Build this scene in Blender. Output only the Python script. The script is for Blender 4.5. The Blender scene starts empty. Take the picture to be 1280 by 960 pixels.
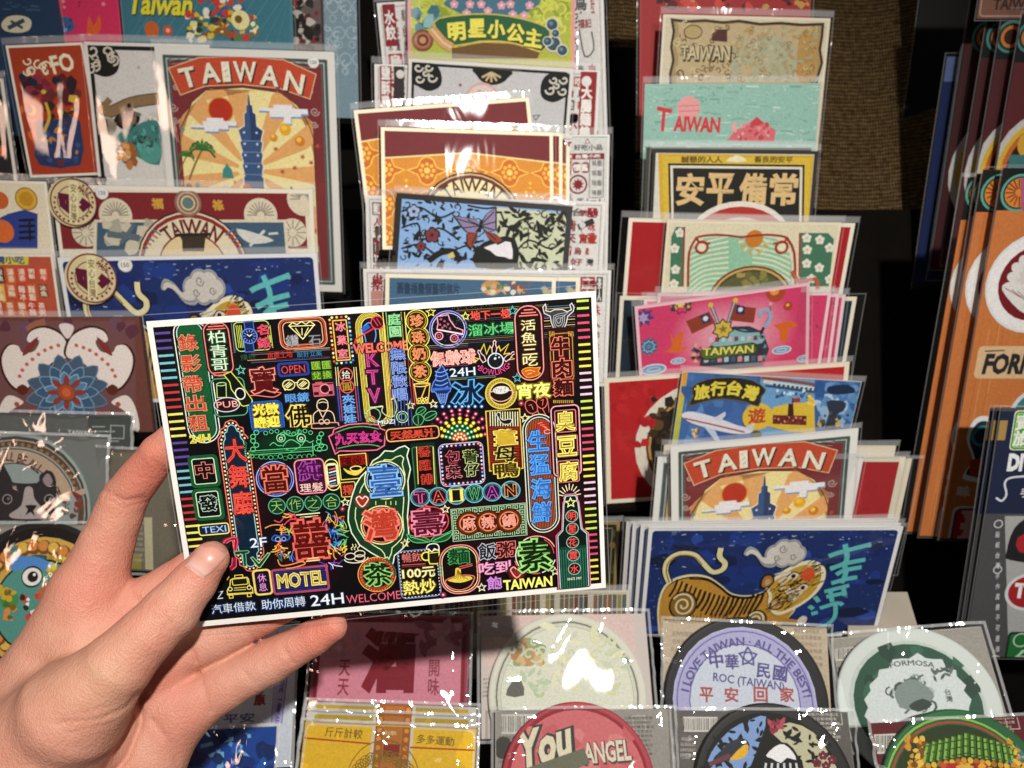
import bpy, bmesh, math, random
import numpy as np
from mathutils import Vector, Matrix
random.seed(7)
scene = bpy.context.scene
col = scene.collection
# ---------------------------------------------------------------- camera
FPX = 1000.0                      # focal length in pixels of a 1280 x 960 frame
CAM_Z = 0.54
PITCH = math.radians(35)
cd = bpy.data.cameras.new('camera')
cam = bpy.data.objects.new('camera', cd); col.objects.link(cam)
cam.location = (0, 0, CAM_Z)
cam.rotation_euler = (math.pi/2 - PITCH, 0, 0)
cd.sensor_width = 36; cd.lens = 36*FPX/1280
cd.clip_start = 0.01; cd.clip_end = 20
cd.dof.use_dof = True; cd.dof.focus_distance = 0.277
cd.dof.aperture_fstop = (cd.lens*0.001)/0.0014/1.0
scene.camera = cam
CM = Matrix.Translation(cam.location) @ cam.rotation_euler.to_matrix().to_4x4()
CI = CM.inverted()
def camv(x, y, z): return CM @ Vector((x, y, z))
def P(px, py, d): return CM @ Vector(((px-640)/FPX*d, -(py-480)/FPX*d, -d))
# ---------------------------------------------------------------- world and lamps
w = bpy.data.worlds.new('World'); scene.world = w; w.use_nodes = True
w.node_tree.nodes['Background'].inputs[0].default_value = (1.0, 0.93, 0.86, 1)
w.node_tree.nodes['Background'].inputs[1].default_value = 0.036
def lamp(name, kind, loc, energy, colr, tgt=None, **k):
    l = bpy.data.lights.new(name, kind); l.energy = energy; l.color = colr
    for a, b in k.items(): setattr(l, a, b)
    o = bpy.data.objects.new(name, l); col.objects.link(o); o.location = loc
    if tgt is not None: o.rotation_euler = (Vector(tgt)-Vector(loc)).to_track_quat('-Z', 'Y').to_euler()
    return o
KEY = camv(0.26, 0.445, 0.725)
TGT = P(700, 500, 0.45)
lamp('spot_lamp', 'SPOT', KEY, 86, (1.0, 0.965, 0.91), P(690, 560, 0.45), shadow_soft_size=0.022, spot_size=math.radians(52), spot_blend=1.0)
lamp('overhead_fill', 'AREA', camv(-0.35, 0.9, 0.5), 1.7, (1.0, 0.95, 0.90), TGT, size=0.5)  # added soft fill from overhead, not a known fixture
lamp('shop_lamp', 'AREA', camv(-0.74, 0.0, 0.25), 0.5, (1.0, 0.66, 0.50), P(150, 250, 0.5), size=0.10)
scene.view_settings.view_transform = 'Standard'
scene.view_settings.look = 'None'
scene.view_settings.exposure = 0.0
scene.view_settings.gamma = 1.0
cy = scene.cycles
cy.use_denoising = True
try: cy.denoiser = 'OPENIMAGEDENOISE'; cy.denoising_input_passes = 'RGB_ALBEDO_NORMAL'
except Exception: pass
cy.transparent_max_bounces = 40; cy.max_bounces = 8; cy.diffuse_bounces = 3; cy.glossy_bounces = 3
cy.caustics_reflective = False; cy.caustics_refractive = False
cy.sample_clamp_indirect = 4.0
# ---------------------------------------------------------------- helpers
def s2l(c): return c/12.92 if c <= 0.04045 else ((c+0.055)/1.055)**2.4
def C(h):
    if not isinstance(h, str): return h
    h = h.lstrip('#')
    if len(h) == 3: h = ''.join(c*2 for c in h)
    return tuple(s2l(int(h[i:i+2], 16)/255) for i in (0, 2, 4))
def mixc(a, b, t):
    a, b = C(a), C(b); return tuple(a[i]*(1-t)+b[i]*t for i in range(3))
def nodemat(name):
    m = bpy.data.materials.new(name); m.use_nodes = True
    nt = m.node_tree; nt.nodes.clear()
    out = nt.nodes.new('ShaderNodeOutputMaterial')
    return m, nt, out
def N(nt, t, **k):
    n = nt.nodes.new(t)
    for a, b in k.items():
        if a.startswith('i_'):
            key = a[2:]
            n.inputs[int(key) if key.isdigit() else key.replace('_', ' ')].default_value = b
        else: setattr(n, a, b)
    return n
def printed_material():
    m, nt, out = nodemat('printed_ink')
    a = N(nt, 'ShaderNodeVertexColor', layer_name='Col')
    tc = N(nt, 'ShaderNodeTexCoord')
    nz = N(nt, 'ShaderNodeTexNoise', i_Scale=900.0, i_Detail=3.0)
    nt.links.new(tc.outputs['Object'], nz.inputs['Vector'])
    mr = N(nt, 'ShaderNodeMapRange'); mr.inputs[1].default_value = 0.3; mr.inputs[2].default_value = 0.7
    mr.inputs[3].default_value = 0.86; mr.inputs[4].default_value = 1.08
    nt.links.new(nz.outputs['Fac'], mr.inputs[0])
    mx = N(nt, 'ShaderNodeMix', data_type='RGBA', blend_type='MULTIPLY'); mx.inputs[0].default_value = 1
    nt.links.new(a.outputs['Color'], mx.inputs[6]); nt.links.new(mr.outputs[0], mx.inputs[7])
    b = N(nt, 'ShaderNodeBsdfPrincipled', i_Roughness=0.5)
    b.inputs['Specular IOR Level'].default_value = 0.10
    nt.links.new(mx.outputs[2], b.inputs['Base Color'])
    nt.links.new(b.outputs[0], out.inputs[0])
    return m
PRINT = printed_material()
def plain(name, c, rough=0.5, spec=0.3, noise=0.12, scale=300.0, bump=0.0, metal=0.0):
    m, nt, out = nodemat(name)
    tc = N(nt, 'ShaderNodeTexCoord')
    nz = N(nt, 'ShaderNodeTexNoise', i_Scale=scale, i_Detail=5.0)
    nt.links.new(tc.outputs['Object'], nz.inputs['Vector'])
    c = C(c)
    rp = N(nt, 'ShaderNodeMix', data_type='RGBA')
    rp.inputs[6].default_value = (*[v*(1-noise) for v in c], 1); rp.inputs[7].default_value = (*[min(1, v*(1+noise)) for v in c], 1)
    nt.links.new(nz.outputs['Fac'], rp.inputs[0])
    b = N(nt, 'ShaderNodeBsdfPrincipled', i_Roughness=rough, i_Metallic=metal)
    b.inputs['Specular IOR Level'].default_value = spec
    nt.links.new(rp.outputs[2], b.inputs['Base Color'])
    if bump:
        bp = N(nt, 'ShaderNodeBump', i_Strength=bump, i_Distance=0.001)
        nt.links.new(nz.outputs['Fac'], bp.inputs['Height']); nt.links.new(bp.outputs[0], b.inputs['Normal'])
    nt.links.new(b.outputs[0], out.inputs[0])
    return m
_pl = {}
def paper(c):
    if c not in _pl: _pl[c] = plain('paper', c, 0.55, 0.25, 0.05, 700)
    return _pl[c]
def plastic(name, rough, crinkle, scale, gloss, haze, tint=(1, 1, 1)):
    """thin clear film: mostly see-through, a glossy reflection broken by crinkles, a trace of milky scatter"""
    m, nt, out = nodemat(name)
    tc = N(nt, 'ShaderNodeTexCoord')
    mp = N(nt, 'ShaderNodeMapping'); mp.inputs['Scale'].default_value = (1.0, 0.45, 1.0)
    mp.inputs['Rotation'].default_value = (0, 0, 0.5)
    oi = N(nt, 'ShaderNodeObjectInfo')
    nt.links.new(tc.outputs['Object'], mp.inputs['Vector'])
    nt.links.new(oi.outputs['Location'], mp.inputs['Location'])
    nz = N(nt, 'ShaderNodeTexNoise', i_Scale=scale, i_Detail=2.0, i_Distortion=1.2)
    vo = N(nt, 'ShaderNodeTexVoronoi', feature='DISTANCE_TO_EDGE', i_Scale=scale*0.6)
    nt.links.new(mp.outputs[0], nz.inputs['Vector']); nt.links.new(mp.outputs[0], vo.inputs['Vector'])
    ad = N(nt, 'ShaderNodeMath', operation='MULTIPLY_ADD'); ad.inputs[1].default_value = 0.5
    nt.links.new(vo.outputs['Distance'], ad.inputs[0]); nt.links.new(nz.outputs['Fac'], ad.inputs[2])
    bp = N(nt, 'ShaderNodeBump', i_Strength=crinkle, i_Distance=0.004)
    nt.links.new(ad.outputs[0], bp.inputs['Height'])
    fr = N(nt, 'ShaderNodeLayerWeight'); nt.links.new(bp.outputs[0], fr.inputs['Normal'])
    pw = N(nt, 'ShaderNodeMath', operation='POWER'); pw.inputs[1].default_value = 4.5; nt.links.new(fr.outputs['Facing'], pw.inputs[0])
    fm = N(nt, 'ShaderNodeMath', operation='MULTIPLY_ADD'); fm.inputs[1].default_value = 0.9*gloss; fm.inputs[2].default_value = 0.045*gloss; fm.use_clamp = True
    nt.links.new(pw.outputs[0], fm.inputs[0])
    tr = N(nt, 'ShaderNodeBsdfTransparent'); tr.inputs[0].default_value = (*[0.985*t for t in tint], 1)
    df = N(nt, 'ShaderNodeBsdfDiffuse'); df.inputs[0].default_value = (0.9, 0.9, 0.9, 1)
    m1 = N(nt, 'ShaderNodeMixShader'); m1.inputs[0].default_value = haze
    nt.links.new(tr.outputs[0], m1.inputs[1]); nt.links.new(df.outputs[0], m1.inputs[2])
    gl = N(nt, 'ShaderNodeBsdfGlossy', i_Roughness=rough, distribution='BECKMANN')
    nt.links.new(bp.outputs[0], gl.inputs['Normal'])
    m2 = N(nt, 'ShaderNodeMixShader')
    nt.links.new(fm.outputs[0], m2.inputs[0]); nt.links.new(m1.outputs[0], m2.inputs[1]); nt.links.new(gl.outputs[0], m2.inputs[2])
    nt.links.new(m2.outputs[0], out.inputs[0])
    return m
FILM = plastic('clear_film', 0.06, 0.10, 24.0, 1.1, 0.006)
HELD_FILM = plastic('held_film', 0.06, 0.05, 20.0, 0.7, 0.0)
FILM_SEAM = plastic('film_seam', 0.2, 0.5, 70.0, 1.6, 0.13)
FLATFILM = plastic('flat_film', 0.075, 0.06, 30.0, 0.03, 0.004)
FLAP = plastic('film_flap', 0.18, 0.35, 55.0, 1.3, 0.20)
SOFT = plastic('soft_film', 0.05, 0.012, 30.0, 1.3, 0.015)
CRINKLE = plastic('crinkled_film', 0.10, 0.36, 36.0, 1.9, 0.008)
CRINKLE_SEAM = plastic('crinkled_seam', 0.2, 0.7, 80.0, 2.6, 0.30)
def obj(name, verts, faces, mats, parent=None, smooth=False, mi=None):
    me = bpy.data.meshes.new(name)
    me.from_pydata([tuple(v) for v in verts], [], faces)
    for m in (mats if isinstance(mats, (list, tuple)) else [mats]): me.materials.append(m)
    if mi is not None: me.polygons.foreach_set('material_index', mi)
    if smooth: me.polygons.foreach_set('use_smooth', [True]*len(me.polygons))
    me.update()
    o = bpy.data.objects.new(name, me); col.objects.link(o)
    if parent is not None: o.parent = parent
    return o
def tag(o, label=None, cat=None, group=None, kind=None):
    if label: o['label'] = label
    if cat: o['category'] = cat
    if group: o['group'] = group
    if kind: o['kind'] = kind
    return o
def rrect_pts(x0, y0, x1, y1, r, n=6):
    r = min(r, abs(x1-x0)/2*0.999, abs(y1-y0)/2*0.999)
    if r <= 0: return [(x0, y0), (x1, y0), (x1, y1), (x0, y1)]
    out = []
    for cx, cy_, a0 in ((x1-r, y0+r, -90), (x1-r, y1-r, 0), (x0+r, y1-r, 90), (x0+r, y0+r, 180)):
        for k in range(n+1):
            a = math.radians(a0+90*k/n); out.append((cx+r*math.cos(a), cy_+r*math.sin(a)))
    return out
def slab(pts, z0, z1):
    n = len(pts)
    v = [(x, y, z1) for x, y in pts]+[(x, y, z0) for x, y in pts]
    return v, [list(range(n)), list(range(2*n-1, n-1, -1))]+[[i, i+n, (i+1) % n+n, (i+1) % n] for i in range(n)]
# ---------------------------------------------------------------- text
_fc = {}
def _mesh_text(s, off, vert):
    c = bpy.data.curves.new('t', 'FONT'); c.body = '\n'.join(s) if vert else s
    c.resolution_u = 2; c.offset = off; c.align_x = 'CENTER'; c.space_line = 1.02
    o = bpy.data.objects.new('t', c)
    me = bpy.data.meshes.new_from_object(o)
    v = [tuple(p.co)[:2] for p in me.vertices]; f = [tuple(p.vertices) for p in me.polygons]
    bpy.data.objects.remove(o); bpy.data.curves.remove(c); bpy.data.meshes.remove(me)
    return v, f
def glyphs(s, off, vert):
    """outline lettering as flat faces; a positive offset emboldens it by a band laid round every contour"""
    key = (s, off, vert)
    if key in _fc: return _fc[key]
    if off <= 0:
        v, f = _mesh_text(s, off, vert); z = [0.0]*len(v)
    else:
        v, f = _mesh_text(s, 0.0, vert)
        f = [q if sum(v[q[i]][0]*v[q[(i+1) % len(q)]][1]-v[q[(i+1) % len(q)]][0]*v[q[i]][1] for i in range(len(q))) > 0 else q[::-1] for q in f]
        w_ = {}                                   # weld by position so that fills share their edges
        idx = [w_.setdefault((round(p[0], 4), round(p[1], 4)), i) for i, p in enumerate(v)]
        f = [tuple(idx[i] for i in q) for q in f]
        es = {}
        for q in f:
            for i in range(len(q)):
                a, b = q[i], q[(i+1) % len(q)]
                if a != b: es[(a, b)] = es.get((a, b), 0)+1
        nxt = {}
        for (a, b) in es:
            if (b, a) not in es: nxt.setdefault(a, []).append(b)
        z = [0.0]*len(v); loops = []
        while nxt:
            a0 = next(iter(nxt)); lp = [a0]; a = a0
            while a in nxt:
                b = nxt[a].pop()
                if not nxt[a]: del nxt[a]
                if b == a0: break
                lp.append(b); a = b
            if len(lp) > 2: loops.append(lp)
        for li, lp in enumerate(loops):
            q = [v[i] for i in lp]; n = len(q); inn = []; out = []
            for i in range(n):
                a, b, c = q[i-1], q[i], q[(i+1) % n]
                d1 = (b[0]-a[0], b[1]-a[1]); d2 = (c[0]-b[0], c[1]-b[1]); l1 = math.hypot(*d1) or 1e-6; l2 = math.hypot(*d2) or 1e-6
                n1 = (d1[1]/l1, -d1[0]/l1); n2 = (d2[1]/l2, -d2[0]/l2); mx, my = n1[0]+n2[0], n1[1]+n2[1]; l = math.hypot(mx, my)
                if l < 1e-4: mx, my, l = n1[0], n1[1], 1.0
                mx /= l; my /= l; k = off/max(0.6, mx*n1[0]+my*n1[1])
                out.append((b[0]+mx*k, b[1]+my*k)); inn.append((b[0]-mx*0.004, b[1]-my*0.004))
            m = len(v); v = v+inn+out; z += [(1+li % 24)/26]*(2*n)
            f = f+[(m+i, m+n+i, m+n+(i+1) % n, m+(i+1) % n) for i in range(n)]
    _fc[key] = (np.array(v).reshape(-1, 2), f, z)
    return _fc[key]
# ---------------------------------------------------------------- flat printed artwork on a card
class Art:
    DZ = 1.6e-5
    def __init__(s, card, z0=None):
        s.c = card; s.v = []; s.f = []; s.col = []; s.bb = []; s.at(0, 0, 1); s.z0 = z0 if z0 is not None else card.z1+2e-5
        s.lmax = 0
    def at(s, ox, oy, sc): s.o = (ox, oy, sc); return s
    def m(s, x, y): return s.c.loc(s.o[0]+x/s.o[2], s.o[1]+y/s.o[2])
    def k(s, x, y):
        a = s.m(x, y); b = s.m(x+1, y); return math.hypot(a[0]-b[0], a[1]-b[1])
    clip = None
    def add(s, pts, faces, c, cols=None, zj=None):
        if s.clip:
            q = s.clip
            if len(q) == 4: pts = [(min(max(p[0], q[0]), q[2]), min(max(p[1], q[1]), q[3])) for p in pts]
            else:
                o = []
                for p in pts:
                    d = math.hypot(p[0]-q[0], p[1]-q[1]); t = min(1, q[2]/d) if d > 0 else 1
                    o.append((q[0]+(p[0]-q[0])*t, q[1]+(p[1]-q[1])*t))
                pts = o
            xs = [p[0] for p in pts]; ys = [p[1] for p in pts]
            if max(xs)-min(xs) < 1e-4 or max(ys)-min(ys) < 1e-4: return
        xs = [p[0] for p in pts]; ys = [p[1] for p in pts]
        bb = (min(xs), min(ys), max(xs), max(ys)); L = 0
        for (b, l) in s.bb:
            if l >= L and b[0] < bb[2] and b[2] > bb[0] and b[1] < bb[3] and b[3] > bb[1]: L = l+1
        s.bb.append((bb, L)); s.lmax = max(s.lmax, L)
        n = len(s.v); z = s.z0+L*s.DZ; u = s.c.u
        s.v += [(p[0]*u, -p[1]*u, z+(zj[i]*s.DZ if zj else 0)) for i, p in enumerate(pts)]
        s.f += [[i+n for i in f] for f in faces]
        if cols is None: s.col += [C(c)]*len(pts)
        else: s.col += [C(q) for q in cols]
    def rectl(s, x0, y0, x1, y1, c, r=0):
        q = rrect_pts(x0, y0, x1, y1, r); s.add(q, [list(range(len(q)))[::-1]], c)
    def framel(s, m, lw, c, r=0):
        s._strip(rrect_pts(m, m, s.c.W-m, s.c.H-m, r), lw, c, True)
    def fill(s, m, c, r=0):
        s.rectl(m, m, s.c.W-m, s.c.H-m, c, r); s.clip = (m, m, s.c.W-m, s.c.H-m)
    def scatter(s, n, x0, y0, x1, y1, cols, r0, r1, seed=0, kind='blob'):
        q = random.Random(seed)
        for _ in range(n):
            x, y = q.uniform(x0, x1), q.uniform(y0, y1); r = q.uniform(r0, r1); c = q.choice(cols)
            if kind == 'blob':
                k = q.randint(5, 8); s.poly([(x+r*q.uniform(.5, 1.1)*math.cos(6.283*i/k), y+r*q.uniform(.5, 1.1)*math.sin(6.283*i/k)) for i in range(k)], c)
            elif kind == 'curl':
                t = q.uniform(0, 6.28); s.line([(x+r*(.25+.75*i/7)*math.cos(t+i*.75), y+r*(.25+.75*i/7)*math.sin(t+i*.75)) for i in range(8)], r*.28, c)
            elif kind == 'leaf':
                t = q.uniform(0, 6.28); ct, st = math.cos(t), math.sin(t)
                s.poly([(x+a_*r*ct-b_*r*st, y+a_*r*st+b_*r*ct) for a_, b_ in ((-1, 0), (-.4, .35), (.4, .32), (1, 0), (.4, -.32), (-.4, -.35))], c)
            elif kind == 'dash':
                t = q.uniform(-.25, .25); s.line([(x-r*math.cos(t), y-r*math.sin(t)), (x+r*math.cos(t), y+r*math.sin(t))], r*.3, c)
    def flower(s, x, y, r, c, n=5, cc=None):
        for i in range(n): t = 6.283*i/n-1.57; s.disc(x+r*.58*math.cos(t), y+r*.58*math.sin(t), r*.42, c, n=9)
        if cc: s.disc(x, y, r*.3, cc, n=8)
    # -- pointwise shapes (in the current reading frame)
    def poly(s, pts, c, smooth=0):
        if smooth: pts = spline(pts, True, smooth)
        s.add([s.m(*p) for p in pts], [list(range(len(pts)))[::-1]], c)
    def line(s, pts, w, c, closed=False, smooth=0, glow=None, gw=0, bg='#0a080a'):
        if smooth: pts = spline(pts, closed, smooth)
        k = s.k(*pts[0]); q = [s.m(*p) for p in pts]; w *= k; gw *= k
        s._strip(q, w, c, closed, glow, gw, bg)
    def _strip(s, q, w, c, closed, glow=None, gw=0, bg=None):
        q = [p for i, p in enumerate(q) if i == 0 or math.hypot(p[0]-q[i-1][0], p[1]-q[i-1][1]) > 1e-6]
        if closed and math.hypot(q[0][0]-q[-1][0], q[0][1]-q[-1][1]) < 1e-6: q = q[:-1]
        n = len(q)
        if n < 2: return
        nr = []
        for i in range(n):
            a = q[i-1] if (i > 0 or closed) else q[i]; b = q[(i+1) % n] if (i < n-1 or closed) else q[i]
            d1 = (q[i][0]-a[0], q[i][1]-a[1]); d2 = (b[0]-q[i][0], b[1]-q[i][1])
            l1 = math.hypot(*d1) or 1; l2 = math.hypot(*d2) or 1
            if l1 == 1 and d1 == (0, 0): d1 = d2; l1 = l2
            if d2 == (0, 0): d2 = d1; l2 = l1
            n1 = (-d1[1]/l1, d1[0]/l1); n2 = (-d2[1]/l2, d2[0]/l2)
            mx, my = n1[0]+n2[0], n1[1]+n2[1]; l = math.hypot(mx, my)
            if l < 1e-6: nr.append(n1); continue
            mx /= l; my /= l; sc = 1/max(0.45, mx*n1[0]+my*n1[1]); nr.append((mx*sc, my*sc))
        if glow:
            rails = [-(w/2+gw), -w/2, w/2, w/2+gw]; cl = [bg, glow, glow, bg]
            s._rails(q, nr, rails, cl, closed)
        s._rails(q, nr, [-w/2, w/2], [c, c], closed)
    def _rails(s, q, nr, rails, cl, closed):
        n = len(q); m = len(rails); pts = []; cols = []
        for r, cc in zip(rails, cl):
            pts += [(q[i][0]+nr[i][0]*r, q[i][1]+nr[i][1]*r) for i in range(n)]; cols += [cc]*n
        fs = []
        for j in range(m-1):
            for i in range(n if closed else n-1):
                i2 = (i+1) % n; fs.append([j*n+i, (j+1)*n+i, (j+1)*n+i2, j*n+i2])
        s.add(pts, fs, None, cols)
    # -- shapes aligned to the card's own axes
    def loc(s, cx, cy_, pts, rot=0, sx=1):
        c0 = s.m(cx, cy_); k = s.k(cx, cy_); a = math.radians(rot); ca, sa = math.cos(a), math.sin(a)
        return [(c0[0]+(x*ca-y*sa)*k, c0[1]+(x*sa+y*ca)*k) for x, y in pts]
    def box(s, cx, cy_, w_, h, c, r=0, rot=0):
        q = s.loc(cx, cy_, rrect_pts(-w_/2, -h/2, w_/2, h/2, r), rot)
        s.add(q, [list(range(len(q)))[::-1]], c)
    def frame(s, cx, cy_, w_, h, lw, c, r=0, rot=0, glow=None, gw=0, bg='#0a080a'):
        q = s.loc(cx, cy_, rrect_pts(-w_/2, -h/2, w_/2, h/2, r), rot); k = s.k(cx, cy_)
        s._strip(q, lw*k, c, True, glow, gw*k, bg)
    def disc(s, cx, cy_, r, c, ry=None, n=None, rot=0):
        n = n or (28 if r*s.k(cx, cy_) > 4 else 10); ry = ry or r
        q = s.loc(cx, cy_, [(r*math.cos(2*math.pi*i/n), ry*math.sin(2*math.pi*i/n)) for i in range(n)], rot)
        s.add(q, [list(range(n))[::-1]], c)
    def blob(s, cx, cy_, r, c, edge='#0a080a', n=20, ry=None):
        """soft printed airbrush spot: colour at the middle fading to the ground colour"""
        ry = ry or r
        q = s.loc(cx, cy_, [(0, 0)]+[(r*math.cos(2*math.pi*i/n), ry*math.sin(2*math.pi*i/n)) for i in range(n)])
        s.add(q, [[0, 1+(i+1) % n, 1+i] for i in range(n)], None, [c]+[edge]*n)
    def ring(s, cx, cy_, r, lw, c, ry=None, a0=0, a1=360, n=40, glow=None, gw=0, bg='#0a080a', rot=0):
        ry = ry or r; full = abs(a1-a0) >= 360; m = n if full else n+1
        q = s.loc(cx, cy_, [(r*math.cos(math.radians(a0+(a1-a0)*i/n)), ry*math.sin(math.radians(a0+(a1-a0)*i/n))) for i in range(m)], rot)
        k = s.k(cx, cy_); s._strip(q, lw*k, c, full, glow, gw*k, bg)
    def star(s, cx, cy_, r, c, lw=0, k=0.45, n=5, rot=0):
        q = s.loc(cx, cy_, [((r if i % 2 == 0 else r*k)*math.sin(math.pi*i/n), -(r if i % 2 == 0 else r*k)*math.cos(math.pi*i/n)) for i in range(2*n)], rot)
        if lw: s._strip(q, lw*s.k(cx, cy_), c, True)
        else: s.add(q, [list(range(2*n))[::-1]], c)
    def txt(s, t, cx, cy_, w_, h, c, off=0.0, rot=0, vert=False, arc=0, shear=0):
        v0, _, _ = glyphs(t, 0.0, vert); v, f, zj = glyphs(t, off, vert)
        if len(v0) == 0: return
        mn = v0.min(0); mx_ = v0.max(0); ce = (mn+mx_)/2; sz = np.maximum(mx_-mn, 1e-3)
        q = (v-ce)*np.array([w_/sz[0], -h/sz[1]])
        if shear: q[:, 0] += -q[:, 1]*shear
        if arc:                       # bend along a circle of radius arc (positive: domed up)
            th = q[:, 0]/arc; r = arc-q[:, 1]
            q = np.stack([r*np.sin(th), arc-r*np.cos(th)], 1)
        p = s.loc(cx, cy_, q.tolist(), rot)
        s.add(p, [list(x) for x in f], c, zj=zj)
    def neon(s, t, cx, cy_, w_, h, c, inner='#0a080a', halo=None, vert=False, rot=0, a=0.055, b=0.0, g=0.11, **k):
        if halo: s.txt(t, cx, cy_, w_, h, halo, g, rot, vert, **k)
        s.txt(t, cx, cy_, w_, h, c, a, rot, vert, **k)
        if inner: s.txt(t, cx, cy_, w_, h, inner, b, rot, vert, **k)
    def done(s, name='artwork', parent=None):
        if not s.v: return None
        me = bpy.data.meshes.new(name); me.from_pydata(s.v, [], s.f); me.materials.append(PRINT)
        ca = me.color_attributes.new('Col', 'FLOAT_COLOR', 'POINT')
        ca.data.foreach_set('color', np.array([(*c[:3], 1.0) for c in s.col], dtype=np.float32).ravel())
        me.update()
        o = bpy.data.objects.new(name, me); col.objects.link(o); o.parent = parent or s.c.o
        return o
def spline(pts, closed, n):
    out = []; m = len(pts)
    for i in range(m if closed else m-1):
        p0 = pts[(i-1) % m] if (closed or i > 0) else pts[0]; p1 = pts[i]; p2 = pts[(i+1) % m]
        p3 = pts[(i+2) % m] if (closed or i+2 < m) else pts[-1]
        for j in range(n):
            t = j/n
            out.append(tuple(0.5*(2*p1[q]+(p2[q]-p0[q])*t+(2*p0[q]-5*p1[q]+4*p2[q]-p3[q])*t*t+(3*p1[q]-p0[q]-3*p2[q]+p3[q])*t**3) for q in (0, 1)))
    if not closed: out.append(pts[-1])
    return out
# ---------------------------------------------------------------- cards
def depth(y): return 0.52-0.00009*y
SLEEVES = True
class Card:
    """a flat printed card standing in space: top-left and top-right photo points at a real distance, leaning back"""
    def __init__(s, name, label, cat, TL, TR, H, d=None, lean=14, yaw=0.0, c='#ece8de', th=0.0006, r=0.0, group=None,
                 sleeve=(4, 9, 4, 4), film=None, pose=None, shape=None):
        if pose is not None:
            s.M, s.W, s.u = pose; s.H = H
        else:
            if d is None: d = depth((TL[1]+TR[1])/2)
            A = CI @ P(*TL, d-yaw/2); B = CI @ P(*TR, d+yaw/2)
            s.u = d/FPX
            X = (B-A).normalized(); s.W = (B-A).length/s.u; s.H = H
            a = math.radians(lean)
            D = Vector((0, -math.cos(a), -math.sin(a))); D = (D-D.dot(X)*X).normalized()
            Y = -D; Z = X.cross(Y)
            s.M = CM @ Matrix(((X.x, Y.x, Z.x, A.x), (X.y, Y.y, Z.y, A.y), (X.z, Y.z, Z.z, A.z), (0, 0, 0, 1)))
        s.MI = s.M.inverted(); s.z1 = th/2; s.lean = lean
        u = s.u; W = s.W; H = s.H
        if shape is None:
            pts = rrect_pts(0, -H*u, W*u, 0, r*u)
        else: pts = shape
        v, f = slab(pts, -th/2, th/2)
        s.o = obj(name, v, f, paper(c)); s.o.matrix_world = s.M
        tag(s.o, label, cat, group)
        if sleeve and SLEEVES: s.sleeve(*sleeve, film=film)
    def loc(s, px, py):
        o = s.MI @ cam.location; p = s.MI @ P(px, py, 0.4)
        t = (s.z1-o.z)/(p.z-o.z); q = o+(p-o)*t
        return (q.x/s.u, -q.y/s.u)
    def sleeve(s, l, t, r, b, film=None, amp=0.0003, zz=0.0016):
        fm, sm = film or (FILM, FILM_SEAM); u = s.u
        x0, x1, y0, y1 = -l*u, (s.W+r)*u, t*u, -(s.H+b)*u
        crk = sm.name.startswith('crinkled'); n = 44 if crk else 18; e = (3.4 if sm.name.startswith('crinkled') else 1.3)*u; rnd = random.Random(int(s.W*13+s.H*7)); ph = [rnd.uniform(0, 6.28) for _ in range(4)]
        xs = [x0, x0+e]+[x0+e+(x1-x0-2*e)*i/n for i in range(1, n)]+[x1-e, x1]
        yf = min(y0-e-1e-4, 1.0*u) if t > 5 else y0-e-1e-4
        ys = [y0, y0-e]+([yf] if t > 5 else [])+[y for y in (y0-e-(y0-y1-2*e)*i/n for i in range(1, n)) if y < yf-1e-4]+[y1+e, y1]
        folds = []
        if crk:
            for _ in range(38 if fm is CRINKLE else 9):      # pinched folds running in from the sealed edges
                sd = rnd.randrange(4); q = rnd.random()
                a0 = (x0+(x1-x0)*q, y0) if sd < 2 else ((x0, y0+(y1-y0)*q) if sd == 2 else (x1, y0+(y1-y0)*q))
                cxm, cym = (x0+x1)/2+rnd.uniform(-.3, .3)*(x1-x0), (y0+y1)/2+rnd.uniform(-.3, .3)*(y0-y1)
                L_ = rnd.uniform(.2, .75); folds.append((a0[0], a0[1], a0[0]+(cxm-a0[0])*L_, a0[1]+(cym-a0[1])*L_, rnd.uniform(.0005, .0014), rnd.uniform(.0012, .0026)))
        v = []
        for y in ys:
            for x in xs:
                tx = (x-x0)/(x1-x0); ty = (y0-y)/(y0-y1)
                z = zz*(min(1, 9*tx, 9*(1-tx), 9*(1-ty)))*0.6+zz*0.5+(amp*.15 if fm is FLATFILM else amp)*(math.sin(9*tx+ph[0])*math.sin(4*ty+ph[1])+0.5*math.sin(17*tx+7*ty+ph[2]))
                for (ax, ay, bx, by, hh, ww) in folds:
                    t_ = ((x-ax)*(bx-ax)+(y-ay)*(by-ay))/((bx-ax)**2+(by-ay)**2)
                    if -.05 < t_ < 1:
                        dd = math.hypot(x-ax-t_*(bx-ax), y-ay-t_*(by-ay))
                        if dd < ww*2.5: z += hh*(1-max(0, t_))*math.exp(-(dd/ww)**2)
                v.append((x, y, z))
        m = len(xs); f = []; mi = []
        for j in range(len(ys)-1):
            for i in range(m-1):
                f.append([j*m+i, (j+1)*m+i, (j+1)*m+i+1, j*m+i+1])
                mi.append(1 if (i in (0, m-2) or j in (0, len(ys)-2)) else (2 if t > 5 and j == 1 else 0))
        o = obj('plastic_sleeve', v, f, [fm, sm, FLAP if film is None or fm is FLATFILM else fm], s.o, True, mi)
        return o
    def art(s, **k): return Art(s, **k)
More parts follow.
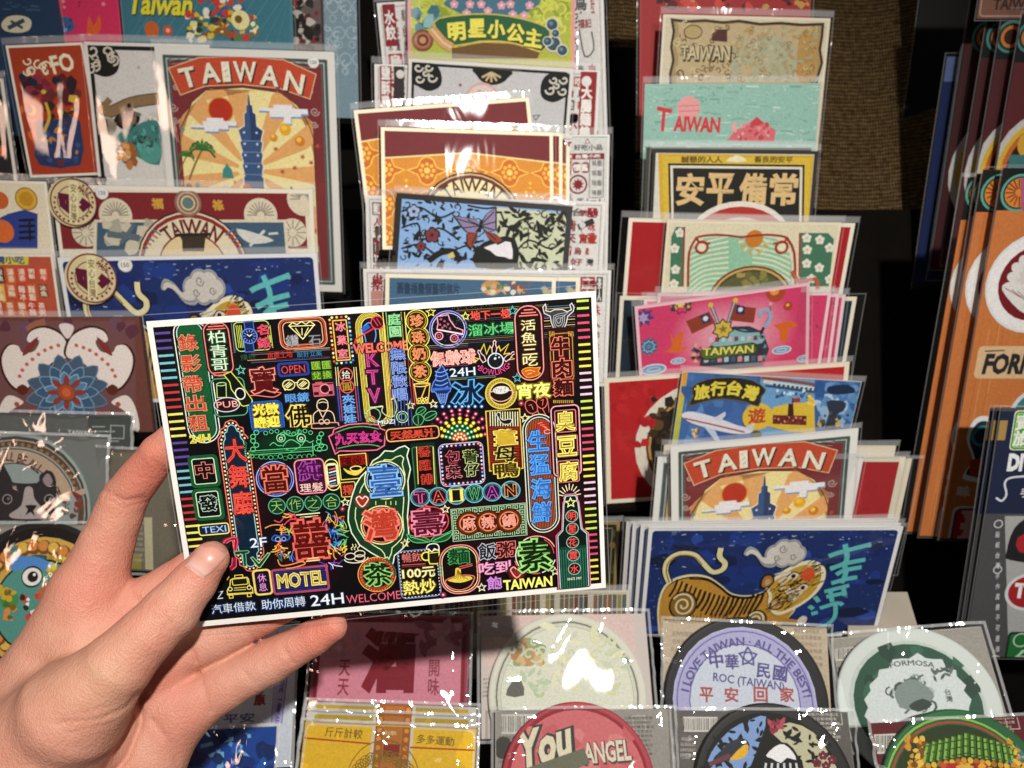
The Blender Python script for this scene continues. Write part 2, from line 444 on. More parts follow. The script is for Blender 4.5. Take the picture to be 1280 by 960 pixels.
# ---------------------------------------------------------------- the setting: dark stepped rack, sacking and table
def boxmesh(name, x0, x1, y0, y1, z0, z1, m, parent=None, M=None, bevel=0.0):
    bm = bmesh.new(); bmesh.ops.create_cube(bm, size=1)
    for v in bm.verts: v.co = ((x0+x1)/2+v.co.x*(x1-x0), (y0+y1)/2+v.co.y*(y1-y0), (z0+z1)/2+v.co.z*(z1-z0))
    if bevel: bmesh.ops.bevel(bm, geom=bm.edges[:], offset=bevel, segments=2, affect='EDGES')
    me = bpy.data.meshes.new(name); bm.to_mesh(me); bm.free(); me.materials.append(m)
    o = bpy.data.objects.new(name, me); col.objects.link(o)
    if parent is not None: o.parent = parent
    elif M is not None: o.matrix_world = M
    return o
DARK = plain('black_wood_and_shade', '#0c0907', 0.8, 0.05, 0.35, 60, 0.3)  # black of the rack, also of the panels that stand in for shade
def burlap_material():
    m, nt, out = nodemat('burlap')
    tc = N(nt, 'ShaderNodeTexCoord')
    w1 = N(nt, 'ShaderNodeTexWave', bands_direction='X', i_Scale=150.0, i_Distortion=2.5, i_Detail=2.0)
    w2 = N(nt, 'ShaderNodeTexWave', bands_direction='Y', i_Scale=150.0, i_Distortion=2.5, i_Detail=2.0)
    nz = N(nt, 'ShaderNodeTexNoise', i_Scale=260.0, i_Detail=3.0)
    for n in (w1, w2, nz): nt.links.new(tc.outputs['Object'], n.inputs['Vector'])
    mx = N(nt, 'ShaderNodeMath', operation='MAXIMUM'); nt.links.new(w1.outputs['Fac'], mx.inputs[0]); nt.links.new(w2.outputs['Fac'], mx.inputs[1])
    ml = N(nt, 'ShaderNodeMath', operation='MULTIPLY'); nt.links.new(mx.outputs[0], ml.inputs[0]); nt.links.new(nz.outputs['Fac'], ml.inputs[1])
    rp = N(nt, 'ShaderNodeValToRGB'); e = rp.color_ramp.elements
    e[0].color = (*C('#22180d'), 1); e[0].position = 0.12; e[1].color = (*C('#685336'), 1); e[1].position = 0.62
    nt.links.new(ml.outputs[0], rp.inputs[0])
    b = N(nt, 'ShaderNodeBsdfPrincipled', i_Roughness=0.95)
    b.inputs['Specular IOR Level'].default_value = 0.05
    bp = N(nt, 'ShaderNodeBump', i_Strength=0.9, i_Distance=0.001)
    nt.links.new(mx.outputs[0], bp.inputs['Height']); nt.links.new(bp.outputs[0], b.inputs['Normal'])
    nt.links.new(rp.outputs[0], b.inputs['Base Color']); nt.links.new(b.outputs[0], out.inputs[0])
    return m
tbl = boxmesh('table_top', -1.2, 1.2, -0.1, 1.6, -0.04, 0.0, plain('dark_table', '#1c1511', 0.6, 0.2, 0.3, 30))
tag(tbl, kind='structure')
# sacking hung behind the cards (a gently folded sheet)
BUR = burlap_material()
def cloth(name, pts4, nx, ny, d, amp, label):
    """four photo corners at real distances -> folded cloth sheet"""
    (a, da), (b, db), (c_, dc), (e, de) = pts4
    v = []; f = []
    for j in range(ny+1):
        for i in range(nx+1):
            s_, t = i/nx, j/ny
            p = P(*a, da)*(1-s_)*(1-t)+P(*b, db)*s_*(1-t)+P(*c_, dc)*s_*t+P(*e, de)*(1-s_)*t
            dz = amp*(math.sin(s_*9+t*2)+0.6*math.sin(s_*21-t*3+1))
            v.append(CM @ ((CI @ p)+Vector((0, 0, dz))))
    for j in range(ny):
        for i in range(nx): f.append([j*(nx+1)+i, (j+1)*(nx+1)+i, (j+1)*(nx+1)+i+1, j*(nx+1)+i+1])
    o = obj(name, v, f, BUR, None, True)
    sm = o.modifiers.new('thick', 'SOLIDIFY'); sm.thickness = 0.0015
    return tag(o, label, 'cloth')
cloth('burlap_cloth', (((700, -260), 0.66), ((1500, -260), 0.66), ((1330, 330), 0.625), ((700, 330), 0.625)), 60, 30, 0, 0.003, 'brown woven sacking hung behind the right-hand card columns')
rack = bpy.data.objects.new('display_rack', None); col.objects.link(rack)
rack.location = P(640, 900, 0.62)
tag(rack, 'black stepped display rack holding all the upright cards', 'rack')
RI = None
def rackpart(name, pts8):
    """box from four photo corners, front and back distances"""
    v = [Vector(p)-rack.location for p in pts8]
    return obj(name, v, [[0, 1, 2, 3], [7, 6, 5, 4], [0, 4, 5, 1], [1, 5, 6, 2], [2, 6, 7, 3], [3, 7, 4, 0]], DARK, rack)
def panel(x0, x1, y0, y1, d0, d1, th=0.01, name='back_shade_panel'):
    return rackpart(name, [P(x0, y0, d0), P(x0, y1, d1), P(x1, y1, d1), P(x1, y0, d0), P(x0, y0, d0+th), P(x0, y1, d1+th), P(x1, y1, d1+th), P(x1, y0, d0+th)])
panel(-420, 1700, 262, 1350, 0.612, 0.56)  # rack body, kept black for the shade below the sacking
panel(640, 792, 60, 266, 0.632, 0.62)  # dark panel in place of the right column's shadow on the sacking
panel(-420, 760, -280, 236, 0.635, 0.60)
ledge_n = 0
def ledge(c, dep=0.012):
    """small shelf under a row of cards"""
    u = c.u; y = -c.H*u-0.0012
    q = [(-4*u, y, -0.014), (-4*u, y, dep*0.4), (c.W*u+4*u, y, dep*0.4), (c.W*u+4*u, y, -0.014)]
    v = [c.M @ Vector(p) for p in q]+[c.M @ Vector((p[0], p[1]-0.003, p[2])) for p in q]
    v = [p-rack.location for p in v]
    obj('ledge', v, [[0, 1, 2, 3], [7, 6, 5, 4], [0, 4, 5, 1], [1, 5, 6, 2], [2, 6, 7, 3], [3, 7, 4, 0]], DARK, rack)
# ---------------------------------------------------------------- the cards in the rack
K = {}
def card(key, name, label, cat, TL, TR, H, lg=True, **k):
    K[key] = Card(name, label, cat, TL, TR, H, **k)
    if lg: ledge(K[key])
    return K[key]
PC = 'postcard'
GL, GM, GR = 'cards in the left columns', 'cards in the middle column', 'cards in the right column'
L = dict(group=GL, lean=15)
card('blue_air', PC, 'dark navy card with a pale aeroplane cloud, top left corner', PC, (-90, -70), (62, -72), 230, c='#1d3147', d=.530, **L)
card('pink_small', PC, 'hot pink card between the navy card and the teal card at the top', PC, (64, -76), (141, -74), 240, c='#d83a66', d=.531, **L)
card('teal', PC, 'teal blue card with yellow slanting lettering at the top edge', PC, (143, -80), (362, -74), 250, c='#3f7a86', d=.533, **L)
card('redblack', PC, 'black, red and white patterned card beside the teal card', PC, (330, -92), (401, -90), 260, c='#3a2a2c', d=.538, **L)
card('lace', PC, 'pale grey-blue card with a faint white lace pattern', PC, (310, -40), (445, -36), 175, c='#7f97a3', d=.545, **L)
card('sliver', PC, 'narrow sliver of a red and black card at the left edge', PC, (-140, 96), (4, 98), 210, c='#e4dccf', d=.520, **L)
card('fo', PC, 'orange-red card with cream lettering FO and a blue figure', PC, (7, 57), (104, 53), 160, c='#efe6d6', d=.518, **L)
card('bearbw', PC, 'white card with a black scroll corner and a brown animal', PC, (105, 52), (262, 56), 200, c='#ded9d2', d=.515, **L)
card('taiwan1', PC, 'upright tower and sunrise card headed TAIWAN in the left column', PC, (193, 58), (418, 65), 303, c='#dcd9d2', d=.509, lean=17, group=GL)
card('comic', PC, 'comic style card with a gold coin and blue cloud at left edge', PC, (-110, 222), (58, 227), 165, c='#efe7d8', d=.503, **L)
card('redtw', PC, 'maroon card with grey planes and a TAIWAN arch over a temple', PC, (64, 230), (391, 237), 170, c='#e6dfcf', d=.500, **L)
card('signs', PC, 'card crowded with little orange and red shop signs', PC, (-120, 316), (66, 318), 160, c='#e9e2d2', d=.496, **L)
card('tiger1', PC, 'blue tiger card with a round cream sticker, left column', PC, (72, 322), (396, 316), 190, c='#dfe0e2', d=.491, **L)
card('tile', 'tile_magnet', 'square ceramic-look tile with a blue flower and white scrolls', 'tile', (-34, 397), (176, 396), 150, c='#5a3a34', d=.484, th=.004, **L)
# middle column
Mi = dict(group=GM, lean=3)
Mn = dict(group=GM, lean=15)
W = '#e9e6e2'
card('news1', PC, 'white and red lettering card behind the green princess banner card', PC, (471, 4), (754, -14), 200, c=W, d=.540, **Mn)
card('princess', PC, 'pink-edged card with a curved green banner of yellow characters', PC, (509, -70), (719, -70), 210, c='#d98d92', d=.527, **Mi)
card('news2', PC, 'white and red lettering card behind the black scroll-cornered card', PC, (468, 80), (750, 88), 190, c=W, d=.525, **Mn)
card('bw', PC, 'grey card framed in black with scrolled corners and fan crest', PC, (511, 73), (717, 86), 190, c='#dcd9d4', d=.519, **Mn)
card('news3', PC, 'white lettering card sticking out right of the orange arch cards', PC, (484, 172), (762, 168), 170, c=W, d=.512, **Mn)
card('orange1', PC, 'tilted maroon and orange card, rearmost of the orange arch cards', PC, (442, 138), (661, 122), 150, c='#efe2c4', d=.5080, yaw=.0155, group=GM, lean=4, film=(FLATFILM, FILM_SEAM))
card('orange3', PC, 'orange arch card showing only its right edge, second behind the front one', PC, (492, 160), (712, 167), 150, c='#efe2c4', d=.5055, yaw=.0155, group=GM, lean=4, film=(FLATFILM, FILM_SEAM))
card('orange2', PC, 'orange arch card just behind the front one, its right strip showing', PC, (486, 159), (703, 166), 150, c='#efe2c4', d=.5030, yaw=.0155, group=GM, lean=4, film=(FLATFILM, FILM_SEAM))
card('orange', PC, 'front maroon and orange card with a TAIWAN arch and gold flowers', PC, (476, 159), (691, 166), 150, c='#efe2c4', d=.5005, yaw=.0155, group=GM, lean=1, film=(FLATFILM, FILM_SEAM))
card('news4', PC, 'white and red lettering card behind the black butterfly card', PC, (457, 244), (757, 252), 150, c=W, d=.495, **Mn)
card('papercut', PC, 'black paper-cut card with a butterfly over blue and pale green', PC, (496, 241), (716, 258), 130, c='#15110f', d=.489, **Mi)
card('news5', PC, 'white and red lettering card behind the blue old-lettering cards', PC, (454, 336), (764, 338), 150, c=W, d=.482, **Mn)
card('bluecn2', PC, 'blue card sticking out to the right behind its twin', PC, (520, 343), (725, 347), 140, c='#e9dfc6', d=.4785, **Mi)
card('bluecn', PC, 'blue card with dark old-style characters and two little pictures', PC, (482, 342), (695, 347), 140, c='#e9dfc6', d=.476, **Mi)
# right column
R0 = dict(group=GR, lean=12)
R1 = dict(group=GR, lean=22)
card('redback', PC, 'red card standing behind the brown map card', PC, (800, -50), (1016, -56), 230, c='#a8282e', d=.540, **R0)
card('map', PC, 'parchment map card with burnt brown edges', PC, (829, 18), (1038, 23), 160, c='#d9cfb8', d=.531, **R0)
card('mint', PC, 'mint green card with red brush lettering TAIWAN and a red mountain', PC, (806, 105), (1025, 104), 150, c='#9fc4b8', d=.522, sleeve=(3, 9, 5, 4), **R0)
card('anping2', PC, 'dark-edged card just behind the black and yellow blessing card', PC, (808, 184), (1014, 185), 150, c='#3a362c', d=.5165, **R0)
card('anping', PC, 'black and yellow card with four large cream characters', PC, (816, 187), (1022, 189), 150, c='#1d1a17', d=.513, **R0)
card('redwide', PC, 'red card standing behind the art nouveau green card', PC, (786, 272), (1069, 279), 170, c='#ece3d0', d=.506, sleeve=(10, 9, 5, 4), **R1)
card('nouveau', PC, 'cream card with green waves, red scrolls and white blossoms', PC, (834, 275), (1052, 278), 165, c='#e6dcc0', d=.501, **R1)
card('navywide', PC, 'cream-edged navy card behind the pink flag cards', PC, (775, 370), (1071, 371), 170, c='#e4dcc8', d=.4965, sleeve=(5, 5, 11, 4), **R1)
card('pink4', PC, 'pink card fourth in the pink stack, only its right edge showing', PC, (812, 374), (1057, 368), 160, c='#e7c6cb', d=.4935, **R1)
card('pink3', PC, 'pink card third in the pink stack, between two pink right edges', PC, (805, 373), (1049, 367), 160, c='#e7c6cb', d=.4910, **R1)
card('pink2', PC, 'pink card second in the pink stack, with a wide right strip showing', PC, (822, 366), (1039, 365), 160, c='#e7c6cb', d=.4885, **R1)
card('pink', PC, 'front pink card with crossed red flags above a green TAIWAN banner', PC, (793, 383), (1012, 353), 160, c='#e7b9c2', d=.4850, **R1)
card('redring', PC, 'large red card with part of a white and black ring', PC, (755, 473), (1062, 452), 180, c='#e9dcc4', d=.4800, **R1)
card('travel', PC, 'blue travel collage card with a white aeroplane and yellow disc', PC, (853, 464), (1077, 477), 165, c='#d8d4c0', d=.4755, **R1)
card('beige', PC, 'beige card top showing right of the front sunrise card', PC, (830, 556), (1120, 557), 170, c='#d9cfbb', d=.4715, **R1)
card('redright2', PC, 'cream-backed card at the far right behind the red one', PC, (842, 571), (1140, 573), 170, c='#e0d4bc', d=.4695, sleeve=(3, 6, 14, 4), **R1)
card('redright', PC, 'red card with cream border sticking out right of the sunrise cards', PC, (834, 569), (1132, 571), 170, c='#e6dcc6', d=.4675, **R1)
card('taiwan3', PC, 'rear one of two sunrise TAIWAN cards in the right column, sides showing', PC, (822, 571), (1079, 573), 190, c='#dfe0dc', d=.4650, **R1)
card('taiwan2', PC, 'front sunrise tower card headed TAIWAN tilted in the right column', PC, (838, 557), (1073, 535), 190, c='#e4e2dc', d=.4565, **R1)
T = dict(group='tiger cards stacked in the right column', lean=26)
card('tigerd', PC, 'rearmost tiger card, fourth edge at the left of the stack', PC, (783, 652), (1117, 648), 180, c='#d9d7d2', d=.4535, **T)
card('tigerc', PC, 'third tiger card from the front, edge at the left of the stack', PC, (791, 654), (1121, 651), 180, c='#dedcd8', d=.4515, **T)
card('tigerb', PC, 'second tiger card, white edge just left of the front one', PC, (801, 656), (1126, 654), 180, c='#e2e0dc', d=.4495, **T)
card('tiger', PC, 'front blue tiger card with teal brush characters, right column', PC, (811, 659), (1129, 658), 180, c='#e6e6e6', d=.4475, sleeve=(3, 7, 4, 4), **T)
# ---------------------------------------------------------------- the card held up in the hand
def held_pose():
    r = Vector((0.22324, -0.08277, -0.06735)); A = r.length
    Rm = Matrix.Rotation(A, 3, r.normalized())             # photo axes: x right, y down, z away
    X = Rm @ Vector((1, 0, 0)); Yd = Rm @ Vector((0, 1, 0)); t = Vector((-118.827, -20.351, 260.0))*0.001
    F = lambda v: Vector((v.x, -v.y, -v.z))
    X = F(X); Y = -F(Yd); Z = X.cross(Y); o = F(t)
    return CM @ Matrix(((X.x, Y.x, Z.x, o.x), (X.y, Y.y, Z.y, o.y), (X.z, Y.z, Z.z, o.z), (0, 0, 0, 1)))
HELD = Card('postcard', 'neon sign postcard on black held up in the hand', 'postcard', None, None, 109.68/0.27, c='#f0ece6',
            pose=(held_pose(), 148/0.27, 0.00027), th=0.0005, sleeve=(3, 9, 5, 9), film=(HELD_FILM, FILM_SEAM))
K['held'] = HELD
class Surf:
    """a second flat surface on a card or pack (a coaster's face, a sticker)"""
    def __init__(s, c, o, z): s.c, s.o, s.z1, s.M, s.MI, s.u = c, o, z, c.M, c.MI, c.u
    loc = Card.loc
def round_part(c, name, cx, cy_, r, m, z0, z1, bevel=0.0006, n=64):
    """turned disc lying on a card or pack: photo centre, radius in photo pixels"""
    lx, ly = c.loc(cx, cy_); u = c.u
    prof = [(0, z1), (r*u-bevel*2.5, z1), (r*u-bevel, z1-bevel*0.2), (r*u, z1-bevel), (r*u, z0), (0, z0)]
    v = []; f = []
    for R_, z in prof[1:-1]:
        for i in range(n): v.append((lx*u+R_*math.cos(2*math.pi*i/n), -ly*u+R_*math.sin(2*math.pi*i/n), z))
    f.append(list(range(n)))
    for j in range(len(prof)-3):
        for i in range(n): f.append([j*n+i, (j+1)*n+i, (j+1)*n+(i+1) % n, j*n+(i+1) % n])
    o = obj(name, v, f, m, c.o)
    return Surf(c, o, z1)
GK = 'coasters in crinkled film packs'
def pack(key, label, TL, TR, H, cc, rim, insert='#8d8378', d=None, lean=-20, zc=.004, yaw=0.0, fm=None, name='coaster_pack', cat='coaster pack', grp=GK, **k):
    c = card(key, name, label, cat, TL, TR, H, lg=False, c=insert, d=d, lean=lean, yaw=yaw, th=.0006, sleeve=None, group=grp)
    if cc:
        c.coaster = round_part(c, 'round_coaster', *cc, paper(rim), c.z1+.0002, c.z1+zc)
    c.sleeve(*k.get('sl', (5, 5, 5, 5)), film=(fm or CRINKLE, CRINKLE_SEAM), amp=.0010 if fm is None else .0001, zz=(zc+.0022) if cc else .004)
    return c
pack('dogback', 'grey card pack behind the dog coaster at left', (-60, 514), (166, 520), 150, (48, 640, 88), '#6b4a2c', '#4d4f4d', d=.474, lean=0)
pack('dog', 'round coaster with a black and white dog in a film pack', (-110, 540), (138, 548), 150, (14, 642, 102), '#8c9a95', '#6a6e6a', d=.462, lean=-4)
pack('lion', 'round coaster with a teal lion dance head in a film pack', (-70, 655), (110, 656), 170, (50, 750, 95), '#120c0a', '#8f8a80', d=.444, lean=-8)
pack('papercut2', 'pale blue and black paper-cut pack at the left behind the wrist', (-120, 783), (70, 786), 150, None, '', '#a9c3dd', d=.440, lean=-8)
pack('liquor', 'crimson pack with a large red liquor character', (396, 768), (587, 770), 130, None, '', '#b25a68', d=.434, lean=-20)
pack('disc', 'clear round disc pack with a white lamp glare', (601, 770), (806, 767), 140, (709, 870, 95), '#c9c6b8', '#b9ada6', d=.437, lean=-23.6, yaw=.0048, fm=SOFT)
pack('roc', 'round white coaster with purple lettering ROC (TAIWAN)', (829, 775), (1033, 785), 130, (931, 878, 100), '#1a1a1c', '#bfae94', d=.437, lean=-15)
pack('formosa', 'round white and dark green coaster lettered FORMOSA', (1038, 798), (1226, 783), 130, (1146, 882, 90), '#c4ccc6', '#a5a198', d=.438, lean=-25.7, yaw=-.018, fm=SOFT)
pack('etaiwan', 'white and purple bordered pack partly hidden by the little finger', (230, 788), (372, 782), 160, None, '', '#c9cdd6', d=.436, lean=-20)
pack('bluepack', 'bright blue pack with pale brush strokes below the hand', (215, 914), (346, 908), 120, None, '', '#123f86', d=.405)
pack('tinc', 'rear yellow pack of the stack, grey film edge showing', (386, 877), (596, 884), 120, None, '', '#b9b6ae', d=.4150)
pack('tinb', 'second yellow pack of the stack behind the front one', (384, 889), (596, 897), 120, None, '', '#c5c0b4', d=.4105)
pack('tin', 'front yellow pack with an orange tag and thin red line', (382, 902), (596, 911), 120, None, '', '#e0b32a', d=.4060)
pack('you', 'round pink coaster with cream script lettering You', (619, 888), (838, 886), 130, (722, 980, 93), '#a3353f', '#a09c94', d=.403, lean=-20)
pack('bird', 'round paper-cut coaster with a yellow-breasted bird', (840, 888), (1059, 890), 130, (966, 986, 97), '#15120f', '#6a6660', d=.403, lean=-20)
pack('bamboo', 'round coaster with green bamboo and a red centre', (1086, 904), (1300, 894), 130, (1207, 1002, 104), '#1e5a32', '#5d2024', d=.403, lean=-20)
pack('greyback', 'grey-brown film pack in the gap between index finger and held card', (120, 560), (232, 566), 150, None, '', '#5d584c', d=.465, lean=0)
card('strips', PC, 'row of many tiny coloured prints just below the held card', PC, (540, 738), (786, 738), 120, c='#cfc8b8', d=.452, group=GM, lean=10, lg=False)
card('goldframe', PC, 'dark card with a gold frame right of the held card', PC, (690, 650), (775, 652), 130, c='#8a7446', d=.474, group=GM, lean=14)
# ---------------------------------------------------------------- hanging sticker packs at the far right
GS = 'sticker packs hanging at the right'
S = dict(group=GS, name='sticker_pack', cat='sticker pack', lg=False)
def spack(key, label, TL, TR, H, c, d, **k): return card(key, label=label, TL=TL, TR=TR, H=H, c=c, d=d, **{**S, 'lean': 17, 'sleeve': (3, 4, 3, 3), **k})
spack('navyc', 'navy sticker pack at the left of the hanging navy row', (1183, 70), (1400, 70), 290, '#131f45', .560)
spack('navyb', 'navy sticker pack second in the hanging navy row', (1203, 60), (1400, 60), 290, '#14224c', .553)
spack('navya', 'navy sticker pack at the front of the hanging navy row', (1222, 40), (1400, 40), 290, '#152652', .546)
card('black_shade', 'shade_sheet', 'black sheet standing in for shade beside the brown sacking', 'shade_sheet', (1158, -60), (1420, -60), 330, lg=False, c='#0b0a0a', d=.600, lean=17, sleeve=(3, 4, 3, 3))  # black slab put where the hanging packs' shadow lies
spack('wined', 'wine red sticker pack at the back of the upper row', (1216, -14), (1400, -14), 350, '#3a1216', .538)
spack('winec', 'wine red sticker pack third in the upper row', (1236, 12), (1440, 12), 300, '#421519', .528)
spack('wineb', 'wine red sticker pack second in the upper row', (1254, 14), (1440, 14), 290, '#4a171c', .520)
spack('winea', 'front wine red sticker pack with a white and yellow ring', (1278, 18), (1480, 18), 280, '#571b20', .512)
spack('topbrown', 'brown sticker pack hanging above the wine red row', (1238, -90), (1440, -90), 104, '#7a4a38', .505)
spack('oranged', 'orange sticker pack fourth in the stack, leftmost edge', (1210, 222), (1440, 225), 490, '#c77a45', .487, sleeve=(10, 6, 3, 3))
spack('orangec', 'orange sticker pack third in the stack', (1221, 217), (1440, 214), 497, '#c97b46', .482)
spack('orangeb', 'orange sticker pack second in the stack behind the front one', (1229, 212), (1440, 214), 508, '#cb7d47', .476)
spack('orangea', 'front orange wood-grain sticker pack with large round white sticker', (1254, 210), (1480, 210), 514, '#d08049', .468, lean=17)
spack('diyc', 'dark sticker pack at the back of the lower right stack', (1238, 510), (1440, 510), 345, '#232832', .479, lean=14)
spack('diyb', 'dark sticker pack second in the lower right stack', (1244, 510), (1440, 510), 348, '#262b36', .4745, lean=14)
spack('diya', 'front dark sticker pack lettered DIY with a green tag', (1252, 510), (1450, 510), 350, '#23304a', .470, lean=14)
# grey block under the tiger stack
blk = rackpart('stone_block', [P(1060, 740, .50), P(1060, 800, .47), P(1152, 800, .47), P(1134, 740, .50), P(1060, 745, .56), P(1060, 830, .53), P(1152, 830, .53), P(1134, 745, .56)])
blk.data.materials.clear(); blk.data.materials.append(plain('stone', '#a39a8c', 0.8, 0.2, 0.25, 40, 0.4))
# ---------------------------------------------------------------- artwork of the held neon-sign card
def art_held():
    a = HELD.art(); i0 = HELD.loc(190.5, 405.7); i1 = HELD.loc(751.7, 727.3); a.clip = (i0[0], 7.6, i1[0], HELD.H-7.6); f8 = lambda x, y: a.at(x, y, 8)
    BK = '#0c0a0d'; y, c, r, p, g, w, pk, b, o, m = '#f3e45f', '#7cc8dc', '#e2463e', '#5d479a', '#58c878', '#f6f2ea', '#f0808a', '#4f90e6', '#ea8a40', '#d0409a'
    dr, dg, db = '#4a0f12', '#123a22', '#122450'; ly = '#f7ecb0'; lp = '#f5b9b0'; GR = '#2c6b40'
    a.rectl(i0[0], 7.6, i1[0], HELD.H-7.6, BK)
    # broad printed colour washes behind the signs
    for (x, yy, rr, cc) in ((250, 480, 70, '#0e2a1a'), (330, 600, 60, '#240a0c'), (430, 560, 60, '#0c2014'), (520, 520, 55, '#150c22'), (600, 420, 60, '#10141f'),
                            (670, 470, 55, '#3a0d10'), (690, 650, 60, '#4a0c16'), (480, 640, 70, '#0f2e1a'), (380, 700, 55, '#300a0e'), (560, 620, 60, '#2a0a0e'), (300, 640, 45, '#320a10'), (410, 430, 60, '#1b0d10'), (600, 690, 50, '#240a14'), (250, 640, 45, '#0c2a18')):
        a.blob(x, yy, rr, cc, BK, n=28)
    # side ticks
    seqL = [p, '#74bfd0', '#c8383a', '#f1e56c']; seqR = ['#c9e058', '#e0506a', '#f2e050', '#f3c6da']
    q0, q1 = HELD.loc(200, 407), HELD.loc(238, 683); e0 = HELD.loc(191.5, 406)[0]
    for i in range(40):
        yy = q0[1]+(q1[1]-q0[1])*i/31
        a._strip([(e0+.3, yy), (e0+18.5, yy)], 2.9, seqL[(i//4) % 4], False, '#1c141c', 2.2, BK)
    q0, q1 = HELD.loc(728.7, 376), HELD.loc(744.4, 723.5); e1 = HELD.loc(736, 376)[0]
    for i in range(42):
        yy = q0[1]+(q1[1]-q0[1])*i/41; cc = seqR[((i+2)//4) % 4]
        a._strip([(e1-15.5, yy), (e1-.2, yy)], 2.9, cc, False, '#1e1418', 2.2, BK)
    def lines(x0, x1, ys, cols, wd=7):
        for i, v in enumerate(ys): a.line([(x0, v), (x1, v-0.066*(x1-x0))], wd, cols[i % len(cols)])
    def bulbs(cx, cy, w_, h, n, m_, cols, rr=9, halo=None):
        pts = []
        for i in range(n): t = (i+.5)/n-.5; pts += [(t*w_, -h/2), (t*w_, h/2)]
        for i in range(m_): t = (i+.5)/m_-.5; pts += [(-w_/2, t*h), (w_/2, t*h)]
        k = 0
        for (x, v) in pts:
            (X, Y) = a.loc(cx, cy, [(x, v)])[0]; kk = a.k(cx, cy); n_ = 8
            if halo: a.add([(X+rr*1.5*kk*math.cos(6.283*i/n_), Y+rr*1.5*kk*math.sin(6.283*i/n_)) for i in range(n_)], [list(range(n_))[::-1]], halo if isinstance(halo, str) else halo[k % len(halo)])
            a.add([(X+rr*kk*math.cos(6.283*i/n_), Y+rr*kk*math.sin(6.283*i/n_)) for i in range(n_)], [list(range(n_))[::-1]], cols[k % len(cols)]); k += 1
    rng = random.Random(3)
    # ---- A1: video rental sign, pachinko sign
    f8(180, 360)
    def capsule(cx, cy, w_, h, c1, c2, fill, stripe=None, n=16, lw=9, gap=22):
        a.box(cx, cy, w_, h, c1 and BK, r=w_/2)
        a.frame(cx, cy, w_, h, lw, c1, r=w_/2)
        if c2: a.frame(cx, cy, w_-2*gap, h-2*gap, lw, c2, r=w_/2-gap)
        if fill: a.box(cx, cy, w_-2*gap-2*lw, h-2*gap-2*lw, fill, r=w_/2-gap-lw)
        if stripe:
            ww = w_-2*gap-2*lw
            for i in range(n):
                t = (i+.5)/n*2-1; hh = (h-w_)+math.sqrt(max(0, 1-t*t))*ww*0.96
                k = a.loc(cx, cy, [(t*ww/2, -hh/2), (t*ww/2, hh/2)]); a._strip(k, ww/n*0.45*a.k(cx, cy), stripe, False)
    capsule(530, 935, 320, 1320, w, '#bfe6d8', '#0f3a22', '#1f6a3c', 18, 10, 30)
    for i, ch in enumerate('錄影帶出租'):
        x, v = [(440, 545), (470, 752), (490, 960), (520, 1152), (545, 1350)][i]
        a.neon(ch, x, v, 185, 165, '#c9a070', '#cf3d34', '#123c22', a=.05, b=.01, g=.09)
    a.neon('24H', 562, 1505, 200, 80, '#f5ec5a', '#a38a20', None, a=.05, b=-.025)
    a.box(745, 610, 250, 560, '#200b0e', r=100)
    a.frame(745, 610, 250, 560, 10, '#ee8f86', r=105, glow=dr, gw=14)
    for i, (ww, v) in enumerate(((110, 355), (160, 382), (190, 408))): a.box(720, v, ww, 12, '#ee7a70')
    for i, (ww, v) in enumerate(((170, 845), (140, 870))): a.box(770, v, ww, 11, '#ee7a70')
    for i, ch in enumerate('柏青哥'): a.neon(ch, (725, 748, 762)[i], (488, 628, 765)[i], 165, 128, '#d9f2d2', None, '#14401f', a=.005, g=.09)
    # watch sign
    a.frame(1085, 480, 350, 300, 9, '#bfe08a', r=45, glow='#12302a', gw=10)
    for x in (935, 952, 969, 986, 1240, 1257, 1274): a.box(x, 485, 8, 235, '#c3cf4f')
    for v in (385, 590): a.box(1052, v, 90, 100, None or '#17244c'); a.frame(1052, v, 90, 100, 9, '#4a6fd0')
    a.disc(1055, 480, 78, '#141d48'); a.ring(1055, 480, 76, 12, '#5c84e0')
    for i in range(12):
        t = i*math.pi/6; a.line([(1055+40*math.cos(t), 480+40*math.sin(t)), (1055+62*math.cos(t), 480+62*math.sin(t))], 8, '#7e9cea')
    a.line([(1030, 462), (1055, 482), (1082, 462)], 9, w)
    a.neon('名', 1190, 415, 110, 100, '#e85a72', '#a81e3c', dr, a=.03, b=-.02); a.neon('錶', 1200, 548, 125, 110, '#e85a72', '#a81e3c', dr, a=.03, b=-.02)
    for v in (340, 650): a.line([(880, v), (890, v)], 6, '#8a8f98')
    a.line([(872, 340), (905, 650)], 5, '#7d7f88'); a.line([(888, 340), (918, 650)], 4, '#5d6068')
    # ---- A2
    f8(320, 360)
    a.frame(470, 450, 470, 310, 9, '#f4a184', r=80, glow=dr, gw=10); a.frame(470, 450, 440, 282, 14, '#b5502c', r=70); a.frame(470, 450, 390, 240, 9, '#f2b58a', r=55)
    D = [(330, 378), (365, 345), (410, 365), (455, 335), (500, 362), (540, 332), (585, 365), (470, 510)]
    a.line(D, 10, '#f5f0a0', closed=True); a.line([(330, 382), (590, 372)], 9, '#f5f0a0')
    for q in ([(395, 400), (445, 475)], [(460, 400), (462, 470)], [(525, 395), (485, 475)]): a.line(q, 9, '#eee890')
    a.neon('鑽', 365, 528, 125, 118, '#8d8d92', '#c9c9cc', None, a=.03, b=-.03); a.neon('石', 590, 520, 120, 100, '#77777c', '#b9b9bc', None, a=.03, b=-.03)
    a.line([(435, 565), (535, 558)], 10, '#d2603c')
